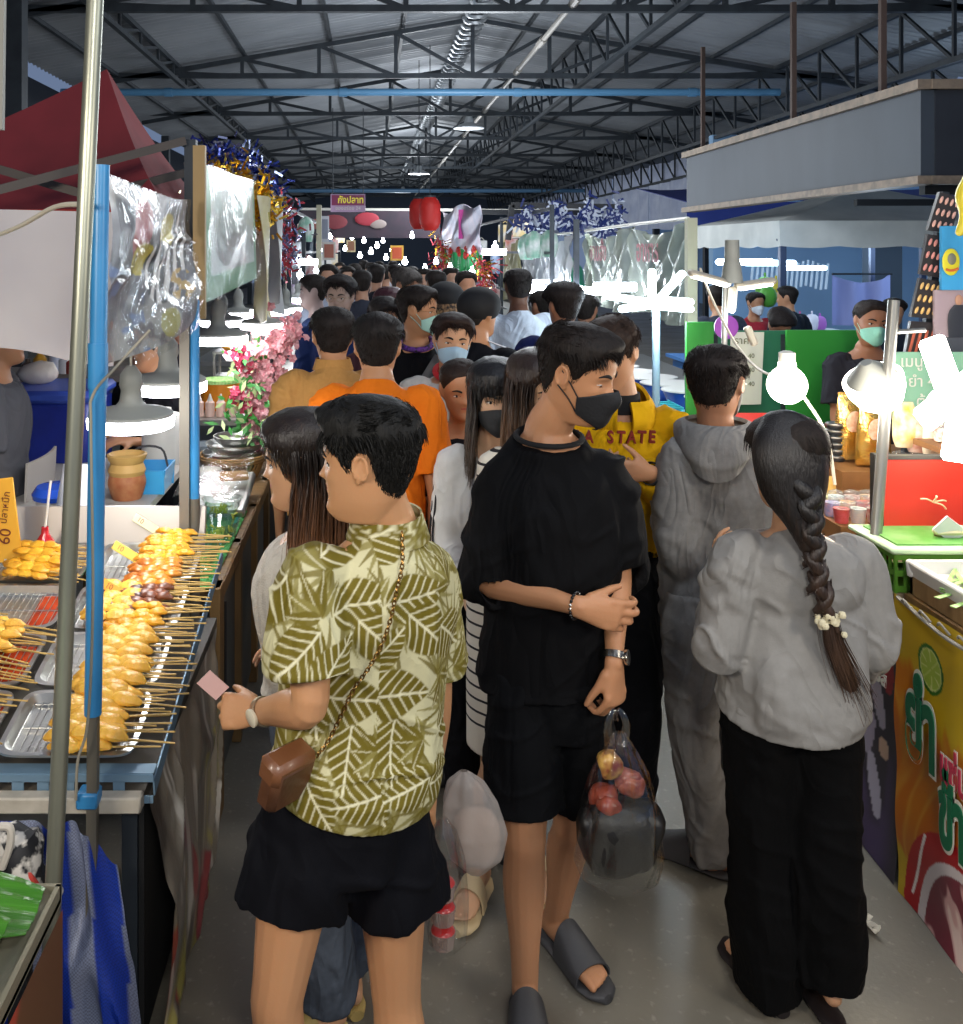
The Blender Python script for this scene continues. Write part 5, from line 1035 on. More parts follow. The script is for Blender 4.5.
for x in (4.5,7.0,9.6):
 m=MB();m.bar((x,13.25,0),(x,13.25,2.6),.06);m.build('leg',lb,o,abs_=True,smooth=False)
st=mat('stainless','#c4c4c0',rough=.32,metal=.95,bump=.05,bscale=30);stb=mat('stainless_dull','#9b9a95',rough=.4,metal=.85)
galv=mat('galvanised','#8b8d80',rough=.38,metal=.75,c2='#a5a796',nscale=25,stretch=(1,1,.1));blue=mat('pvc_blue','#3583b8',rough=.35,c2='#2f77aa',nscale=6)
wood=mat('wood','#8a6a3e',rough=.6,c2='#6d5230',nscale=7,stretch=(1,4,.4),bump=.15,bscale=30);wht=mat('white_paint','#cfccc4',rough=.5)
def tz(Y): return .79+.2065*(Y-2.13)
def tray_point(px,py):
 Y=1.6/((py-250)/950+.2065); return np.array([(px-370)*Y/950,Y,tz(Y)])
XE=-.50
o=empty('stall_counter',(-1.2,2.6,0),'near left food counter with a white front rail under the skewer trays','counter')
m=MB();m.box((-1.25,2.6,.735),(1.5,1.0,.03));m.build('worktop',mat('worktop_dark','#4b4740',rough=.5,c2='#5c574d',nscale=5),o,abs_=True,smooth=False)
m=MB();m.box((-1.25,2.085,.738),(1.5,.035,.036),bevel=.004);m.build('front_rail',mat('rail_white','#b9b2a4',rough=.5,c2='#a39c8e',nscale=20),o,abs_=True)
for x in (-1.95,-.54):
 for y in (2.15,3.05):
  m=MB();m.bar((x,y,0),(x,y,.72),.035);m.build('leg',steel,o,abs_=True,smooth=False)
m=MB();m.box((-.515,2.6,.44),(.012,.92,.55));m.build('side_board',mat('board_black','#121212',rough=.7),o,abs_=True,smooth=False)
def ban_col(u,v,n=0):
 P=np.stack([u*6,v*2.2,u*0],1);a=fbm(P+3,3,4);b=fbm(P*[2.2,.9,1]+9,8,3);c=np.tile(np.array(lin('#7d7466'))[:3],(len(u),1))
 c=mixc(c,np.tile(lin('#4a4038')[:3],(len(u),1)),sstep(.5,.6,a));c=mixc(c,np.tile(lin('#a39a3f')[:3],(len(u),1)),sstep(.62,.70,b)*.6*(v>.3));c=mixc(c,np.tile(lin('#8c2430')[:3],(len(u),1)),sstep(.60,.66,fbm(P*[1.5,1.4,1]+20,5,3))*.8*(v>.25))
 return mixc(c,np.tile(lin('#cfc9bd')[:3],(len(u),1)),sstep(.62,.7,fbm(P*[3,1.2,1]+30,15,3))*.7)
def ban(U,W):
 q=np.stack([U*4,W*.7+U*.6,U*0],-1).reshape(-1,3);f=(fbm(q,4,3).reshape(U.shape)-.5);r_=ridge(np.stack([U*6+W*1.2,W*1.6,U*0],-1).reshape(-1,3),6).reshape(U.shape)
 env=sstep(0,.12,W); return -.488+env*(.035*f+.012*r_+.05*np.sin(math.pi*W)*(1-U*.7)),2.10+.93*U+.01*f,.75-.70*W
m=MB();m.grid(ban,150,110);g_=np.meshgrid(np.linspace(0,1,150),np.linspace(0,1,110),indexing='ij')
m.build('vinyl_banner',mat('vinyl_crumpled','#888888',rough=.28,attr=True,bump=.5,bscale=14,bstretch=(1,1,.35),coat=.3),loc=(-.49,2.1,.75),label='crumpled faded printed banner hanging on the side of the skewer counter',cat='banner',col=ban_col(g_[0].ravel(),g_[1].ravel()))
m=MB();y0=2.105
sr=mat('slotted_rail','#6f8ba0',rough=.45,metal=.3)
m.box((-1.2,y0,tz(y0)-.005),(1.44,.004,.016));m.box((-1.2,y0,tz(y0)-.052),(1.44,.004,.016))
for i in range(25):m.box((-1.90+i*.056,y0,tz(y0)-.028),(.026,.004,.032))
m.box((-1.2,y0+.02,tz(y0)+.004),(1.44,.04,.004));m.box((-.48,2.6,(tz(2.1)+tz(3.1))/2-.03),(.004,1.0,.04),rot=(math.atan(.2065),0,0))
m.build('slotted_rail',sr,loc=(-1.2,y0,tz(y0)),label='blue-grey slotted steel rail along the front of the skewer trays',cat='rail',smooth=False)
tray_lab={(0,0):'steel tray of plump yellow skewers nearest the aisle and the front rail',(0,1):'steel tray on the aisle side behind the frontmost yellow skewers',(0,2):'steel tray holding the dark grilled pork skewers on the aisle side',(0,3):'steel tray at the far aisle corner with orange skewers',(1,0):'steel tray with red sauce at the front beside the leaning grey pole',(1,1):'second steel tray from the front in the inner row, heaped with skewers',(1,2):'empty steel tray with a bare wire rack in the inner row',(1,3):'back inner steel tray with curled yellow sausage skewers',(2,0):'half-seen steel tray at the left edge of the photo in front',(2,1):'second half-seen steel tray at the left edge',(2,2):'third half-seen steel tray at the left edge',(2,3):'rear steel tray at the left edge beside the red bottle'}
TR={}
slope=math.atan(.2065)
def plane(x,y,dz=0): return V3(x,y,tz(y)+dz)
for c in range(3):
 for r_ in range(4):
  x1=XE-.03-c*.335;x0=x1-.315;ya=2.125+r_*.235;yb=ya+.225;cx_,cy_=(x0+x1)/2,(ya+yb)/2;loc=plane(cx_,cy_,.004)
  o=empty('steel_tray',loc,tray_lab[(c,r_)],'tray','steel trays on the sloping rack');o.rotation_euler=(slope,0,0);TR[(c,r_)]=o
  hw,hd,hh=(x1-x0)/2,(yb-ya)/2,.028;m=MB();P=[]
  a=np.linspace(0,2*math.pi,40,endpoint=False);sq= lambda w,d:np.stack([w*np.sign(np.cos(a))*np.abs(np.cos(a))**.28,d*np.sign(np.sin(a))*np.abs(np.sin(a))**.28],1)
  rings=[(hw,hd,hh-.006),(hw,hd,hh),(hw-.012,hd-.012,hh),(hw-.022,hd-.022,.004),(hw-.05,hd-.05,.002)]
  v=np.concatenate([np.hstack([sq(w,d),np.full((40,1),z)]) for w,d,z in rings]);f=[(i*40+q,i*40+(q+1)%40,(i+1)*40+(q+1)%40,(i+1)*40+q) for i in range(4) for q in range(40)]+[tuple(4*40+q for q in range(40))]
  m.add(v,f);m.build('pan',st,o)
  m=MB();n_=15
  for i in range(n_):xx=-hw+.03+(2*hw-.06)*i/(n_-1);m.tube([(xx,-hd+.026,.012),(xx,hd-.026,.012)],.0013,n=5)
  for yy in (-hd+.03,0,hd-.03):m.tube([(-hw+.026,yy,.010),(hw-.026,yy,.010)],.002,n=5)
  m.build('wire_rack',st,o)
  if (c,r_) in ((1,0),(1,1),(2,0),(1,2)):
   m=MB();m.box((0.02 if r_!=2 else .1,0,.0055),(2*hw-.075-(.17 if r_==2 else 0),2*hd-.07,.003));m.build('red_sauce',mat('red_sauce','#b5401c',rough=.2,c2='#8f2c12',nscale=20),o,smooth=False)
meat={'yellow':mat('meat_yellow','#e0a82c',rough=.32,c2='#bf7f1c',nscale=22,bump=.5,bscale=80,sss=.12,coat=.12),'pale':mat('meat_pale','#e6b548',rough=.42,c2='#c58a2a',nscale=16,bump=.5,bscale=70,sss=.15,coat=.12),'brown':mat('meat_brown','#7d4322',rough=.35,c2='#3f1f12',nscale=30,bump=.4,bscale=60,coat=.3),'orange':mat('meat_orange','#cf8a26',rough=.33,c2='#a35a18',nscale=24,bump=.3,bscale=60,coat=.3),'liver':mat('meat_liver','#6b4038',rough=.4,c2='#8c6a5c',nscale=30,bump=.3,bscale=60)}
bam=mat('bamboo','#c7a55c',rough=.55,c2='#a98845',nscale=30,stretch=(.2,3,3))
def make_skewer(kind,seed,n=3,L=.10,rw=.014,plump=1.0):
 rg=random.Random(seed);mm=MB()
 for i in range(n):
  x=-.115+L*(i+.5)/n;ln=L/n*.62;P=[]
  mm.tube([(x-ln,rg.uniform(-.003,.003),.011),(x-ln*.4,rg.uniform(-.004,.004),.013*plump),(x+ln*.4,rg.uniform(-.004,.004),.012*plump),(x+ln,rg.uniform(-.003,.003),.010)],[(rw*.5,.005),(rw*rg.uniform(.9,1.2),.009*plump),(rw*rg.uniform(.9,1.2),.009*plump),(rw*.45,.005)],n=9,hint=(0,1,0),res=3,cap='round')
 v=mm.verts();nz=(fbm(v*70+seed,seed,2)-.5)*.006;mm.v=[v+np.stack([nz,nz*1.2,np.abs(nz)],1)]
 s_=MB();s_.tube([(-.125,0,.011),(.125,0,.009)],.0021,n=6,cap='round')
 return mm,s_
protos={}
def skewer(kind,variant,loc,rz,label,group,**kw):
 key=(kind,variant)
 if key not in protos:
  o=empty('meat_skewer',loc,label,'skewer',group);mm,s_=make_skewer(kind,variant*7+len(kind),**kw);mm.build('grilled_meat',meat[kind],o);s_.build('bamboo_stick',bam,o);protos[key]=o
 else :o=copy_tree(protos[key]);o['label']=label;o['group']=group
 o.location=loc;o.rotation_euler=(slope*math.cos(rz),-slope*math.sin(rz),rz); return o
rg=random.Random(12)
for i in range(78):
 t=i/77;y=2.14+.93*t;x=-.585+.018*math.sin(i*1.9)+rg.uniform(-.012,.012)
 kind,lab,grp=('pale','plump pale yellow meat skewer in the front aisle-side tray','plump yellow skewers') if t<.44 else ('yellow','yellow meat skewer in the middle of the aisle-side row','yellow skewers mid row') if t<.56 else ('brown','dark grilled meat skewer in the aisle-side row','dark meat skewers') if t<.68 else ('orange','orange-glazed meat skewer far down the aisle-side row','orange skewers') if t<.84 else ('yellow','yellow meat skewer at the far end of the aisle-side row','far yellow skewers')
 lay=i%2
 skewer(kind,i%4 if kind!='pale' else 10+i%4,plane(x+(.0 if lay else -.012),y,.030+.010*lay),rg.uniform(-.14,.10),lab,grp,n=(2 if kind=='pale' else 3),rw=(.019 if kind=='pale' else .013),plump=(1.5 if kind=='pale' else 1.1),L=.12)
for i in range(14):
 skewer('brown' if i%3 else 'pale',i%4 if i%3 else 10+i%4,plane(-.665+rg.uniform(-.02,.02),2.62+.012*i,.034),rg.uniform(-.2,.4),'small skewer lying inward of the aisle-side row near the orange price tag','inner short skewers',n=3)
for i in range(40):
 rr_=i//14;y=2.16+.0155*i+(.0 if i<28 else .22);x=-.97+rg.uniform(-.03,.03);kind=('yellow','pale','yellow')[rr_]
 lab,grp=(('bright yellow skewer leaning over the front red-sauce tray','front inner yellow skewers') if rr_==0 else ('pale meat skewer in the second inner tray','second inner tray skewers') if rr_==1 else ('long yellow skewer in the back inner tray','back inner tray skewers'))
 skewer(kind,(20 if kind=='pale' else 30)+i%3,plane(x,y,.034+.009*(i%3)),rg.uniform(-.35,-.05),lab,grp,n=3,rw=.016,L=.13)
for i in range(34):
 rr_=i//17;y=2.15+.013*(i%17)+.235*rr_;x=-1.10+rg.uniform(-.04,.03)
 skewer('yellow' if rr_==0 else 'pale',(30 if rr_==0 else 20)+i%3,plane(x,y,.050+.012*(i%4)),rg.uniform(-.45,-.1),['upper yellow skewer heaped at the left edge of the front tray','upper pale skewer heaped in the second inner tray'][rr_],['heaped front yellow skewers','heaped pale skewers'][rr_],n=3,rw=.016,L=.13)
for i in range(9):
 m=MB();y=2.86+.022*(i%5);x=-1.02+.03*(i//5)+rg.uniform(-.01,.01);P=[(-.07+.14*t,.018*math.sin(t*7+i),.012+.012*(i//5)) for t in np.linspace(0,1,7)]
 m.tube(P,.0095,n=9,res=3,cap='round');q=m.build('sausage',meat['yellow'],loc=None);tag(q,'curled yellow sausage in the back inner tray','sausage','curled sausages in the back tray');q.location=plane(x,y,.03);q.rotation_euler=(slope,0,rg.uniform(-.3,.3))
for px,py,c_,lab in ((112,612,'#e39a2e','orange price tag stuck between trays beside the blue pole'),(123,572,'#d8b23c','yellow price tag behind the orange one'),(143,543,'#cfc49a','cream price tag at the far corner of the trays'),(47,538,'#d9d6b0','white price tag in front of the red bottle')):
 p=tray_point(px,py);m=MB();m.box((0,0,.014),(.088,.004,.028),bevel=.002);o=m.build('price_tag',mat('tag_'+c_[1:],c_,rough=.5),loc=None);tag(o,lab,'price tag');o.location=p+V3(0,0,.05);o.rotation_euler=(-.5,.55,0)
 t=text_mesh('10',.022,'lettering',mat('ink','#6b2a10'),o,frame(V3(-.03,-.0025,.014),V3(1,0,0),V3(0,0,1)),extrude=.0004)
b=tray_point(45,560);o=empty('sauce_bottle',b,'small red squeeze bottle with a tall white stick behind the trays','bottle')
m=MB();m.lathe((0,0,0),[(.0,0),(.026,0),(.030,.02),(.029,.06),(.012,.085),(.011,.105),(0,.105)],n=18);m.build('bottle_body',mat('red_plastic','#b01f26',rough=.2,coat=.4),o)
m=MB();m.tube([(0,0,.10),(.018,0,.25)],.004,n=8);m.build('stick',wht,o)
o=empty('price_sign',at(6,520,2.95),'tall yellow price sign with the number 60 at the left edge','sign');m=MB();m.box((0,0,0),(.075,.006,.26),rot=(0,-.12,0),bevel=.003);m.build('board',mat('sign_yellow','#e0a430',rough=.5),o)
text_mesh('60',.05,'lettering',mat('ink','#6b2a10'),o,frame(V3(.0,-.005,-.05),V3(0.12,0,1),V3(-1,0,.12)),extrude=.0006,align='CENTER');text_mesh('ปลาหมึก',.03,'lettering',mat('ink','#6b2a10'),o,frame(V3(.0,-.005,.04),V3(0.12,0,1),V3(-1,0,.12)),extrude=.0006,align='CENTER')
m=MB();m.tube([(0,0,-.34),(0,0,-.12)],.006,n=6);m.build('stick',wht,o)
m=MB();a=at(28,545,3.12);b=at(205,545,3.12);m.box(((a[0]-.9+b[0])/2,3.13,1.03),(b[0]-a[0]+.9,.012,.15),rot=(-.25,0,0),bevel=.003);m.build('splash_guard',mat('guard','#a59f99',rough=.35,metal=.6),loc=(-1.2,3.13,.96),label='low grey metal guard behind the skewer trays',cat='guard')
p0,p1=at(98,-60,1.955),at(53,897,1.93);d=p1-p0;p2=p1+d*(p1[2]/(-d[2]))
m=MB();m.tube([p0,p2],.0172,n=20);m.build('metal_pole',galv,loc=p2,label='leaning galvanised pole in front of the skewer trays',cat='pole')
o=empty('stall_pole',V3(-.585,2.06,0),'blue-sleeved pole beside the leaning grey pole','pole')
m=MB();m.tube([at(101,165,2.055),at(93,714,2.055)],.0185,n=20);m.tube([at(98,343,2.055),at(98,388,2.055)],.0215,n=20);m.build('blue_sleeve',blue,o,abs_=True)
m=MB();m.tube([at(93.5,705,2.055),V3(-.605,2.055,0)],.0155,n=4,phase=.78);m.build('steel_core',mat('tube_grey','#6b665b',rough=.5,metal=.4),o,abs_=True,smooth=False)
m=MB();c=at(89,797,2.06);m.box(c,(.046,.045,.034),bevel=.004);m.build('clamp',blue,o,abs_=True)
o=empty('stall_pole',V3(-.585,3.12,0),'blue-sleeved post with a grey channel at the far end of the trays','pole')
m=MB();m.tube([at(194.5,300,3.13),at(194.5,500,3.13)],.017,n=16);m.build('blue_sleeve',blue,o,abs_=True)
m=MB();m.tube([at(194.5,498,3.13),V3(-.578,3.13,0)],.018,n=16);m.build('steel_core',mat('tube_grey','#6b665b'),o,abs_=True)
m=MB();a=at(185,300,3.12);m.box((a[0],3.12,.9),(.032,.03,1.8));m.build('channel',mat('channel','#807b71',rough=.5,metal=.5),o,abs_=True,smooth=False)
m=MB();m.tube([at(-20,242,2.6),at(20,226,2.4),at(55,207,2.2),at(85,205,2.0),at(92,212,1.99)],.006,n=8,res=6);m.build('cable',mat('cable_white','#c9c2b0',rough=.5),loc=at(85,205,2.0),label='thick white cable drooping from the grey pole over the white sheet',cat='cable')
m=MB();m.tube([at(150,330,2.05),at(115,368,2.03),at(93,395,2.02),at(91,430,2.02),at(93,600,2.02),at(88,720,2.02),at(78,760,2.02),at(76,800,2.03)],.0032,n=7,res=6)
m.build('cable',mat('cable_grey','#8c8779',rough=.5),loc=at(93,430,2.02),label='thin grey cable running down between the two near poles',cat='cable')
def sheet_col(u,v):
 n=len(u);c=np.tile(lin('#5e5d62')[:3],(n,1));P=np.stack([u*5,v*4,u*0],1)
 mixin= lambda c,h,t:mixc(c,np.tile(lin(h)[:3],(n,1)),t)
 c=mixin(c,'#8d8984',sstep(.5,.65,fbm(P,2,3)));c=mixin(c,'#9d3f3c',np.exp(-((u-.28)/.12)**2-((v-.25)/.2)**2)*1.2>.5)
 c=mixin(c,'#b9a91c',(((u-.36)/.14)**2+((v-.42)/.10)**2<1)|(((u-.68)/.15)**2+((v-.24)/.13)**2<1))
 blob=(((u-.60)/.20)**2+((v-.52)/.22)**2<1)|(((u-.86)/.09)**2+((v-.34)/.22)**2<1);s_=np.sin((u*34+v*9+2*fbm(P*1.4,7,2))*2.2)
 c=mixin(c,'#1a1512',blob);c=mixin(c,'#d8d4cf',blob*(s_>.1));c=mixin(c,'#b8912a',(((u-.82)/.12)**2+((v-.66)/.13)**2<1)*(fbm(P*3,4,2)>.45))
 c=mixin(c,'#a8a23c',(((u-.62)/.10)**2+((v-.88)/.10)**2<1)*.8);c=mixin(c,'#5d6f93',sstep(.55,.65,fbm(P*[1.5,2.5,1]+9,9,3))*(u<.4)*(v>.45)); return mixin(c,'#5a5254',sstep(.55,.62,fbm(P*2+4,19,3))*(v>.75)*.8)
sh=empty('plastic_sheet',at(103,172,2.06),'clear plastic sheet over a poster of striped noodles, hanging between the two blue poles','banner')
def shf(U,W):
 Yy=2.07+1.03*U;z=2.115-.0*U-(.42-.03*U)*W+.018*np.sin(U*math.pi)*-1;cr_=ridge(np.stack([U*3+W*1.2,W*2.5-U*1.5,U*0],-1).reshape(-1,3),3).reshape(U.shape)
 return -.573+.010*cr_*np.sin(math.pi*np.clip(W,.05,1))+.02*np.sin(W*5+U*4),Yy,z
g_=np.meshgrid(np.linspace(0,1,170),np.linspace(0,1,90),indexing='ij')
m=MB();m.grid( lambda U,W:(shf(U,W)[0]-.006,shf(U,W)[1],shf(U,W)[2]),170,90);o=m.build('poster',mat('poster_print','#888888',rough=.35,attr=True,spec=.4),sh,abs_=True,col=sheet_col(g_[0].ravel(),g_[1].ravel()))
m=MB()
def cover(U,W):
 x,y,z=shf(U,W);q=np.stack([U*7+W*2,W*5-U*2,U*0],-1).reshape(-1,3); return x+.006+.012*(ridge(q,5).reshape(U.shape)*.5+.5)*np.sin(math.pi*W),y,z-.02*W
m.grid(cover,120,70);m.build('clear_cover',mat('clear_film','#ffffff',rough=.10,metal=1,bump=1,bscale=11,gloss_tr=(.04,'#fafbfb',.16)),sh,abs_=True)
mn=empty('menu_board',V3(-.56,3.2,1.77),'green-edged menu board under clear plastic with a wooden side batten','sign')
def menu_col(u,v):
 n=len(u);c=np.tile(lin('#97a39b')[:3],(n,1));mi_= lambda c,h,t:mixc(c,np.tile(lin(h)[:3],(n,1)),t);P=np.stack([u*5,v*5,u*0],1)
 c=mi_(c,'#6e6a62',sstep(.5,.6,fbm(P,2,3))*(((u-.55)/.4)**2+((v-.55)/.28)**2<1));c=mi_(c,'#8fa79a',(v<.4)*sstep(.45,.6,fbm(P+7,2,3)))
 return mi_(c,'#2f7a3e',(u<.10)|(v>.82)|(v<.06)|(u>.95))
def mnf(U,W): return -.56+.035*W*U,3.22+1.35*U*(1-.12*W),2.24-.47*W+.04*U*(1-W)+.05*U*W+.0*U
g_=np.meshgrid(np.linspace(0,1,90),np.linspace(0,1,60),indexing='ij');m=MB();m.grid(mnf,90,60);m.build('printed_panel',mat('poster_print','#888888'),mn,abs_=True,col=menu_col(g_[0].ravel(),g_[1].ravel()))
m=MB();m.grid( lambda U,W:(mnf(U,W)[0]-.012,mnf(U,W)[1],mnf(U,W)[2]),6,6,th=.008);m.build('backing_board',wood,mn,abs_=True)
m=MB();m.grid( lambda U,W:(mnf(U,W)[0]+.01+.01*np.sin(U*9+W*6),mnf(U,W)[1],mnf(U,W)[2]),40,30);m.build('clear_cover',mat('clear_film','#e8eef2'),mn,abs_=True)
m=MB();m.bar((-.572,3.19,1.72),(-.572,3.19,2.30),.04,.03);m.build('side_batten',mat('batten','#8b7247',rough=.6),mn,abs_=True,smooth=False)
for i,(Y0,z0,c_,lab) in enumerate(((4.7,1.80,'#b7ad62','pale yellow folded poster hanging beyond the green menu board'),(5.4,1.85,'#8f949c','grey plastic strip hanging among the left lamps'))):
 m=MB();m.grid( lambda U,W:(-.56+.05*np.sin(U*5+W*2),Y0+.45*U,z0+.42-.62*W-.1*U*W),14,14,th=.004);m.build('hanging_poster',mat('poster_'+c_[1:],c_,rough=.3,c2='#c9c7c2',nscale=6,namt=1.2),loc=(-.56,Y0,z0),label=lab,cat='poster')
lit=mat('lamp_light','#ffffff',emit='#f2f4ff',estr=12);hood=mat('lamp_hood','#8a8c86',rough=.5)
def disc_lamp(px,py,Y,r,label,first=[None]):
 c=at(px,py,Y)
 if first[0] is None:
  o=empty('hanging_lamp',c,label,'lamp','round white stall lamps')
  m=MB();m.lathe((0,0,0),[(.118,.012),(.118,.020),(.10,.030),(.045,.040),(.032,.055),(.028,.085),(.033,.10),(.030,.13),(.012,.155),(0,.155)],n=32);m.build('lamp_hood',hood,o)
  m=MB();m.lathe((0,0,0),[(0,-.024),(.108,-.024),(.120,-.018),(.122,.006),(.116,.012),(0,.012)],n=40);m.build('light_ring',lit,o)
  m=MB();m.tube([(0,0,.15),(.0,0,.42)],.004,n=6);m.build('cord',mat('cable_white','#c9c2b0'),o);first[0]=o
 else :o=copy_tree(first[0]);o['label']=label
 o.location=c;s_=r*Y/950/.122;o.scale=(s_,s_,s_); return c
lamps=[(131,420,2.72,43,'nearest round white stall lamp hanging over the skewer trays'),(168,385,3.25,39,'second round white lamp hanging behind the far blue post'),(218,338,4.6,30,'third round white lamp above the glass bowls'),(262,325,4.9,22,'round white lamp just left of the pink flowers top'),(222,322,5.6,22,'round white lamp behind the third one, partly overlapped'),(270,311,6.4,20,'round white lamp level with the pink flower tip'),(238,314,7.0,20,'round white lamp below the yellow folded poster'),(286,309,8.2,16,'small round white lamp right beside the flower column top'),(298,299,9.5,14,'small far round lamp beneath the white curtain strip'),(284,302,10.6,12,'tiny round lamp furthest down the left stalls')]
LP=[disc_lamp(*l) for l in lamps]
cn=empty('stall_canopy',V3(-1.6,4.6,2.2),'maroon pointed fabric canopy over the near left stall','canopy');mr_=mat('maroon_cloth','#7d262a',rough=.75,c2='#6b1f22',nscale=3,bump=.15,bscale=5)
apx=np.array([-1.28,4.62,2.83]);cs=[(-2.75,4.0),(-.84,4.0),(-.84,5.5),(-2.75,5.5)]
m=MB()
for i in range(4):
 a,b=cs[i],cs[(i+1)%4]
 def cf(U,W):
  X=a[0]+(b[0]-a[0])*U;Yy=a[1]+(b[1]-a[1])*U;z=2.12+.10*np.sin(math.pi*U)*0;t=W
  return X+(apx[0]-X)*t,Yy+(apx[1]-Yy)*t,z+(apx[2]-z)*(t**1.35)-.10*np.sin(math.pi*U)*(1-t)*.3
 m.grid(cf,20,14,th=.006)
m.build('canopy_cloth',mr_,cn,abs_=True)
m=MB()
for a,b in ((cs[0],cs[1]),(cs[1],cs[2])):
 m.grid( lambda U,W:(a[0]+(b[0]-a[0])*U,a[1]+(b[1]-a[1])*U-.01*W,2.12-.10*W),10,3,th=.005)
m.build('valance',mat('red_cloth','#a03028',rough=.8),cn,abs_=True)
for a,b in ((at(-10,192,3.6),at(184,141,4.1)),(at(-5,168,3.9),at(90,196,3.9)),(at(100,195,4.0),at(188,172,4.4))):
 m=MB();m.bar(a,b,.035);m.build('frame_bar',mat('bar_brown','#4d4641',rough=.5,metal=.3),cn,abs_=True,smooth=False)
m=MB();m.bar(at(191,140,4.15),at(191,320,4.15),.05);m.build('frame_post',steel,cn,abs_=True,smooth=False)
m=MB()
m.bar(at(2,-20,2.2),at(0,130,2.2),.016);m.build('thin_pole',mat('pole_dull','#77766f'),loc=at(2,130,2.2),label='thin white pole at the upper left edge',cat='pole',smooth=False)
def wsf(U,W): return -1.9+1.02*U,3.25+.03*np.sin(U*7+W*2),2.10-.02*U-(.50+.03*np.sin(U*8))*W
m=MB();m.grid(wsf,50,30,th=.005);m.build('cloth_sheet',mat('sheet_white','#c3bebd',rough=.8,bump=.2,bscale=4,c2='#b4afb2',nscale=2),loc=(-1.4,3.25,2.1),label='plain white cloth sheet hung below the maroon canopy',cat='sheet')
ck=empty('cooler_box',at(52,470,4.6)*[1,1,0]+V3(0,.1,.72),'large dark blue cooler box behind the left vendor','cooler');cb=mat('cooler_blue','#1d2f8f',rough=.35,c2='#182878',nscale=8)
m=MB();m.box((0,0,.26),(.42,.45,.52),bevel=.03);m.build('box_body',cb,ck);m=MB();m.box((0,0,.535),(.45,.48,.06),bevel=.02);m.build('box_lid',mat('cooler_lid','#3a55b5',rough=.35),ck)
for i in range(3):
 m=MB();m.box((.212,-.12+.12*i,.36-.11*(i%2)),(.004,.07,.05));m.build('label_patch',mat('label_grey','#8d96b8'),ck,smooth=False)
sd=empty('low_stand',ck.location*1,'wooden stand under the blue cooler box','stand');sd.location.z=0
m=MB();m.box((0,0,.70),(.5,.5,.04));m.build('stand_top',wood,sd,smooth=False)
for x in (-.21,.21):
 for y in (-.21,.21):
  m=MB();m.bar((x,y,0),(x,y,.69),.04);m.build('leg',wood,sd,smooth=False)
so=empty('rear_shelf',V3(-1.75,5.2,0),'rear shelf holding sauces and bags behind the cooler','shelf');m=MB();m.box((0,0,1.27),(1.3,.4,.03));m.build('shelf_board',mat('shelf_grey','#77706a'),so,smooth=False)
for x in (-.6,.6):
 m=MB();m.bar((x,0,0),(x,0,1.26),.04);m.build('leg',steel,so,smooth=False)
for i,(px,c_,h_) in enumerate(((42,'#d9a83c',.13),(58,'#c7d2e6',.15),(66,'#cfd3d9',.12),(30,'#5f5348',.08),(73,'#8c3a34',.10))):
 x=(px-370)*5.15/950;m=MB();m.lathe((0,0,0),[(0,0),(.034,0),(.036,.01),(.036,h_*.62),(.014,h_*.8),(.014,h_),(0,h_)],n=14);q=m.build('sauce_bottle',mat('bot_'+c_[1:],c_,rough=.3));q.location=(x,5.12,1.285);tag(q,['amber sauce bottle on the rear shelf','pale blue bottle on the rear shelf','whitish bottle right of the pale blue one on the rear shelf','squat brown jar on the rear shelf','dark red bottle at the end of the rear shelf'][i],'bottle','bottles on the rear shelf')
m=MB();m.ball((0,0,.05),(.10,.08,.06),n=14);v=m.verts();m.v=[v*(1+.25*(fbm(v*30,3,2)-.5))[:,None]];q=m.build('plastic_bag',mat('bag_white','#c9c3bb',rough=.5,bump=.5,bscale=25));q.location=at(38,392,4.75);tag(q,'crumpled white plastic bag on the cooler lid','bag')
q.location.z=1.285
def terr(px,py,Y,label):
 c=at(px,py,Y);o=empty('clay_pot',c,label,'pot');m=MB();m.lathe((0,0,0),[(0,0),(.05,0),(.058,.02),(.066,.05),(.066,.065),(.060,.085)],n=28);m.build('painted_band',mat('clay_red','#9c4422',rough=.6,c2='#c08a5a',nscale=40,namt=2),o)
 m=MB();m.lathe((0,0,0),[(.060,.084),(.066,.10),(.060,.115),(.056,.125),(.066,.14),(.070,.155),(.062,.158),(.05,.14),(0,.13)],n=28);m.build('pot_rim',mat('clay_tan','#c8a05c',rough=.6),o); return o
tb=empty('side_table',V3(-1.05,3.75,0),'low white table behind the skewer trays carrying the pot and tubs','table');m=MB();m.box((-.22,.2,.93),(.80,1.3,.03));m.build('tabletop',mat('table_white','#a8a49c',rough=.5),tb,smooth=False)
for x in (-.57,.13):
 for y in (-.4,.8):
  m=MB();m.bar((x,y,0),(x,y,.92),.035);m.build('leg',steel,tb,smooth=False)
q=terr(127,490,3.85,'terracotta pot with a painted band on the table behind the near lamp');q.location.z=.945;q.scale=(1.15,1.15,1.15)
m=MB();m.lathe((0,0,0),[(0,0),(.085,0),(.09,.02),(.09,.15),(.07,.19),(.03,.20),(.03,.215),(0,.215)],n=26);q=m.build('white_canister',mat('canister','#d9d8d2',rough=.35));q.location=at(164,490,4.5);q.location.z=.945;q.scale=(1.15,1.15,1.2);tag(q,'white plastic canister on the table beside the terracotta pot','canister')
m=MB();m.lathe((0,0,0),[(0,0),(.07,0),(.08,.11),(.083,.11)],n=26);bq=empty('food_tub',at(58,512,3.45),'clear food tub with a bright blue lid behind the trays','tub');bq.location.z=.945;m.build('tub_body',mat('tub_frost','#b9b5b2',rough=.3),bq)
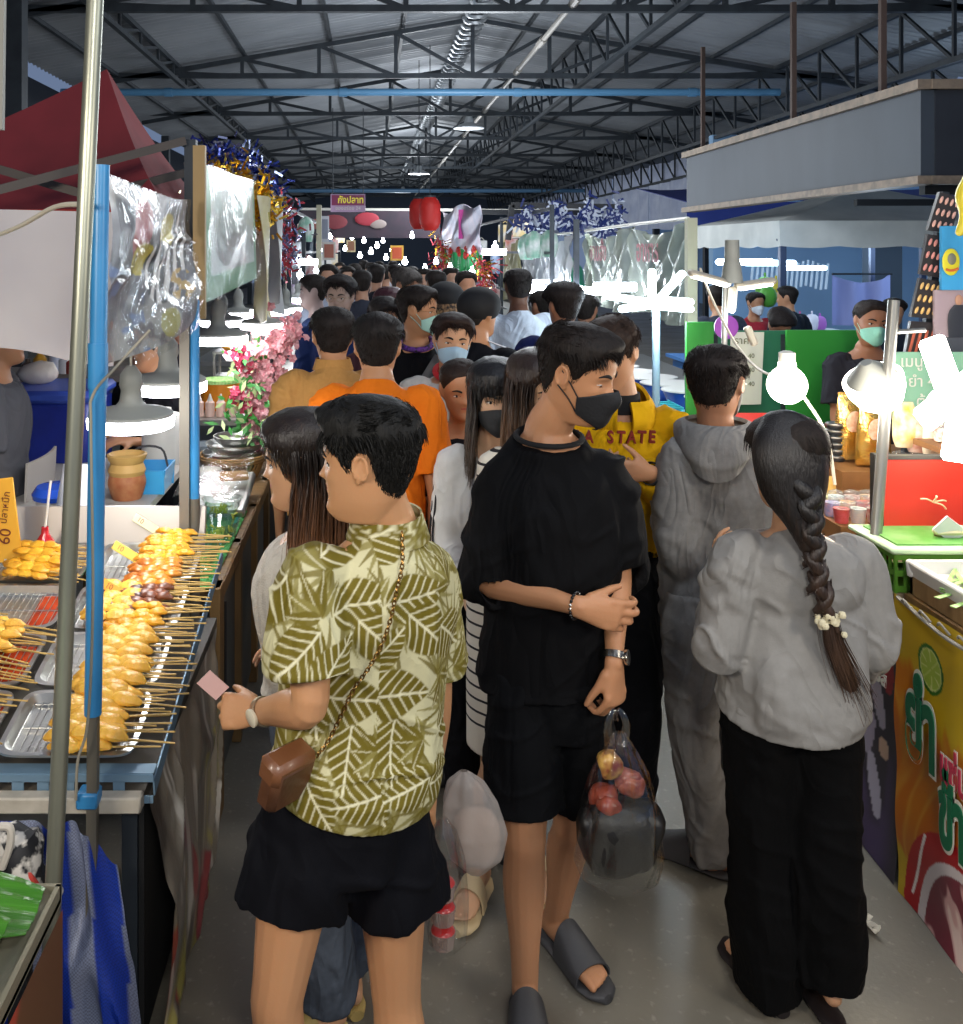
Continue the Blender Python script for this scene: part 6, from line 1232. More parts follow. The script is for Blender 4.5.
m=MB();m.lathe((0,0,0),[(.088,.108),(.092,.125),(.075,.150),(0,.155)],n=26);m.build('tub_lid',mat('lid_blue','#2a57c9',rough=.25,coat=.4),bq)
m=MB()
for z in range(4):m.lathe((0,0,z*.012),[(.055-.0*z,0),(.062,.005),(.055,.011)],n=20)
q=m.build('bowl_stack',st);q.location=at(150,498,4.15);q.location.z=.945;tag(q,'short stack of steel saucers on the table beneath the canister','bowls')
bk=empty('plastic_basket',V3(-.93,4.0,.945),'light blue plastic basket behind the metal guard','basket');m=MB()
for s_ in (-1,1):m.box((s_*.08,0,.05),(.006,.2,.10),rot=(0,s_*.15,0));m.box((0,s_*.10,.05),(.17,.006,.10),rot=(-s_*.15,0,0))
m.box((0,0,.004),(.15,.19,.006));m.build('basket_body',mat('basket_blue','#3fa3dc',rough=.4),bk,smooth=False)
m=MB();m.tube([(-.08,0,.09),(-.05,0,.17),(.05,0,.17),(.08,0,.09)],.005,n=6,res=4);m.build('handle',mat('handle_dark','#3a3a3c'),bk)
bg=empty('tote_bag',V3(-1.02,3.3,.945),'white and blue upright bag between the grey and blue poles','bag');m=MB();m.tube([(0,0,0),(0,0,.12),(0,0,.26)],[(.08,.05),(.07,.045),(.045,.012)],n=16,res=3);m.build('bag_body',mat('tote_white','#d3d5dc',rough=.4,bump=.2),bg)
m=MB();m.box((.0,-.052,.12),(.03,.003,.13));m.build('blue_print',mat('lid_blue','#2a57c9'),bg,smooth=False)
c2=empty('stall_counter',V3(-.95,4.1,0),'second left counter with wooden side boards holding glass bowls','counter')
m=MB();m.box((-.68,4.25,.78),(.33,2.0,.03));m.build('worktop',wood,c2,abs_=True,smooth=False)
m=MB();m.box((-.545,4.25,.41),(.02,1.94,.70));m.build('side_board',mat('board_grey','#5b5a55',rough=.6,c2='#4c4a45',nscale=5),c2,abs_=True,smooth=False)
for y,w in ((3.28,.09),(3.78,.05),(4.3,.05),(4.8,.05),(5.2,.05)):
 m=MB();m.box((-.528,y,.40),(.035,w,.79));m.build('upright',wood,c2,abs_=True,smooth=False)
m=MB();m.box((-.53,4.25,.765),(.04,2.02,.05));m.build('edge_board',wood,c2,abs_=True,smooth=False)
m=MB();m.box((-.532,3.47,.45),(.012,.035,.42));m.build('black_slot',mat('board_black','#121212'),c2,abs_=True,smooth=False)
m=MB();m.grid( lambda U,W:(-.54-.34*U,3.22+.95*W,.80+.006*np.sin(U*60)*np.sin(W*90)),40,60,th=.006);m.build('grass_mat',mat('mat_green','#3f8f45',rough=.9,bump=1,bscale=150,c2='#5aa85c',nscale=60),loc=(-.7,3.7,.8),label='green artificial grass mat under the glass bowls',cat='mat')
gl=mat('clear_glass','#ffffff',rough=.05,metal=1,gloss_tr=(.06,'#eef3f0',.35));salad=mat('salad_green','#8aa83a',rough=.5,c2='#d6c94c',nscale=40,namt=1.6)
for i,(x,y,r_,lab) in enumerate(((-.63,3.40,.095,'nearest glass bowl of salad beside the far blue post'),(-.60,3.72,.09,'second glass bowl on the green mat'),(-.73,3.85,.085,'third glass bowl, behind the second on the green mat'),(-.63,4.05,.085,'farthest glass bowl, next to the clear tray cover'))):
 o=empty('glass_bowl',(x,y,.806),lab,'bowl','glass bowls of salad');m=MB();m.lathe((0,0,0),[(.0,.004),(r_*.5,.0),(r_*.8,.03),(r_,.085),(r_*1.03,.088),(r_*.97,.085),(r_*.76,.034),(r_*.45,.008),(0,.01)],n=30);m.build('bowl_glass',gl,o)
 m=MB()
 rr=random.Random(i)
 for k in range(34):m.box((rr.gauss(0,r_*.35),rr.gauss(0,r_*.35),.028+rr.uniform(0,.018)),(.022,.008,.003),rot=(rr.uniform(0,3),rr.uniform(0,3),rr.uniform(0,3)))
 q=m.build('salad',salad,o,smooth=False);q['kind']='stuff'
cv=empty('serving_tray',V3(-.69,4.28,.80),'large steel tray under a tilted clear cover on the second counter','tray');m=MB();m.box((0,0,.05),(.30,.42,.04),rot=(.18,0,0),bevel=.01);m.build('pan',st,cv)
m=MB();m.grid( lambda U,W:(-.15+.30*U,-.24+.48*W,.10+.10*W+.02*np.sin(U*6)),20,20,th=.003);m.build('clear_cover',mat('clear_film','#e8eef2'),cv)
m=MB();m.box((.07,.05,.12),(.13,.08,.02),rot=(.18,0,.2),bevel=.008);m.build('toast',mat('toast','#b98a4c',rough=.7),cv)
wb=empty('wicker_basket',V3(-.70,4.85,.80),'round wicker basket holding steel bowls on the second counter','basket');m=MB();wk=mat('wicker','#9a7440',rough=.7)
for z,r_ in ((.0,.12),(.012,.125),(.085,.165),(.10,.17),(.11,.168)):m.tube([(r_*math.cos(a),r_*math.sin(a),z) for a in np.linspace(0,2*math.pi,30,endpoint=False)],.007,n=6,closed=True,res=1)
for a in np.linspace(0,2*math.pi,36,endpoint=False):m.tube([(.125*math.cos(a),.125*math.sin(a),0),(.168*math.cos(a+.12),.168*math.sin(a+.12),.105)],.0045,n=5)
m.build('weave',wk,wb)
for i,(dz,r_) in enumerate(((.07,.155),(.115,.15),(.15,.12))):
 m=MB();m.lathe((0,0,0),[(0,.0),(r_*.6,0),(r_*.9,.03),(r_,.055),(r_*.96,.055),(r_*.84,.03),(0,.008)],n=30);q=m.build('steel_bowl',st);q.location=(-.70+.01*i,4.85,.80+dz);tag(q,['lower steel bowl nested in the wicker basket','wide steel bowl resting above the basket rim','small steel bowl on top of the basket bowls'][i],'bowl','steel bowls in the wicker basket')
c3=empty('stall_counter',V3(-1.1,6.8,0),'third left counter behind the pink flowers with an orange tub','counter');m=MB();m.box((-.83,6.78,.98),(.56,2.9,.03));m.build('worktop',stb,c3,abs_=True,smooth=False);m=MB();m.box((-.56,6.78,.49),(.03,2.9,.96));m.build('side_board',mat('board_dark','#3a3836',rough=.6),c3,abs_=True,smooth=False)
m=MB();m.tube([(0,0,0),(0,0,.16)],[(.11,.09),(.13,.10)],n=24,cap='flat');ot=empty('orange_tub',V3(-.90,5.72,.995),'orange plastic tub with a green netted top beside the pink flowers','tub');m.build('tub_body',mat('tub_orange','#e08a1c',rough=.4),ot);m=MB();m.lathe((0,0,0),[(.125,.16),(.12,.18),(0,.185)],n=24);m.build('tub_top',mat('net_green','#5c9a4a',rough=.7,c2='#a8c47a',nscale=60),ot)
sq=None
for i in range(4):
 if sq is None:
  sq=empty('squeeze_bottle',(0,0,0),'','bottle','squeeze bottles beside the orange tub');m=MB();m.lathe((0,0,0),[(0,0),(.026,0),(.027,.08),(.018,.09),(0,.09)],n=16);m.build('bottle_body',mat('pinkish','#e4c3b4',rough=.35),sq);m=MB();m.lathe((0,0,0),[(.018,.09),(.014,.10),(.004,.13),(0,.13)],n=12);m.build('nozzle',wht,sq);o=sq
 else :o=copy_tree(sq)
 o['label']=['squeeze bottle nearest the post in the row of four','second squeeze bottle from the post','third squeeze bottle from the post','squeeze bottle nearest the orange tub'][i];o.location=(-.98+.062*i,5.45,.995)
rk=empty('condiment_rack',V3(-.83,6.15,.995),'small two-tier rack with orange snacks behind the orange tub','rack');m=MB();m.box((0,0,.14),(.34,.25,.015));m.box((0,0,.30),(.34,.25,.015))
for x in (-.16,.16):
 for y in (-.11,.11):m.bar((x,y,0),(x,y,.31),.015)
m.build('rack_frame',stb,rk,smooth=False);m=MB();m.box((0,0,.335),(.24,.16,.05),bevel=.02);m.build('snack_pack',mat('snack_orange','#d99a3c',rough=.5),rk)
for i in range(8):
 px,py,Y=[(208,452,4.6),(222,372,6.4),(234,384,6.3),(262,388,6.9),(255,398,6.6),(205,430,5.2),(243,356,7.4),(256,362,7.6)][i]
 m=MB();r_=.07+.01*(i%3);m.lathe((0,0,0),[(0,0),(r_*.7,0),(r_,.05),(r_*.95,.09),(0,.095)],n=18);q=m.build('food_tub',mat(['tubA','tubB','tubC','tubD'][i%4],['#c8c4b8','#7f8c94','#a85a48','#d3b26a'][i%4],rough=.35));p=at(px,py,Y);q.location=(p[0],Y,.996 if Y>5.5 else .80);tag(q,['grey tub behind the glass bowls','dusky tub at the back of the third counter','reddish tub on the third counter','yellowish tub near the flower column','second greyish tub by the flower column','slate tub beside the wicker basket','rust tub far along the third counter','amber tub farthest along the third counter'][i],'tub','small food tubs on the left stalls')
for i,(y0,y1,c_,lab) in enumerate(((8.6,11.5,'#4a4e57','fourth left counter, beyond the flower column'),(12.0,16,'#3a3f4a','fifth left counter in the distance'),(16.5,24,'#343946','long farthest left counter'))):
 o=empty('stall_counter',V3(-1.1,(y0+y1)/2,0),lab,'counter');m=MB();m.box((-1.1,(y0+y1)/2,.92),(1.0,y1-y0,.04));m.build('worktop',stb,o,abs_=True,smooth=False);m=MB();m.box((-.6,(y0+y1)/2,.45),(.03,y1-y0,.9));m.build('side_board',mat('cb_'+c_[1:],c_),o,abs_=True,smooth=False)
def flower_garland(path,n,rad,petal,label,leaf=None,name='flower_garland',fr=.030):
 P,_=cr(np.array(path),10);rg=random.Random(len(label));fl=MB();lf=MB()
 for i in range(n):
  c=P[rg.randrange(len(P))]+V3(rg.gauss(0,rad),rg.gauss(0,rad),rg.gauss(0,rad));r=fr*rg.uniform(.7,1.2);nn=nrm(V3(rg.gauss(.3,.6),rg.gauss(-1,.5),rg.gauss(.2,.6)));a1=nrm(np.cross(nn,V3(.1,.2,1)));a2=np.cross(nn,a1)
  for k in range(6):
   t=k/6*2*math.pi;d=a1*math.cos(t)+a2*math.sin(t);s2=-a1*math.sin(t)+a2*math.cos(t)
   fl.add([c,c+d*r*.6+s2*r*.42+nn*r*.25,c+d*r+nn*r*.1,c+d*r*.6-s2*r*.42+nn*r*.25],[(0,1,2,3)],mi=rg.choice([0,0,1]))
 o=empty(name,P[-1],label,'flowers');q=fl.build('blossoms',petal,o,abs_=True,smooth=False)
 if leaf:
  for (cc,k) in leaf[1]:
   for i in range(k):
    c=np.array(cc)+V3(rg.gauss(0,.06),rg.gauss(0,.05),rg.gauss(0,.07));d=nrm(V3(rg.gauss(0,1),rg.gauss(-.5,.5),rg.gauss(0,.8)));s2=nrm(np.cross(d,V3(0,-1,.3)));ln=rg.uniform(.05,.09)
    lf.add([c,c+d*ln*.5+s2*.011,c+d*ln,c+d*ln*.5-s2*.011],[(0,1,2,3)],mi=rg.choice([0,0,1]))
  lf.build('leaves',leaf[0],o,abs_=True,smooth=False)
 m=MB();m.tube(path,.012,n=6,res=4);m.build('stem',steel,o,abs_=True); return o
pk=[mat('petal_pink','#d9a3a6',rough=.6),mat('petal_rose','#c98088',rough=.6)];gr_=[mat('leaf_green','#3f8a3c',rough=.5),mat('leaf_light','#b8cf8e',rough=.5)]
flower_garland([at(284,330,4.9),at(274,350,4.9),at(266,385,4.9),at(262,418,4.9),at(270,440,4.9)],430,.045,pk,'tall column of pink artificial blossoms beside the left stalls',(gr_,[(at(248,375,4.85),70),(at(243,420,4.85),70),(at(272,430,4.85),40)]))
flower_garland([at(240,352,4.8),at(246,366,4.8)],20,.028,[mat('petal_crimson','#a82a48',rough=.6),mat('petal_white','#e3d5d6',rough=.6)],'small crimson blossom cluster on the upper left of the pink column',fr=.03)
flower_garland([at(240,400,4.8),at(244,408,4.8)],16,.026,[mat('petal_crimson','#a82a48'),mat('petal_rose','#c98088')],'small crimson blossom cluster low on the pink column',fr=.03)
m=MB();m.bar(at(256,330,5.0),at(256,560,5.0)*[1,1,0],.05);m.bar(at(272,330,5.0),at(272,560,5.0)*[1,1,0],.04);m.build('flower_stand',mat('frame_grey','#56534f'),loc=at(256,560,5.0)*[1,1,0],label='pair of grey uprights carrying the pink flower column',cat='stand',smooth=False)
def tinsel(path,n,rad,cols,label,L=.05):
 P,_=cr(np.array(path),12);m=MB();rg=random.Random(n)
 for i in range(n):
  c=P[rg.randrange(len(P))]+V3(rg.gauss(0,rad),rg.gauss(0,rad),rg.gauss(0,rad));d=nrm(V3(rg.gauss(0,1),rg.gauss(0,1),rg.gauss(0,1)));s2=nrm(np.cross(d,V3(rg.gauss(0,1),1,.3)))*.006
  m.add([c-s2,c+s2,c+d*L+s2,c+d*L-s2],[(0,1,2,3)],mi=(0 if rg.random()<.5+.4*math.sin(i*.01) else 1))
 m.tube(P,.012,n=5,res=1)
 return m.build('tinsel_garland',cols,loc=P[0],label=label,cat='garland',smooth=False)
gold=mat('tinsel_gold','#d8a428',rough=.25,metal=.8);tbl=mat('tinsel_blue','#2f3f8f',rough=.25,metal=.7);tsl=mat('tinsel_silver','#aab4d8',rough=.2,metal=.8);trd=mat('tinsel_red','#b03a48',rough=.3,metal=.5)
tinsel([at(212,160,5.0),at(230,165,5.0),at(250,180,5.0),at(268,195,5.0)],900,.055,[tbl,tsl],'blue and silver tinsel garland draped above the green menu board')
tinsel([at(205,182,4.9),at(236,182,4.9),at(255,200,4.9),at(262,215,4.9)],800,.055,[gold,mat('tinsel_gold2','#f0d060',rough=.2,metal=.8)],'gold tinsel garland draped below the blue tinsel')
tinsel([at(272,208,6.5),at(282,225,6.5),at(275,250,6.5),at(284,262,6.5)],600,.07,[trd,tsl],'red and silver tinsel hanging right of the gold tinsel')
wv=bpy.data.materials.new('woven_stripes');wv.use_nodes=True;MATS['woven_stripes']=wv
nt=wv.node_tree;N=nt.nodes;L=nt.links;bs=N['Principled BSDF'];bs.inputs['Roughness'].default_value=.45;a=N.new('ShaderNodeAttribute');a.attribute_name='Col'
ck_=N.new('ShaderNodeTexChecker');ck_.inputs['Scale'].default_value=260;tcn=N.new('ShaderNodeTexCoord');L.new(tcn.outputs['Object'],ck_.inputs[0]);ck_.inputs[1].default_value=(.62,.62,.62,1);ck_.inputs[2].default_value=(1,1,1,1)
mm=N.new('ShaderNodeMix');mm.data_type='RGBA';mm.blend_type='MULTIPLY';mm.inputs[0].default_value=1;L.new(a.outputs['Color'],mm.inputs[6]);L.new(ck_.outputs[0],mm.inputs[7]);L.new(mm.outputs[2],bs.inputs['Base Color'])
def bagf(U,W):
 f=ridge(np.stack([U*7,W*1.3+U*.8,U*0],-1).reshape(-1,3),31).reshape(U.shape);wob=(fbm(np.stack([U*5,W*4,U*0],-1).reshape(-1,3),8,3).reshape(U.shape)-.5)
 top=.715-.005*np.sin(U*9)-.10*sstep(.9,1,U);xr=.0+.03*W
 return -1.35+(.80+.10*W)*U,2.055-.03*f-.06*np.sin(math.pi*np.clip(W,0,1))*np.sin(math.pi*U)**.5-.05*wob,top-(top-.0)*W
g_=np.meshgrid(np.linspace(0,1,150),np.linspace(0,1,110),indexing='ij');u_=g_[0].ravel();w_=g_[1].ravel();ph=(u_*15+.5*w_*u_)%2
colb=np.where((ph<1)[:,None],np.array(lin('#14379e'))[:3],np.array(lin('#8088a0'))[:3])*np.ones((len(u_),3))
m=MB();m.grid(bagf,150,110);m.build('woven_sheet',wv,loc=(-.9,2.1,0),label='blue and grey striped woven plastic sheet hanging under the near counter',cat='sheet',col=colb)
m=MB()
m.tube([at(-5,880,2.0),at(15,845,1.98),at(28,870,1.98),at(45,895,2.0)],[(.03,.03),(.05,.04),(.05,.04),(.03,.03)],n=12,res=4,cap='round');v=m.verts();m.v=[v+(fbm(v*18,3,2)-.5)[:,None]*.03]
sb=empty('shopping_bag',at(10,900,2.0),'black and white patterned bag with a coral edge at the left under the counter','bag');m.build('bag_body',mat('bw_print','#16171c',rough=.7,c2='#c9c5bd',nscale=26,namt=.15),sb,abs_=True)
m=MB();m.tube([at(0,862,1.95),at(18,862,1.94),at(32,878,1.94),at(42,892,1.96)],(.006),n=8,res=4);m.build('coral_edge',mat('coral','#c9463c',rough=.6),sb,abs_=True)
m=MB();m.tube([at(2,868,1.93),at(10,845,1.93),at(10,828,1.93),at(0,826,1.93)],.008,n=8,res=4);m.build('handle',mat('handle_white','#b9b3a8'),sb,abs_=True)
Yt=1.60;zt_=EYE-(893-250)*Yt/950
nt_=empty('leaf_tray',V3(-.95,1.2,0),'steel-edged tray lined with banana leaves in the bottom left corner','tray')
xr=(61-370)*Yt/950
m=MB();m.box(((xr-1.3)/2-.0,1.16,zt_-.012),(xr+1.3+.0,.88,.012));m.box((xr-.004,1.16,zt_),(.008,.88,.03));m.box(((xr-1.3)/2,1.598,zt_),(xr+1.3,.008,.03));m.box((xr-.03,1.16,zt_-.001),(.05,.88,.006));m.build('pan',mat('pan_tan','#8f8a76',rough=.35,metal=.5),nt_,abs_=True,smooth=False)
lm=mat('banana_leaf','#3d7a10',rough=.4,c2='#2c600a',nscale=3,stretch=(1,14,1),bump=.35,bscale=10,bstretch=(1,16,1),coat=.3)
for i,(x0,y0,rz,ln,wd,lab) in enumerate(((xr-.17,1.53,.06,.42,.09,0),(xr-.14,1.41,-.06,.46,.10,0),(xr-.20,1.27,.10,.5,.11,0))):
 m=MB()
 def lf_(U,W):
  X=-ln*U;wd_=wd*np.sin(math.pi*np.clip(.12+U*.9,0,1))**.5; return X,wd_*(W-.5)*2,.006+.004*np.sin(W*30)*.5+.018*np.abs(W-.5)+.02*np.sin(U*4+i)
 m.grid(lf_,40,24,th=.0015);q=m.build('banana_leaf',lm);tag(q,['banana leaf at the back of the corner tray','middle banana leaf in the corner tray','front banana leaf in the corner tray'][i],'leaf');q.location=(xr-.018-.02*i,y0,zt_+.004+.012*i);q.rotation_euler=(0,0,rz)
m=MB();m.box((xr+.02,1.16,zt_/2-.01),(.01,.86,zt_-.03))
g2=np.meshgrid(np.linspace(0,1,90),np.linspace(0,1,60),indexing='ij');u_,w_=g2[0].ravel(),g2[1].ravel();P=np.stack([u_*5,w_*4,u_*0],1);cc=mixc(np.tile(lin('#9c3a2c')[:3],(len(u_),1)),np.tile(lin('#5a3b28')[:3],(len(u_),1)),sstep(.45,.55,fbm(P,3,3)));cc=mixc(cc,np.tile(lin('#8f8a2c')[:3],(len(u_),1)),sstep(.3,.34,1-u_)*(w_>.4)*sstep(.5,.4,1-u_*0-.5))
m2=MB();m2.grid( lambda U,W:(xr+.006+.012*np.sin(U*6)*W,1.59-.84*U,zt_-.02-(zt_-.03)*W),90,60);m2.build('side_print',mat('poster_print','#888888'),nt_,abs_=True,col=cc)
for x in (xr-.05,xr-.8):
 for y in (.78,1.55):
  m=MB();m.bar((x,y,0),(x,y,zt_-.015),.03);m.build('leg',steel,nt_,abs_=True,smooth=False)
XR=1.60
ds=mat('disposable_white','#d8d6d0',rough=.4)
def H(c): return np.array(lin(c))[:3]
def yz(px,py,X=XR):Y=X*950/(px-370); return Y,EYE-(py-250)*Y/950
yb=empty('printed_banner',V3(XR,2.6,0),'yellow and orange food banner with green lettering on the near right counter','banner')
Y0,Y1=2.02,2.885
def ycol(u,v):
 a=u*(Y1-Y0);z=.905*(1-v);n=len(u);P=np.stack([a*6,z*3,a*0],1);c=np.tile(H('#caa820'),(n,1));w=fbm(P+[0,0,3],4,3)
 fl=sstep(.60,.45,np.abs(z-.40)/.40+(fbm(np.stack([a*14,z*4+a*6,a*0],1),7,3)-.5)*.9)
 c=mixc(c,np.tile(H('#c8701a'),(n,1)),fl*.85);c=mixc(c,np.tile(H('#d9a83a'),(n,1)),ridge(np.stack([a*16+np.sin(z*9),z*4,a*0],1),9)*.35*fl)
 e=((a-.165)/.055)**2+((z-.745)/.072)**2;c=mixc(c,np.tile(H('#2e6e22'),(n,1)),e<1);c=mixc(c,np.tile(H('#a9c24a'),(n,1)),e<.68)
 ang=np.arctan2(z-.745,a-.165);c=mixc(c,np.tile(H('#d3dc8c'),(n,1)),(e<.60)*(np.abs(np.sin(ang*4))<.22));c=mixc(c,np.tile(H('#d3dc8c'),(n,1)),(e>.60)*(e<.70))
 rim=((a-.30)/.27)**2+((z-.02)/.30)**2;c=mixc(c,np.tile(H('#b3161c'),(n,1)),(rim<1));c=mixc(c,np.tile(H('#e0d4d2'),(n,1)),(((a-.36)/.26)**2+((z-.0)/.27)**2<1))
 ins=(((a-.37)/.235)**2+((z-.0)/.245)**2<1);ft=fbm(np.stack([a*18+z*7,z*7-a*3,a*0],1),12,2);c=mixc(c,np.tile(H('#7c2a3a'),(n,1)),ins);c=mixc(c,np.tile(H('#d9a9a4'),(n,1)),ins*sstep(.44,.52,ft));c=mixc(c,np.tile(H('#efd2c8'),(n,1)),ins*sstep(.56,.66,ft))
 c=mixc(c,np.tile(H('#f2e9e2'),(n,1)),(np.abs((a-.095)-(z-.12)*.35)<.006)*(z>.04)*(z<.26))
 return c
nu,nv=230,240;g=np.meshgrid(np.linspace(0,1,nu),np.linspace(0,1,nv),indexing='ij')
def bx(Yv,z): return XR+.006*np.sin(Yv*14+z*3)+.004*np.sin(z*20)
m=MB();m.grid( lambda U,W:(bx(Y1-(Y1-Y0)*U,.905*(1-W)),Y1-(Y1-Y0)*U,.905*(1-W)+.004),nu,nv);m.build('printed_sheet',mat('vinyl_print','#888888',rough=.42,attr=True,spec=.4),yb,abs_=True,col=ycol(g[0].ravel(),g[1].ravel()))
gi,wo,pi_=mat('print_green','#0f6b46',rough=.5),mat('print_white','#e6e2d2',rough=.5),mat('print_pink','#c23a52',rough=.5)
def wall_text(body,px,py,size,m_,par,bold,x=XR,ex=.001,base=None,shear=0,sx=1,align='LEFT',tilt=0):
 Yc,zc_=yz(px,py,x-.0);o=V3(x-.010-ex*2,Yc,zc_)-wloc(par); return text_mesh(body,size,'lettering',m_,par,frame(o,V3(0,-1,tilt),V3(0,tilt,1)),extrude=ex,bold=bold,shear=shear,sx=sx,align=align)
for body,px,py,size in (('ยำ',909,716,.30),('ข้าว',943,812,.24)):
 wall_text(body,px,py,size,wo,yb,.020,ex=.0006,sx=.52);wall_text(body,px,py,size,gi,yb,.009,ex=.0016,sx=.52)
wall_text('แซ่บ',944,764,.12,wo,yb,.008,ex=.0006,sx=.6);wall_text('แซ่บ',944,764,.12,pi_,yb,.003,ex=.0016,sx=.6)
c=empty('stall_counter',V3(2.1,2.45,0),'near right counter behind the yellow banner','counter');m=MB();m.box((2.08,2.45,.895),(.92,.86,.03));m.build('worktop',wood,c,abs_=True,smooth=False)
for x in (1.68,2.48):
 for y in (2.07,2.83):
  m=MB();m.bar((x,y,0),(x,y,.88),.035);m.build('leg',steel,c,abs_=True,smooth=False)
m=MB()
for i in range(9):
 y=2.84-i*.09;m.tube([(XR-.01,y,.90),(XR-.022,y-.03,.915),(XR-.012,y-.06,.895)],.004,n=6,res=3)
m.tube([(XR-.012,2.86,.905),(XR-.02,2.6,.885),(XR-.014,2.35,.90),(XR-.012,2.1,.895)],.006,n=7,res=5);m.build('banner_cord',mat('cord_grey','#8f8a80',rough=.6),yb,abs_=True)
wx=empty('wooden_crate',V3(1.88,2.62,.912),'shallow wooden crate holding a white tray of green leaves','crate');m=MB();
for s_ in (-1,1):m.box((s_*.24,0,.03),(.02,.50,.06),bevel=.003);m.box((0,s_*.24,.03),(.50,.02,.06),bevel=.003)
m.box((0,0,.005),(.48,.48,.01));m.build('crate_body',mat('crate_wood','#9a7b52',rough=.6,c2='#83663f',nscale=9,stretch=(1,4,1)),wx,smooth=False)
wt_=empty('white_tray',V3(1.88,2.62,.97),'white foam tray with green leaves sitting in the wooden crate','tray');m=MB()
for s_ in (-1,1):m.box((s_*.245,0,.02),(.02,.52,.05),rot=(0,s_*.25,0),bevel=.005);m.box((0,s_*.245,.02),(.52,.02,.05),rot=(-s_*.25,0,0),bevel=.005)
m.box((0,0,.002),(.48,.48,.008));m.build('tray_body',ds,wt_)
m=MB();rg=random.Random(5)
for i in range(70):
 x,y=rg.uniform(-.2,.2),rg.uniform(-.2,.2);a=rg.gauss(.6,.25);L_=rg.uniform(.06,.14);m.tube([(x-L_*math.cos(a),y-L_*math.sin(a),.010+rg.uniform(0,.012)),(x+L_*math.cos(a),y+L_*math.sin(a),.012+rg.uniform(0,.016))],[(.010,.0015),(.004,.0012)],n=5)
q=m.build('cut_leaves',mat('cut_leaf','#5f9a3c',rough=.45,c2='#a9c87a',nscale=20),wt_,smooth=False);q['kind']='stuff'
m=MB();v=[];m.tube([(-.06,.2,.05),(0,.22,.052),(.07,.21,.05)],[(.03,.012)]*3,n=10,res=3,cap='round')
gb=empty('plastic_basket',V3(1.76,3.02,.90),'green slotted plastic basket beside the yellow banner counter','basket');m=MB();gw,gd,gh=.30,.22,.12
for s_ in (-1,1):
 for z in (.012,.060,gh-.01):m.box((0,s_*gd/2,z),(gw,.008,.018));m.box((s_*gw/2,0,z),(.008,gd,.018))
 for i in range(11):m.box((-gw/2+gw*i/10,s_*gd/2,gh/2),(.010,.007,gh))
 for i in range(8):m.box((s_*gw/2,-gd/2+gd*i/7,gh/2),(.007,.010,gh))
m.box((0,0,.004),(gw,gd,.006));m.build('basket_body',mat('basket_green','#55862c',rough=.4),gb,smooth=False)
m=MB();m.box((0,0,gh+.012),(gw+.05,gd+.05,.018),bevel=.006);m.build('basket_rim',mat('rim_pale','#b9d3a8',rough=.4),gb);m=MB();m.box((0,0,gh+.023),(gw-.02,gd-.02,.006));m.build('leaf_liner',mat('liner_green','#4f8f3c',rough=.5,c2='#79a866',nscale=10),gb,smooth=False)
m=MB();m.tube([(-.07,0,0),(-.02,0,.004),(.03,.01,.003),(.08,0,0)],[(.02,.010),(.028,.014),(.027,.013),(.016,.009)],n=12,res=3,cap='round');q=m.build('dough_roll',mat('dough','#d8cfa8',rough=.6));q.location=(1.86,3.0,.90+gh+.040);tag(q,'pale dough roll lying on the green basket tray','food')
c=empty('stall_counter',V3(2.05,3.6,0),'second right counter with the candy cups and snack bags','counter');m=MB();m.box((2.1,3.74,.885),(1.0,1.68,.03));m.build('worktop',mat('worktop_tan','#8c7a60',rough=.6),c,abs_=True,smooth=False)
for x in (1.68,2.5):
 for y in (2.98,4.5):
  m=MB();m.bar((x,y,0),(x,y,.87),.035);m.build('leg',steel,c,abs_=True,smooth=False)
pbn=empty('printed_banner',V3(XR,3.3,0),'dark purple banner with white shapes and a red badge behind the braid','banner')
def pcol(u,v):
 a=u*1.25;z=.87*(1-v);n=len(u);P=np.stack([a*4,z*4,a*0],1);c=np.tile(H('#2d2636'),(n,1));c=mixc(c,np.tile(H('#4a3a62'),(n,1)),sstep(.50,.62,fbm(P,3,3))*sstep(.0,.12,a))
 for (a0,z0,ra,rz_,th,col) in ((.16,.22,.035,.10,-.35,'#b9b4c6'),(.20,.37,.028,.08,.3,'#a49bb0'),(.15,.52,.035,.11,-.3,'#b0a8b8'),(.27,.50,.04,.12,.3,'#8f86a0'),(.11,.36,.03,.035,0,'#c9a88f'),(.45,.3,.05,.12,.4,'#a49bb0')):
  X=(a-a0)*math.cos(th)+(z-z0)*math.sin(th);Z_=-(a-a0)*math.sin(th)+(z-z0)*math.cos(th);c=mixc(c,np.tile(H(col),(n,1)),(X/ra)**2+(Z_/rz_)**2<1)
 return mixc(c,np.tile(H('#a8202c'),(n,1)),((a-.08)/.045)**2+((z-.64)/.09)**2<1)
g=np.meshgrid(np.linspace(0,1,130),np.linspace(0,1,100),indexing='ij');m=MB();m.grid( lambda U,W:(XR+.03*np.sin(W*3)+.006*np.sin(U*9),2.91+1.25*U,.87*(1-W)+.004),130,100);m.build('printed_sheet',mat('vinyl_print','#888888'),pbn,abs_=True,col=pcol(g[0].ravel(),g[1].ravel()))
wall_text('ซอส',873,668,.06,wo,pbn,.002,x=1.62)
rb=empty('display_board',V3(2.15,3.12,.90),'red board with a steel rim propped behind the green basket','board');x0=(884-370)*3.1/950;m=MB();m.box(((x0+2.7)/2,3.12,1.10),(2.7-x0,.012,.33),bevel=.002);m.build('red_panel',mat('red_card','#b82a1c',rough=.45),rb,abs_=True)
m=MB();m.box(((x0+2.7)/2,3.125,1.27),(2.7-x0+.02,.03,.012));m.box((x0-.01,3.125,1.10),(.03,.03,.36));m.build('steel_rim',mat('rim_dark','#4f4c48',rough=.4,metal=.6),rb,abs_=True,smooth=False)
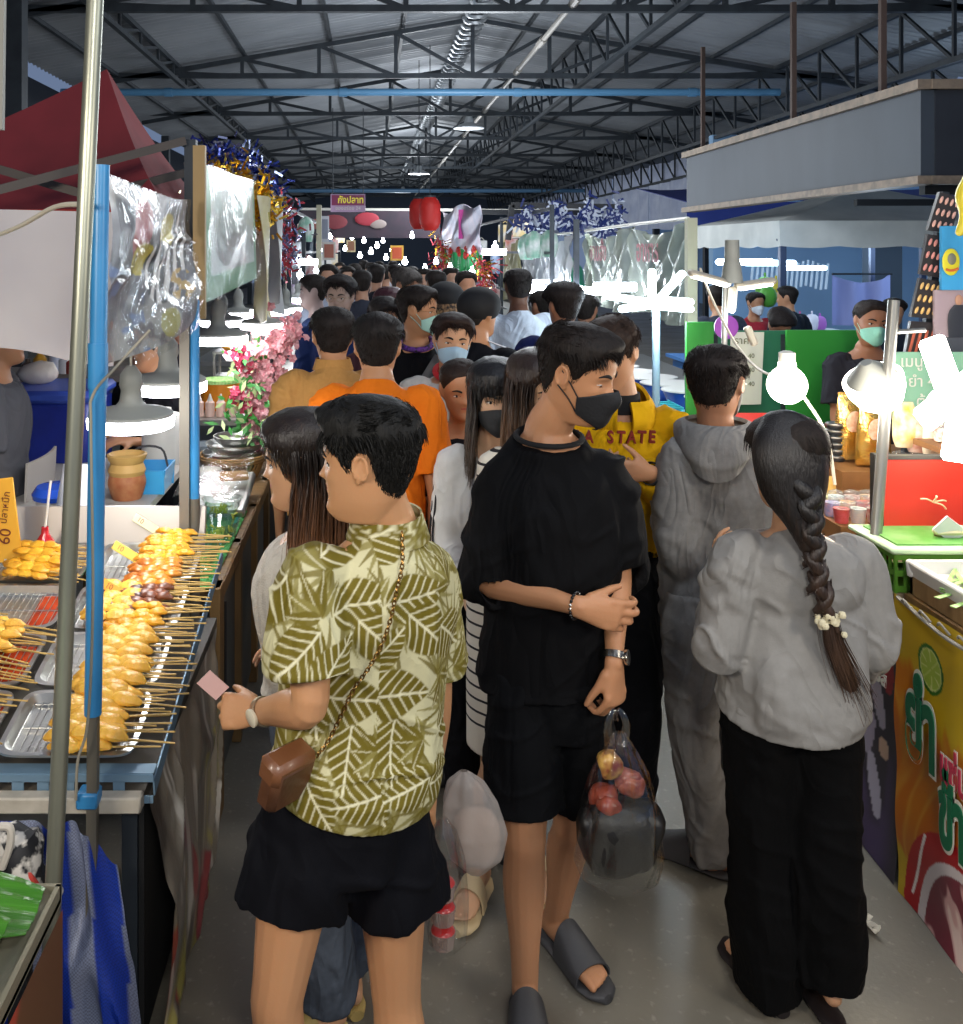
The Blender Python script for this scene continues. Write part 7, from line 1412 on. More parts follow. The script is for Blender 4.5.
m=MB();cc=at(933,502,3.09)
for a,l in ((.1,.04),(2.9,.045),(-.5,.045),(1.2,.022)):m.tube([cc,cc+V3(math.cos(a)*l*.6,-.012,math.sin(a)*l*.6+.006),cc+V3(math.cos(a)*l,-.004,math.sin(a)*l)],.0028,n=6,res=3)
m.build('twist_tie',mat('tie_tan','#c9b08c',rough=.6),rb,abs_=True)
m=MB();m.box(at(950,530,2.98),(.09,.006,.06),rot=(.4,.6,.2));m.build('paper_card',mat('paper','#d5d3d6',rough=.6),loc=at(950,530,2.98),label='white card leaning against the red board',cat='card',smooth=False)
m=MB();m.tube([at(894,300,3.04),at(874,560,3.04),V3((874-370)*3.04/950-.05,3.04,.9)],[.0175]*3,n=18,res=1);m.build('metal_pole',mat('pole_steel','#8f8f8b',rough=.35,metal=.7),loc=V3((874-370)*3.04/950-.05,3.04,.9),label='steel lamp pole standing left of the red board',cat='pole')
m=MB();m.tube([at(893,332,3.04),at(925,330,3.04)],.008,n=8);m.build('cross_arm',mat('pole_steel','#8f8f8b'),loc=at(893,332,3.04),label='short arm fixed to the top of the steel lamp pole',cat='bracket')
hot=mat('bulb_light','#ffffff',emit='#fff6e6',estr=18)
def globe(px,py,Y,r,label,kind='globe'):
 p=at(px,py,Y);o=empty('light_bulb',p,label,'lamp',None);rr=r*Y/950;m=MB()
 if kind=='globe':m.lathe((0,0,0),[(0,-rr)]+[(rr*math.sin(t),-rr*math.cos(t)) for t in np.linspace(.15,2.6,16)]+[(rr*.45,rr*.95),(rr*.42,rr*1.2),(0,rr*1.2)],n=30)
 else :m.lathe((0,0,0),[(0,-rr*.95),(rr*.45,-rr*.85),(rr*.8,-rr*.5),(rr,0),(rr*1.05,rr*.42),(rr*.9,rr*.5),(0,rr*.5)],n=30,axis=(-.45,-.3,.8))
 m.build('glowing_glass',hot,o);m=MB();m.lathe((0,0,0),[(rr*.42,rr*1.18),(rr*.42,rr*1.7),(rr*.2,rr*1.8),(0,rr*1.8)],n=16) if kind=='globe' else m.lathe((0,0,0),[(rr*.9,rr*.5),(rr*.5,rr*.9),(rr*.2,rr*1.2),(0,rr*1.2)],n=16,axis=(-.45,-.3,.8));m.build('bulb_base',wht if kind=='globe' else hood,o); return o
globe(787,385,3.62,19,'round glowing globe bulb hanging above the braided hair')
globe(876,388,3.10,27,'wide glowing bowl-shaped bulb beside the steel lamp pole','bowl')
fl_=empty('folding_lamp',at(950,405,3.0),'large bright three-leaf lamp at the right edge','lamp');m=MB()
for (dx,dz,ry) in ((-.02,.10,-.35),(.03,-.06,.15),(-.0,.02,.9)):m.box((dx,0,dz),(.085,.03,.24),rot=(0,ry,0),bevel=.012)
m.build('glowing_leaf',hot,fl_);m=MB();m.ball((0,.03,.0),.05,n=14);m.build('lamp_hub',wht,fl_)
m=MB();m.tube([at(700,268,4.45),at(714,303,4.4),at(740,350,4.2),at(768,374,3.9),at(787,362,3.62)],.006,n=8,res=6);m.tube([at(787,372,3.66),at(806,400,3.6),at(822,425,3.5),at(830,450,3.45),at(835,485,3.4)],.006,n=8,res=6);m.box(at(751,336,4.2),(.03,.03,.09),rot=(0,-.4,0),bevel=.006)
m.build('power_cable',mat('cable_white','#c9c2b0'),loc=at(751,336,4.2),label='white power cable running from the stand lamp to the globe bulb',cat='cable')
sl=empty('stand_lamp',at(728,430,4.5)*[1,1,0]+V3(0,0,.9),'three-leaf lamp on a thin pole above the paper notice','lamp');m=MB();m.tube([at(726,272,4.5),at(722,440,4.5)],.014,n=12);m.build('pole',mat('pole_steel','#8f8f8b'),sl,abs_=True)
m=MB();m.tube([at(732,262,4.45),at(732,240,4.45)],[.035,.032],n=18);m.tube([at(732,283,4.45),at(732,262,4.45)],[.05,.038],n=18);m.build('lamp_hub',hood,sl,abs_=True)
for (xa,ya,xb,yb_) in ((727,283,691,273),(738,286,772,281),(733,290,731,309)):
 a,b=at(xa,ya,4.45),at(xb,yb_,4.45);m=MB();m.tube([a,b],[(.035,.018)]*2,n=14,hint=(0,1,0),cap='round');q=m.build('lamp_leaf',mat('leaf_hood','#b8b0a0',rough=.4),sl,abs_=True);m=MB();dn=V3(0,-.004,-.016);m.tube([a+(b-a)*.05+dn,a+(b-a)*.95+dn],[(.030,.007)]*2,n=10,hint=(0,1,0),cap='round');m.build('light_strip',mat('strip_light','#ffffff',emit='#ffffff',estr=9),q).data.transform(Matrix.Translation([-float(x) for x in wloc(sl)]))
bl=empty('stand_lamp',at(655,440,5.4)*[1,1,0]+V3(0,0,.9),'dazzling four-leaf lamp on a pale pole over the blue tubs','lamp');m=MB();m.tube([at(656,305,5.4),at(656,440,5.4)],.022,n=14);m.build('pole',mat('pole_pale','#7f9aa8',rough=.4),bl,abs_=True)
m=MB()
for (xa,ya,xb,yb_) in ((655,303,608,296),(655,305,622,309),(660,300,690,302),(652,298,652,272),(660,298,682,274),(655,306,690,309)):m.tube([at(xa,ya,5.38),at(xb,yb_,5.38)],[(.035,.02)]*2,n=12,hint=(0,1,0),cap='round')
m.build('glowing_leaf',mat('cold_light','#ffffff',emit='#d8f4ff',estr=13),bl,abs_=True)
gbag=mat('foil_gold','#c99232',rough=.25,metal=.75,c2='#e3c477',nscale=9,bump=.7,bscale=20)
for i,(px,Y,lab) in enumerate(((851,3.85,'gold foil snack bag nearer the globe bulb'),(873,3.75,'gold foil snack bag touching the steel lamp pole'))):
 b=at(px,462,Y);o=empty('snack_bag',V3(b[0],Y,1.10),lab,'bag','gold snack bags');h=.255-.02*i;m=MB();m.tube([(0,0,0),(0,0,.02),(0,0,h*.5),(0,0,h*.85),(.004,0,h),(.004,0,h+.02)],[(.066,.012),(.070,.035),(.066,.038),(.058,.02),(.055,.004),(.058,.003)],n=22,hint=(1,0,0),res=3);m.build('foil_pouch',gbag,o)
 m=MB();m.ball((0,-.036,h*.62),(.038,.004,.045),n=14);m.build('pouch_label',mat('label_cream','#e8dcc0',rough=.4,c2='#c9622c',nscale=25,namt=.7),o)
tr=empty('stepped_crate',V3(2.0,3.9,.90),'wooden stepped display for the cups and snack bags','crate');m=MB();m.box((2.13,3.92,1.0),(.62,.52,.19));m.build('upper_step',mat('step_wood','#8a5f34',rough=.6,c2='#7a522b',nscale=9),tr,abs_=True,smooth=False)
m=MB();m.box((1.92,3.48,.945),(.56,.34,.08));m.build('lower_step',mat('step_wood','#8a5f34'),tr,abs_=True,smooth=False)
cupc=['#c9d4dc','#d8606a','#e6b83c','#e8e2d8','#6a8fc9','#8fc26a','#c24a3c','#d9a8b4']
cp={}
def cup(x,y,z,ci,lab,grp,s=1.0):
 if ci not in cp:
  o=empty('candy_cup',(x,y,z),lab,'cup',grp);m=MB();m.lathe((0,0,0),[(0,0),(.022,0),(.028,.05),(.0275,.05),(0,.046)],n=14);m.build('cup_filling',mat('candy_%d'%ci,cupc[ci],rough=.3,c2=cupc[(ci+3)%8],nscale=60,namt=.8),o);m=MB();m.lathe((0,0,0),[(.029,.049),(.029,.053),(.024,.066),(.010,.072),(0,.073)],n=14);m.build('dome_lid',mat('dome_clear','#e8eef0',rough=.08,gloss_tr=(.08,'#f0f4f4',.2)),o);cp[ci]=o
 else :o=copy_tree(cp[ci])
 o['label']=lab;o['group']=grp;o.location=(x,y,z);o.scale=(s,s,s); return o
rg=random.Random(8)
for r_ in range(3):
 for i in range(9):cup(1.67+.060*i+rg.uniform(-.005,.005),3.36+.085*r_,.987,rg.randrange(8),'domed candy cup on the lower wooden step','candy cups on the lower step')
for i in range(6):cup(2.0+.062*i,3.70,1.097,rg.randrange(8),'domed candy cup on the upper wooden step','candy cups on the upper step')
for r_ in range(2):
 for i in range(8):cup(2.02+.075*i,3.06+.0*i+.16*r_+.14,1.275 if r_==0 else 1.275,rg.randrange(8),'candy cup on the tray above the red board','candy cups above the red board')
ts=empty('tiered_tray',V3(2.35,3.28,.9),'wooden tray carrying cups above the red board','tray');m=MB();m.box((2.35,3.28,1.26),(.78,.30,.02));m.box((2.35,3.14,1.25),(.78,.015,.04));m.build('tray_board',mat('step_wood','#8a5f34'),ts,abs_=True,smooth=False)
for x in (2.0,2.7):
 m=MB();m.bar((x,3.28,.9),(x,3.28,1.25),.03);m.build('leg',steel,ts,abs_=True,smooth=False)
tin_p=None
for i in range(6):
 for j in range(2):
  if tin_p is None:
   o=tin_p=empty('snack_tin',(0,0,0),'dark round tin in the stacks beside the gold snack bags','tin','stacked dark tins');m=MB();m.lathe((0,0,0),[(0,0),(.035,0),(.038,.004),(.038,.020),(.034,.024),(0,.024)],n=20);m.build('tin_body',mat('tin_dark','#3a3f44',rough=.3,metal=.5),o);m=MB();m.lathe((0,0,0),[(.0385,.014),(.0395,.018),(.0385,.021)],n=20);m.build('tin_rim',stb,o)
  else :o=copy_tree(tin_p)
  o.location=((832-370)*3.9/950-.005+.0*j-.085*j,3.86,1.096+.026*i)
for i in range(5):
 m=MB();x,y,z=1.74+.055*i,3.72,.905;m.tube([(0,0,0),(0,0,.03),(0,0,.09),(0,0,.16)],[(.03,.02),(.04,.028),(.038,.024),(.02,.006)],n=12,res=3,cap='flat');q=m.build('candy_packet',mat('pk_%d'%(i%3),['#d9d2c0','#cfa860','#b9c4c9'][i%3],rough=.25,bump=.5,bscale=30,coat=.4));q.location=(x,y,z);tag(q,'glossy packet in the row behind the candy cups','packet','packets behind the cups')
ct=['chips','cookies']
for i in range(7):
 px,py,Y=[(905,425,3.5),(918,430,3.5),(935,437,3.45),(948,425,3.5),(900,400,3.9),(915,405,3.9),(955,445,3.4)][i]
 p=at(px,py,Y);m=MB();m.tube([(0,0,-.08),(0,0,-.04),(0,0,.04),(0,0,.085)],[(.035,.02),(.045,.03),(.042,.026),(.03,.006)],n=14,res=3);q=m.build('snack_packet',mat('sp_%d'%i,['#d9b23c','#c9542c','#e3d9c0','#d9903c','#d8c84a','#b8c24a','#c9423c'][i],rough=.25,c2='#e8e0d0',nscale=22,namt=.8,coat=.4));q.location=p;tag(q,['yellow packet in the heap right of the steel pole','rust packet in the heap by the steel pole','cream packet under the large bright lamp','orange packet beneath the large bright lamp','lemon packet at the back of the snack heap','lime packet at the back of the snack heap','red packet lowest by the large bright lamp'][i],'packet','snack packets by the bright lamp')
 q.location.z=max(q.location.z,1.0)
m=MB();m.box((2.42,3.75,1.0),(.6,.5,.2));m.box((2.45,3.86,1.2),(.5,.24,.2));m.build('carton',mat('carton','#7a5c3a',rough=.8),loc=(2.42,3.75,.9),label='brown carton step under the snack packets',cat='box',smooth=False)
m=MB();a=at(768,412,4.3);m.box((a[0],4.3,1.10),(.36,.34,.015),rot=(.5,0,0));m.box((a[0],4.18,.96),(.36,.02,.14));m.box((a[0],4.3,.91),(.36,.34,.02));m.build('red_tray',mat('red_card','#b82a1c'),loc=(a[0],4.3,.9),label='red tray box between the grey hoodie and the globe bulb',cat='tray',smooth=False)
gp=mat('green_board','#2e9132',rough=.5,c2='#359a38',nscale=3);gd=mat('green_dark','#1f6b4a',rough=.6);YG=5.25
for (xa,xb,yt,m_,lab) in ((686,713,322,gp,'narrow bright green screen at the left end of the green row'),(713,788,331,gd,'dark green screen behind the paper notice'),(786,878,330,gp,'wide bright green screen behind the green-masked vendor')):
 p,q_=at(xa,yt,YG),at(xb,yt,YG);o=empty('screen_panel',V3((p[0]+q_[0])/2,YG,0),lab,'screen','green stall screens');m=MB();m.box(((p[0]+q_[0])/2,YG+(.03 if m_ is gd else 0),p[2]/2+.2),(q_[0]-p[0],.02,p[2]-.4));m.build('board',m_,o,abs_=True,smooth=False)
 for x in (p[0]+.02,q_[0]-.02):
  m=MB();m.bar((x,YG+.03,0),(x,YG+.03,p[2]-.02),.025);m.build('post',steel,o,abs_=True,smooth=False)
pn=empty('paper_notice',at(745,370,5.18),'white paper notice hung on the dark green screen','notice');m=MB();a,b=at(731,332,5.18),at(764,404,5.18);m.grid( lambda U,W:(a[0]+(b[0]-a[0])*U-.02*W,5.18-.02*np.sin(U*3)*W,a[2]+(b[2]-a[2])*W),10,14,th=.003);m.build('sheet',mat('paper_bright','#d9dcc9',rough=.6),pn,abs_=True)
text_mesh('ราคา',.055,'lettering',mat('ink_olive','#6a6f4a'),pn,frame(at(734,341,5.15)-wloc(pn),V3(1,0,0),V3(0,0,1)))
for k in range(3):text_mesh('20 - 40',.035,'lettering',mat('ink_olive','#6a6f4a'),pn,frame(at(736,356+k*14,5.15)-wloc(pn),V3(1,0,0),V3(0,0,1)))
m=MB();m.lathe((0,0,0),[(0,0),(.062,0),(.062,.006),(0,.006)],n=30,axis=(0,-1,0));q=m.build('round_sign',mat('sign_purple','#8c3fa0',rough=.4));q.location=at(726,327,4.9);tag(q,'round purple sign hanging left of the paper notice','sign')
tb_=empty('photo_board',at(903,400,3.9),'tall dark board of grilled sausage photos leaning left of the blue sign','sign')
pts=[(940,190,962,196),(928,232,951,236),(920,276,942,280),(911,319,936,321),(904,365,930,368)]
for i in range(4):
 (xa,ya,xb,yb2),(xc,yc,xd,yd)=pts[i],pts[i+1];m=MB();A,B,C_,D=at(xa,ya+2,3.9),at(xb,yb2+2,3.9),at(xd,yd-2,3.9),at(xc,yc-2,3.9)
 m.add([A,B,C_,D]+[p+V3(0,.02,0) for p in (A,B,C_,D)],[(0,1,2,3),(7,6,5,4),(0,4,5,1),(1,5,6,2),(2,6,7,3),(3,7,4,0)]);fr_=m.build('photo_panel',mat('panel_black','#2e2a2b',rough=.4),tb_,abs_=True,smooth=False)
 m=MB()
 for r_ in range(3):
  for k2 in range(4):
   u=(k2+.6)/4.2;w=(r_+.6)/3.2;p=(A*(1-u)+B*u)*(1-w)+(D*(1-u)+C_*u)*w;
   if i<3:m.ball(p+V3(0,-.004,0),(.007,.004,.016),n=8,rot=(0,.4,0))
   elif r_==1:m.tube([p+V3(-.012,-.004,-.05),p+V3(.014,-.004,.05)],.006,n=6,cap='round')
 q=m.build('sausage_print',mat(['sg0','sg1','sg2','sg3'][i],['#d9a898','#d08a80','#d9b06a','#b9604a'][i],rough=.4),fr_);q.data.transform(Matrix.Translation([-float(x) for x in wloc(tb_)]))
m=MB();m.bar(at(944,192,3.95),at(905,400,3.95)*[1,1,0]+V3(0,0,.9),.03);m.build('post',steel,tb_,abs_=True,smooth=False)
bs_=empty('stall_sign',at(975,300,3.85),'light blue sign with a yellow badge above a photo of a cook','sign')
A,B=at(942,226,3.85),at(1075,290,3.85);m=MB();m.box(((A[0]+B[0])/2,3.86,(A[2]+B[2])/2),(B[0]-A[0],.015,A[2]-B[2]));m.build('blue_panel',mat('sign_cyan','#3f9fd6',rough=.4),bs_,abs_=True,smooth=False)
m=MB();c_=at(951,262,3.84);m.ball(c_,(.036,.006,.055),n=18);m.build('yellow_badge',mat('badge_yellow2','#d9cf2c'),bs_,abs_=True);m=MB();m.ball(c_+V3(0,-.006,.012),(.018,.006,.024),n=14);m.build('pot_drawing',mat('draw_grey','#7a7a6a'),bs_,abs_=True)
m=MB();m.tube([c_+V3(-.024,-.007,-.03),c_+V3(-.008,-.008,-.034),c_+V3(.01,-.008,-.032),c_+V3(.026,-.007,-.026)],[(.003,.006)]*4,n=6);m.build('badge_script',mat('script_orange','#c9642c'),bs_,abs_=True)
A,B=at(935,290,3.87),at(1075,352,3.87);m=MB();m.box(((A[0]+B[0])/2,3.88,(A[2]+B[2])/2),(B[0]-A[0],.012,A[2]-B[2]));m.build('poster',mat('poster_mauve','#a8949a',rough=.5),bs_,abs_=True,smooth=False)
m=MB();h_=at(959,300,3.865);m.ball(h_,(.016,.004,.022),n=12);m.build('cook_face',mat('skin_print','#b98a70'),bs_,abs_=True);m=MB();m.tube([h_+V3(0,0,-.02),h_+V3(0,0,-.06),h_+V3(0,0,-.17)],[(.02,.004),(.045,.004),(.042,.004)],n=14,hint=(1,0,0),res=3);m.build('cook_shirt',mat('dark_print','#2c2f38'),bs_,abs_=True)
m=MB();m.box(at(968,345,3.86),(.22,.01,.06));m.build('table_print',mat('slate_print','#4a4d55'),bs_,abs_=True,smooth=False)
for px in (945,1070):
 m=MB();p=at(px,290,3.9);m.bar((p[0],3.9,.9),(p[0],3.9,2.05),.025);m.build('post',steel,bs_,abs_=True,smooth=False)
m=MB();m.tube([at(968,178,3.6),at(964,195,3.6),at(967,215,3.6),at(960,232,3.6)],[.018,.03,.026,.016],n=16,res=4,cap='round');m.build('balloon',mat('balloon_yellow','#c9b83a',rough=.25,coat=.4),loc=at(964,205,3.6),label='yellow twisted balloon at the right edge above the blue sign',cat='balloon')
gm=empty('menu_board',at(925,400,3.7),'pale green menu board with white script behind the bright lamp','sign');A,B=at(893,352,3.7),at(985,425,3.7);m=MB();m.box(((A[0]+B[0])/2,3.7,(A[2]+B[2])/2),(B[0]-A[0],.012,A[2]-B[2]));m.build('board',mat('menu_green','#7fae93',rough=.5),gm,abs_=True,smooth=False)
for k in range(3):text_mesh(['เมนู','ยำ 40','ต้ม'][k],.06,'lettering',wht,gm,frame(at(900+8*k,362+20*k,3.685)-wloc(gm),V3(1,0,0),V3(0,0,1)))
m=MB();p=at(893,352,3.72);m.bar((p[0]+.05,3.72,.9),(p[0]+.05,3.72,p[2]),.025);m.build('post',steel,gm,abs_=True,smooth=False)
c=empty('stall_counter',V3(2.1,5.6,0),'third right counter carrying snacks and blue tubs','counter');m=MB();m.box((1.98,5.68,.885),(.72,2.05,.03));m.build('worktop',ds,c,abs_=True,smooth=False)
for x in (1.68,2.28):
 for y in (4.72,6.6):
  m=MB();m.bar((x,y,0),(x,y,.87),.035);m.build('leg',steel,c,abs_=True,smooth=False)
m=MB();rg=random.Random(2)
for i in range(420):
 y=rg.uniform(4.22,5.34);x=1.65+rg.uniform(0,.45);z=.905+rg.uniform(0,.07);m.ball((x,y,z),(rg.uniform(.018,.034),rg.uniform(.014,.024),rg.uniform(.008,.014)),n=7,rot=(rg.uniform(-.6,.6),rg.uniform(-.6,.6),rg.uniform(0,3)),mi=0 if y<4.7 or rg.random()<.3 else 1)
m.build('fried_snacks',[mat('snack_beige','#c9b48c',rough=.6,c2='#a8875a',nscale=30),mat('snack_yellow','#d8c25a',rough=.5,c2='#b9a03c',nscale=30)],loc=(1.9,4.6,.95),label='heap of sliced beige and yellow snacks on the right counter',cat='snacks',kind='stuff')
tubp=None
for i in range(6):
 if tubp is None:
  o=tubp=empty('food_tub',(0,0,0),'','tub','blue tubs with white rims');m=MB();m.lathe((0,0,0),[(0,0),(.115,0),(.15,.10),(.145,.10),(.11,.01),(0,.01)],n=26,sx=1.2);m.build('tub_body',mat('tub_blue','#1f4fa8',rough=.3),o);m=MB();m.lathe((0,0,0),[(.147,.098),(.158,.10),(.158,.108),(.147,.108)],n=26,sx=1.2);m.build('white_rim',ds,o)
 else :o=copy_tree(tubp)
 o['label']=['nearest blue tub with a white rim under the dazzling lamp','second blue tub from the front in its row','third blue tub from the front in its row','fourth blue tub from the front in its row','fifth blue tub from the front in its row','farthest blue tub in the row under the lamp'][i];o.location=(2.03-.045*i,5.55+.30*i,.985)
m=MB();m.box((1.95,6.35,.94),(.5,1.8,.08));m.build('tub_stand',wht,loc=(1.95,6.3,.9),label='low white ledge under the row of blue tubs',cat='stand',smooth=False)
for i in range(3):
 m=MB()
 for k2 in range(5):m.box((0,-.06+.03*k2,.03),(.16,.006,.06),rot=(.3,0,0))
 m.box((0,0,.003),(.17,.16,.006));m.box((-.083,0,.03),(.006,.16,.06));m.box((.083,0,.03),(.006,.16,.06));q=m.build('tray_basket',mat('teal_plastic','#3fb0b8',rough=.3),smooth=False);q.location=(1.75,5.2+.24*i,.93+.02*i);q.rotation_euler=(.15,0,.3);tag(q,['nearest teal tray beside the blue tubs','middle teal tray beside the blue tubs','farthest teal tray beside the blue tubs'][i],'tray','teal trays')
fb=empty('printed_banner',V3(XR,4.95,.1),'food photo banner with a red phone number strip behind the black bag','banner')
def fcol(u,v):
 n=len(u);P=np.stack([u*6,v*6,u*0],1);c=np.tile(H('#9d9698'),(n,1));c=mixc(c,np.tile(H('#6a4f4a'),(n,1)),sstep(.5,.6,fbm(P,3,3)));c=mixc(c,np.tile(H('#cfc6c6'),(n,1)),sstep(.58,.66,fbm(P+9,5,3)));c=mixc(c,np.tile(H('#c9a63c'),(n,1)),np.abs(u-.45)<.035)
 c=mixc(c,np.tile(H('#a8a824'),(n,1)),(v>.66)*(v<.82));c=mixc(c,np.tile(H('#b8222c'),(n,1)),v>.82); return mixc(c,np.tile(H('#c9b07a'),(n,1)),v>.965)
g=np.meshgrid(np.linspace(0,1,90),np.linspace(0,1,120),indexing='ij');m=MB();m.grid( lambda U,W:(XR+.004*np.sin(U*8),5.65-1.35*U,.87-.77*W),90,120);m.build('printed_sheet',mat('vinyl_print','#888888'),fb,abs_=True,col=fcol(g[0].ravel(),g[1].ravel()))
text_mesh('โทร 098-97-5',.115,'lettering',wo,fb,frame(V3(XR-.01,5.5,.172)-wloc(fb),V3(0,-1,0),V3(0,0,1)),bold=.002,sx=1.25)
text_mesh('อร่อย สะอาด',.09,'lettering',gi,fb,frame(V3(XR-.01,5.5,.30)-wloc(fb),V3(0,-1,0),V3(0,0,1)),bold=.002)
film=mat('curtain_film','#a9b0a4',rough=.16,bump=.6,bscale=9,spec=.8,gloss_tr=(.42,'#c9d1c6'))
def curtain_panel(xa,ya,xb,yb2,h,label,tint,m_,seed,X=2.0,txt=None):
 Ya,Yb=X*950/(xa-370),X*950/(xb-370);za,zb=EYE-(ya-250)*Ya/950,EYE-(yb2-250)*Yb/950
 o=empty('plastic_curtain',V3(X,(Ya+Yb)/2,za),label,'curtain',None)
 def cf(U,W):
  sag=.10*np.sin(math.pi*U)*(1-W);fold=ridge(np.stack([U*9+seed,W*.8+np.abs(U-.5)*2.5*(1-W),U*0],-1).reshape(-1,3),seed).reshape(U.shape);sw=np.cos((np.abs(U-.5)*2-1+W*1.2)*14)*np.exp(-W*1.6)*.03
  return X+.022*fold+.018*np.sin(U*30+W*3)*sstep(.2,1,W)+sw,Ya+(Yb-Ya)*U,za+(zb-za)*U-sag*.8-h*W*(1+.04*np.sin(U*7))
 m=MB();m.grid(cf,90,60);m.build('film',m_,o,abs_=True)
 m=MB();m.tube([(X,Ya,za+.01),(X,Yb,zb+.01)],.012,n=8);m.build('rail',wht,o,abs_=True)
 if txt:text_mesh(txt,.22,'lettering',mat('faded_red','#8f4a52',rough=.5),o,frame(V3(X-.035,Ya+(Yb-Ya)*.78,(za+zb)/2-.20)-wloc(o),V3(0,-1,0),V3(0,0,1)),bold=.004)
 return o
curtain_panel(688,220,630,226,.66,'nearest clear plastic curtain with faded red lettering beside the fascia',None,film,3,txt='อาหาร')
curtain_panel(629,226,585,232,.66,'second clear plastic curtain with faded lettering',None,film,8,txt='ตามสั่ง')
film2=mat('curtain_silver','#b4b6b8',rough=.2,metal=.2,bump=.5,bscale=8,gloss_tr=(.55,'#cfd2d6'));film3=mat('curtain_yellow','#b9b48c',rough=.25,bump=.5,bscale=8,gloss_tr=(.55,'#cfcca8'))
curtain_panel(573,234,545,236,.78,'third curtain, silvery, right of the tall man in white',None,film2,13);curtain_panel(544,236,522,238,.85,'fourth curtain, silvery, behind the tall man in white',None,film2,17);curtain_panel(521,238,502,240,.9,'fifth curtain, yellowish, left of the tall man in white',None,film3,21)
m=MB();p=at(691,218,5.9);m.bar(p,p*[1,1,0],.06);m.build('stall_post',mat('post_cream','#a9a58c',rough=.6),loc=p*[1,1,0],label='cream post at the near end of the plastic curtains',cat='post',smooth=False)
for (Y,X_) in ((9.3,2.02),(14.8,2.02)):
 m=MB();m.bar((X_,Y,0),(X_,Y,2.25),.05);m.build('stall_post',steel,loc=(X_,Y,0),label='dark post between curtains' if Y<10 else 'far dark post at the end of the yellowish curtain',cat='post',smooth=False)
for i,(y0,y1,lab) in enumerate(((6.9,9.4,'fourth right counter under the clear curtains'),(9.8,14.5,'fifth right counter behind the tall man'),(15,24,'long farthest right counter'))):
 o=empty('stall_counter',V3(2.2,(y0+y1)/2,0),lab,'counter');m=MB();m.box((2.2,(y0+y1)/2,.9),(1.0,y1-y0,.04));m.build('worktop',stb,o,abs_=True,smooth=False);m=MB();m.box((1.68,(y0+y1)/2,.44),(.03,y1-y0,.88));m.build('side_board',mat('board_dark','#3a3836'),o,abs_=True,smooth=False)
bb=empty('bunting',V3(1.9,10.5,2.4),'blue and white ribbon bunting on dark bars above the curtains','bunting')
m=MB()
for (xa,ya,xb,yb2,Y) in ((512,205,622,207,10.5),(481,212,600,213,11.0),(512,205,508,240,10.5),(620,206,618,230,10.5)):m.bar(at(xa,ya,Y),at(xb,yb2,Y),.06)
m.build('dark_bars',mat('bar_black','#15181f',rough=.5),bb,abs_=True,smooth=False)
m=MB();rg=random.Random(4)
for i in range(620):
 k2=rg.random();px=512+108*rg.random()**.7;py=222+8*math.sin(px*.2)-8*(k2<.25)+rg.gauss(0,4.5);c_=at(px,py,10.45);d=nrm(V3(rg.gauss(0,1),rg.gauss(0,.6),rg.gauss(-.3,1)));s2=nrm(np.cross(d,V3(0,1,.2)))*.014;L_=rg.uniform(.05,.13);m.add([c_-s2,c_+s2,c_+d*L_+s2*.7,c_+d*L_-s2*.7],[(0,1,2,3)],mi=rg.choice([0,0,1]))
m.build('ribbons',[mat('ribbon_navy','#22316f',rough=.4),mat('ribbon_white','#c9d0e0',rough=.4)],bb,abs_=True,smooth=False)
for i,(px,py,Y,lab) in enumerate(((430,214,15.5,'front red paper lantern hanging over the aisle'),(419,214,17.0,'rear red paper lantern half hidden by the front one'))):
 c_=at(px,py,Y);o=empty('paper_lantern',c_,lab,'lantern','red paper lanterns');m=MB();n_=15;m.lathe((0,0,0),[(.10,-.27)]+[((.17+.008*(k%2))*(1-.35*abs((k-7)/7.)**4),-.25+.5*k/14) for k in range(15)]+[(.10,.27)],n=28);m.build('paper_body',mat('lantern_red','#b01c16',rough=.6),o);m=MB();m.lathe((0,0,0),[(.10,.26),(.10,.30),(0,.30)],n=20);m.tube([(0,0,.3),(0,0,2.75)],.008,n=5);m.build('cap',steel,o)
sg=empty('hanging_sign',at(348,203,17.5),'small purple sign with yellow Thai letters hanging at the end of the hall','sign');m=MB();m.box((0,0,0),(.64,.03,.33));m.build('board',mat('sign_lilac','#a88aa8',rough=.5),sg,smooth=False)
m=MB();m.box((0,-.018,.05),(.60,.01,.19));m.build('purple_band',mat('sign_plum','#7a1f4a',rough=.5),sg,smooth=False)
text_mesh('กังปลาท',.17,'lettering',mat('sign_gold','#e0cf4a',emit='#e0cf4a',estr=.15),sg,frame(V3(.05,-.03,.05),V3(1,0,0),V3(0,0,1)),align='CENTER',bold=.004,sx=.85)
text_mesh('ของอร่อย 24',.09,'lettering',wht,sg,frame(V3(.0,-.03,-.10),V3(1,0,0),V3(0,0,1)),align='CENTER')
m=MB();m.tube([(-.28,0,.16),(-.28,0,1.75)],.008,n=5);m.tube([(.28,0,.16),(.28,0,1.75)],.008,n=5);m.build('hanger',steel,sg)
fb2=empty('overhead_banner',at(345,218,20),'dark food photo banner across the far end with a red flower picture','banner')
A,B=at(300,211,20),at(440,238,20);m=MB();m.box(((A[0]+B[0])/2,20,(A[2]+B[2])/2),(B[0]-A[0],.03,A[2]-B[2]));m.build('dark_board',mat('far_board','#2a2c36',rough=.6,c2='#4a3440',nscale=2.5,namt=1),fb2,abs_=True,smooth=False)
for (px,py,r_,c_) in ((367,219,.20,'#b03a48'),(334,222,.22,'#8c3f46'),(318,224,.16,'#a0605a'),(378,224,.14,'#9d8f8a')):
 m=MB();m.ball(at(px,py,19.96),(r_*1.3,.02,r_*.7),n=14);m.build('food_picture',mat('fp'+c_[1:],c_,rough=.6),fb2,abs_=True)
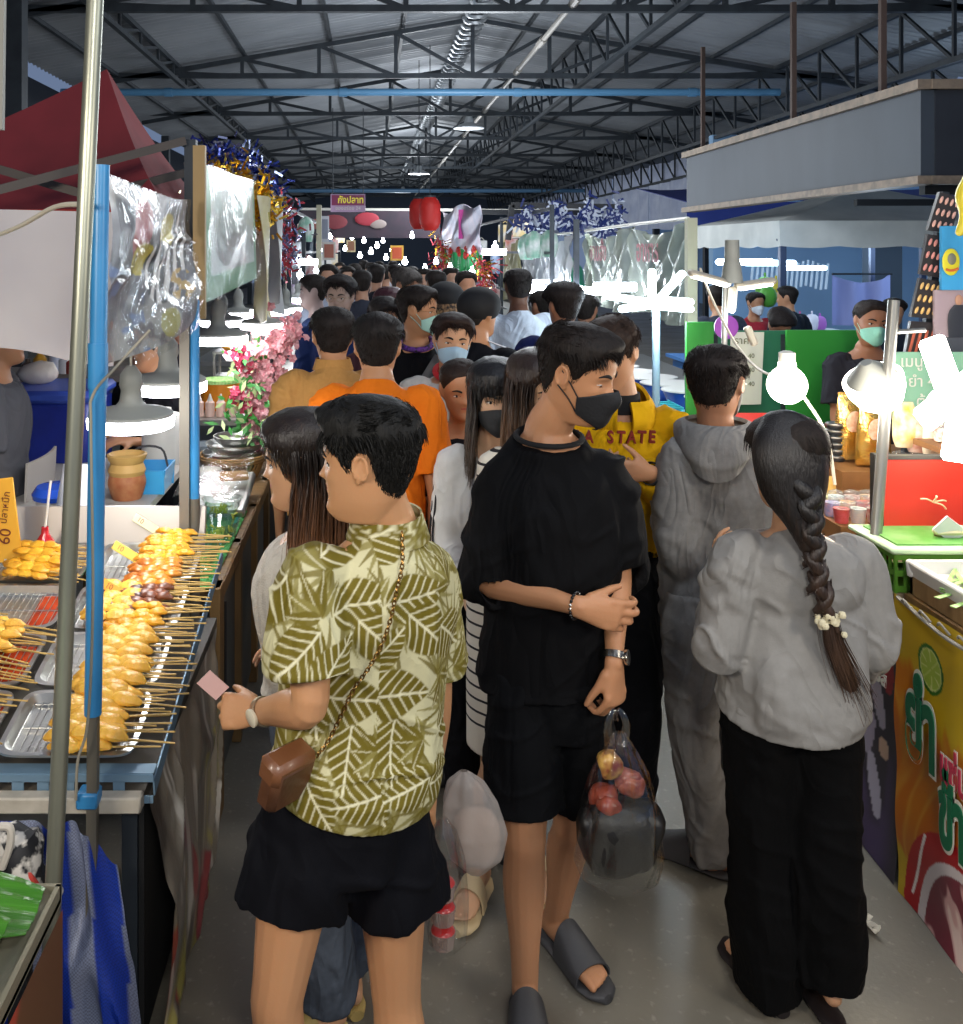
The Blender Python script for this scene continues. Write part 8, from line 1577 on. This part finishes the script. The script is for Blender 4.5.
m=MB();m.bar(at(300,209,20),at(600,211,20),.05);m.build('top_bar',wht,fb2,abs_=True,smooth=False)
for i,(px,py,w,h_,Y,c1,c2_,lab) in enumerate(((329,251,13,18,12,'#c9c6c0','#a05a48','small white-framed picture with a brown print far down the aisle'),(325,229,8,26,12.5,'#b9bdc4','#7a8090','narrow strip of white frames above the small brown picture'),(351,246,9,12,15,'#c9b88c','#8c5a3a','tan poster pair hanging in the far crowd'),(397,253,13,15,13,'#d9a83c','#c9542c','orange shield-shaped sign in the distance'))):
 c_=at(px,py,Y);s_=Y/950;o=empty('hanging_picture',c_,lab,'sign');m=MB();m.box((0,0,0),(w*s_,.03,h_*s_));m.build('frame',mat('pf'+c1[1:],c1,rough=.5),o,smooth=False);m=MB();m.box((0,-.018,0),(w*s_*.72,.01,h_*s_*.75));m.build('picture',mat('pp'+c2_[1:],c2_,rough=.5),o,smooth=False)
fs=mat('foil_sheet','#9aa3b8',rough=.38,metal=.7,c2='#c9b8c0',nscale=4,bump=.8,bscale=7)
A,B=at(443,212,12.5),at(481,203,10.0);m=MB();m.grid( lambda U,W:(A[0]+(B[0]-A[0])*U+.015*np.sin(W*9+U*12),A[1]+(B[1]-A[1])*U,A[2]+(B[2]-A[2])*U-.52*W-.04*np.sin(U*9)),40,24,th=.004);m.build('foil_banner',fs,loc=A,label='shiny silver foil banner above the green wreaths',cat='banner')
m=MB();a=at(462,216,11.2);m.box(a+V3(0,-.1,-.1),(.10,.02,.34));m.build('magenta_banner',mat('magenta','#a02a7a',rough=.3,metal=.4),loc=a,label='narrow magenta banner on the silver foil',cat='banner',smooth=False)
for i in range(5):
 px,Y=446+8*i,12.3-.5*i;c_=at(px,263,Y);m=MB();rg=random.Random(i);P=[(0,.13*math.cos(t),.17*math.sin(t)) for t in np.linspace(0,2*math.pi,20,endpoint=False)]
 m.tube([c_+V3(*p)*[1,1,1] for p in P],.035,n=8,closed=True,res=1)
 for k2 in range(60):
  t=rg.uniform(0,6.28);b=c_+V3(0,.13*math.cos(t),.17*math.sin(t));d=nrm(V3(rg.gauss(0,1),rg.gauss(0,1),rg.gauss(0,1)));s2=nrm(np.cross(d,V3(1,.1,.2)))*.008;m.add([b-s2,b+s2,b+d*.07+s2,b+d*.07-s2],[(0,1,2,3)])
 for k2 in range(9):t=rg.uniform(.4,2.6);m.ball(c_+V3(-.04,.13*math.cos(t),.17*math.sin(t)),.03,n=7,mi=1)
 m.build('wreath',[mat('wreath_green','#1f8a4a',rough=.4),mat('wreath_red','#c0302c',rough=.4)],loc=c_,label=['leftmost green wreath under the silver foil','second green wreath from the left','middle green wreath under the foil','fourth green wreath from the left','rightmost green wreath nearest the white-topped stall'][i],cat='wreath',group='green wreaths',smooth=False)
tinsel([at(440,240,12),at(443,262,12),at(441,280,12)],160,.07,[trd,gold],'red tinsel strand left of the wreaths',L=.10);tinsel([at(482,262,10),at(483,280,10),at(481,300,10)],160,.06,[trd,gold],'red tinsel strand right of the wreaths',L=.10)
for i,(px,Y) in enumerate(((299,12),(296,9.8))):
 m=MB();c_=at(px,240,Y);m.grid( lambda U,W:(c_[0]+.06*np.sin(U*12+W*3),c_[1]-.45*U+.0*W,c_[2]-(.55 if i==0 else .42)*W-.04*np.sin(math.pi*U)),30,20,th=.003);m.build('plastic_strip',film2,loc=c_,label=['white curtain strip far down the left side','nearer white curtain strip on the left side'][i],cat='curtain')
for i,(px,py,Y,h_) in enumerate(((303,232,10.5,2.1),(319,205,11.5,2.5),(288,228,8.4,2.1))):
 m=MB();p=at(px,py,Y);m.bar(p,p*[1,1,0],.06);m.build('stall_post',[steel,mat('post_cream','#a9a58c'),steel][i],loc=p*[1,1,0],label=['dark post beside the far left curtain strip','pale tall post far down the left stalls','dark post just right of the red tinsel'][i],cat='post',smooth=False)
fh=mat('far_light','#ffffff',emit='#eaf3ff',estr=26)
far=[(345,249,14,.05),(330,237,13,.05),(364,241,16,.06),(371,252,18,.08),(383,241,18,.06),(392,250,18,.07),(412,236,14,.06),(436,262,11,.05),(450,268,10,.05),(472,272,9.5,.05),(405,262,12,.06),(377,246,15,.06),(309,262,11,.06),(316,271,11,.05),(311,283,9,.05),(414,275,10,.05),(425,268,12,.05),(300,275,8.8,.05),(495,247,11,.06),(360,256,20,.08),(320,250,15,.06),(386,258,20,.08),(399,268,14,.05),(352,238,22,.07)]
fo=None
for i,(px,py,Y,r_) in enumerate(far):
 if fo is None:m=MB();m.ball((0,0,0),.05,n=12);m.lathe((0,0,0),[(.02,.04),(.02,.09),(0,.09)],n=8);fo=m.build('far_bulb',fh);o=fo
 else :o=fo.copy();COL.objects.link(o)
 o.location=at(px,py,Y);s_=r_/.05*.62;o.scale=(s_,s_,s_);tag(o,'small bright bulb among the distant stall lights','lamp','distant stall bulbs')
ft=None
for i,(px,py,Y,L_) in enumerate([(492,252,10.5,.30),(560,289,9.2,.42),(587,291,8.0,.40),(615,287,7.0,.30),(302,262,9.5,.3),(540,283,10,.35),(530,290,10.5,.3),(455,283,10,.3),(407,282,13,.35)]):
 if ft is None:m=MB();m.tube([(-.5,0,0),(.5,0,0)],.035,n=10,cap='round');ft=m.build('tube_light',fh);o=ft
 else :o=ft.copy();COL.objects.link(o)
 o.location=at(px,py,Y);o.scale=(L_,1,1);tag(o,['white tube light left of the yellowish curtain','tube light low on the third curtain','tube light under the second clear curtain','tube light left of the dazzling lamp','tube light on the far left stalls','tube light behind the navy jersey man','tube light right of the tall man in white','tube light beneath the wreaths','tube light beside the grey-haired head'][i],'lamp')
for i,(px,Y,c_,lab) in enumerate(((606,12.5,'#6b5a3f','x'),)):pass
hb=empty('hanging_cloth',at(860,290,13),'lilac cloth sheet hung behind the gazebo legs','cloth');A,B=at(832,274,13),at(892,305,13);m=MB();m.grid( lambda U,W:(A[0]+(B[0]-A[0])*U,13+.05*np.sin(U*14),A[2]-.12*np.sin(math.pi*U)*(1-W)+(B[2]-.28-A[2])*W),30,12,th=.004);m.build('cloth',mat('cloth_lilac','#8d96c9',rough=.8),hb,abs_=True)
m=MB();m.tube([A,B*[1,1,0]+V3(0,0,A[2])],.015,n=6);m.build('line',steel,hb,abs_=True)
m=MB();a=at(882,265,14.5);m.box((a[0],14.5,1.2),(.45,.3,2.4));m.build('concrete_post',mat('post_slate','#46535f',rough=.8),loc=(a[0],14.5,0),label='thick slate-grey post behind the gazebo',cat='post',smooth=False)
for i,(px,Y,c_,lab) in enumerate(((842,10.4,'#9aa4b8','grey stall table with a pale cloth behind the gazebo leg'),(735,9.0,'#3f78b8','blue covered table beyond the striped shirt'),(800,12,'#b9c4cf','white goods table under the navy tent'),(905,11.0,'#7f8fa8','grey-blue table behind the vendor'))):
 p=at(px,300,Y);m=MB();m.box((p[0],Y,.45),(1.0,.6,.9),bevel=.02);m.box((p[0],Y,.92),(1.1,.7,.03));m.build('market_table',mat('mt'+c_[1:],c_,rough=.7),loc=(p[0],Y,0),label=lab,cat='table')
for i,(px,py,Y,r_,c_) in enumerate(((765,288,9.9,.10,'#6ab04a'),(776,291,9.9,.10,'#d8c23c'),(768,297,9.8,.09,'#58a83c'),(800,305,11.8,.09,'#c96a9a'),(812,306,11.8,.09,'#d9d6e0'),(788,305,11.8,.08,'#e3b8c8'),(820,303,11.8,.08,'#b06ac0'))):
 m=MB();m.ball((0,0,0),(r_,r_*.7,r_*1.2),n=12,sq=.15);m.tube([(0,0,r_*1.1),(0,0,r_*1.6)],.012,n=6);q=m.build('hanging_toy' if i<3 else 'gift_bag',mat('gt'+c_[1:],c_,rough=.5));q.location=at(px,py,Y);
 if i>=3:q.location.z=.94+r_*1.2
 tag(q,['green toy hanging under the navy tent','yellow toy hanging under the navy tent','lower green toy beneath the other two','pink bag on the white goods table','pale bag on the white goods table','blush bag at the left of the white goods table','violet bag at the right of the white goods table'][i],'toy' if i<3 else 'bag')
for i,(px,py,Y,e) in enumerate(((770,263,10,14),(805,268,12,14),(745,262,9,10))):
 m=MB();m.tube([(-.25,0,0),(.25,0,0)],.03,n=8,cap='round');q=m.build('tube_light',mat('blue_tube','#ffffff',emit='#bfe0ff',estr=12));q.location=at(px,py,Y);tag(q,['cool tube light under the gazebo edge','cool tube light inside the navy tent','cool tube light left of the gazebo leg'][i],'lamp')
for i in range(14):
 p=at(758+4.5*i,272,11);
m=MB()
for i in range(16):
 p=at(752+5*i,275+2*math.sin(i),12.9);m.box(p,(.03,.01,.35),rot=(0,.1,0))
m.build('fringe_banner',mat('fringe_white','#cfe0ee',rough=.5),loc=at(790,272,12.9),label='white fringe hanging inside the navy tent',cat='banner',smooth=False)
m=MB();rg=random.Random(9);c_=at(857,928,2.73);g3=[]
m.grid( lambda U,W:(c_[0]-.04+.08*U+.012*np.sin(W*9),2.70+.06*W+.01*np.sin(U*11),.008+.022*np.abs(np.sin(U*7+W*5))),12,12,th=.002);m.build('tissue',mat('tissue','#c9c3b4',rough=.9),loc=(c_[0],2.72,.01),label='crumpled tissue on the floor beside the black trousers',cat='litter')
m=MB();m.tube([at(914,908,2.815)*[1,1,0]+V3(0,0,.004),at(928,925,2.74)*[1,1,0]+V3(0,0,.004)],.0035,n=6);m.build('paper_straw',mat('straw','#c9c0a4'),loc=at(920,916,2.78)*[1,1,0],label='short pale straw on the floor by the yellow banner',cat='litter')
gp_=[]
for k,c_ in enumerate(['#c9542c','#3f78b8','#d8d4c8','#b8303c','#d8b23c','#4a9a7a','#8a93a5','#7a4a86']):
 m=MB();
 if k%2:m.tube([(0,0,-.13),(0,0,0),(0,0,.10),(0,0,.15)],[(.07,.05),(.10,.06),(.08,.04),(.02,.01)],n=12,res=3)
 else :m.box((0,0,0),(.20,.05,.26),bevel=.01);m.tube([(-.05,0,.13),(0,0,.18),(.05,0,.13)],.006,n=5,res=3)
 gp_.append(m.mesh('goods'));gp_[-1].materials.append(mat('goods_%d'%k,c_,rough=.4,c2='#d9d9d9',nscale=9,namt=.7))
rg=random.Random(77)
for i in range(64):
 sd=1 if i%2 else -1;Y=rg.uniform(9.5,25);X=(1.75 if sd>0 else -.72)+rg.uniform(-.06,.25)*sd;o=bpy.data.objects.new('hanging_goods',gp_[rg.randrange(8)]);COL.objects.link(o);o.location=(X,Y,rg.choice([1.25,1.5,1.75,2.0,2.2])+rg.uniform(-.05,.05));o.rotation_euler=(0,0,rg.uniform(-.6,.6))
 tag(o,'small packet of goods hung on the distant %s stalls'%('wreath-side' if sd>0 else 'lamp-side'),'goods','goods hung on the distant %s stalls'%('wreath-side' if sd>0 else 'lamp-side'))
for X in (1.8,-.8):
 m=MB()
 for z in (1.42,1.92,2.36):m.bar((X,9.4,z),(X,25,z),.03)
 for y in (9.4,13,17,21,25):m.bar((X,y,0),(X,y,2.4),.04)
 m.build('goods_rail',steel,loc=(X,17,0),label='dark hanging rail on the distant %s stalls'%('wreath-side' if X>0 else 'lamp-side'),cat='rail',smooth=False)
w=bpy.data.worlds.new('world');SC.world=w;w.use_nodes=True;bg=w.node_tree.nodes['Background'];bg.inputs[0].default_value=(.33,.45,.72,1);bg.inputs[1].default_value=.35
def pl(name,loc,e,c=(1,1,1),r=.15):
 l=bpy.data.lights.new(name,'POINT');l.energy=e;l.color=c;l.shadow_soft_size=r;o=bpy.data.objects.new(name,l);COL.objects.link(o);o.location=[float(x) for x in loc]; return o
def al(name,loc,e,sx,sy,rot,c=(1,1,1)):
 l=bpy.data.lights.new(name,'AREA');l.shape='RECTANGLE';l.size=sx;l.size_y=sy;l.energy=e;l.color=c;o=bpy.data.objects.new(name,l);COL.objects.link(o);o.location=loc;o.rotation_euler=rot; return o
warm,neut,cool=(1,.90,.76),(1,.97,.92),(.80,.90,1)
pl('front_fill_light',(-1.5,.2,2.25),110,warm,.25);pl('front_fill_light',(2.6,.2,2.3),100,warm,.25);pl('front_fill_light',(.4,-1.2,2.9),190,neut,.35)  # unseen lights added on the camera side to brighten the near figures
for i,c in enumerate(LP):pl('disc_lamp_light',(c[0],c[1],c[2]-.06),(5,4,2.5,2.5,2,2,2,3,3,3)[i],(1,.97,.90),.09)
pl('globe_light',at(787,385,3.62)+V3(0,-.10,-.02),6,warm,.07);pl('bowl_light',at(876,388,3.1)+V3(-.05,-.12,-.02),5,warm,.08);pl('leaf_light',at(950,405,3.0)+V3(0,-.08,0),8,warm,.1)
pl('leaf_light',at(655,300,5.38)+V3(0,-.1,-.08),22,cool,.12);pl('stand_light',at(732,300,4.45)+V3(0,-.05,-.08),7,neut,.08)
for x,y,e in ((2.2,8.5,25),(2.3,11.5,30),(2.2,15,40),(2.2,19,50),(-.9,13,30),(-1,17,40),(-.9,21,45),(.6,26,70),(1,36,160),(1,46,160)):pl('far_stall_and_fill_light',(x,y,1.95),e,(.86,.93,1),.2)  # stall glow; the two deepest lights are added to brighten the far wall
for x,y,e in ((5.5,10.7,30),(6.5,14.3,45),(8,12,60),(4.2,8,12)):pl('tent_fill_light',(x,y,2.0),e,(.62,.80,1),.3)  # lights without fixtures, added to brighten the tents and pale blue wall
for y,e in ((1.5,80),(6.5,130),(12,190),(19,220),(28,260)):pl('roof_fill_light',(1.4,y,3.5),e,(.90,.95,1),.5)  # added row of bare point lights, no lamps there, lifting the roof
cam=bpy.data.cameras.new('camera');co=bpy.data.objects.new('camera',cam);COL.objects.link(co);SC.camera=co
co.location=(0,0,EYE);co.rotation_euler=(R(90),0,0);cam.sensor_fit='AUTO';cam.sensor_width=36;cam.lens=F*36/1024
cam.shift_x=(481.5-PX)/1024;cam.shift_y=(PY-512)/1024;cam.clip_start=.05;cam.clip_end=300
vs=SC.view_settings;vs.view_transform='Standard';vs.look='None';vs.gamma=1;vs.use_curve_mapping=False;vs.exposure=0.25
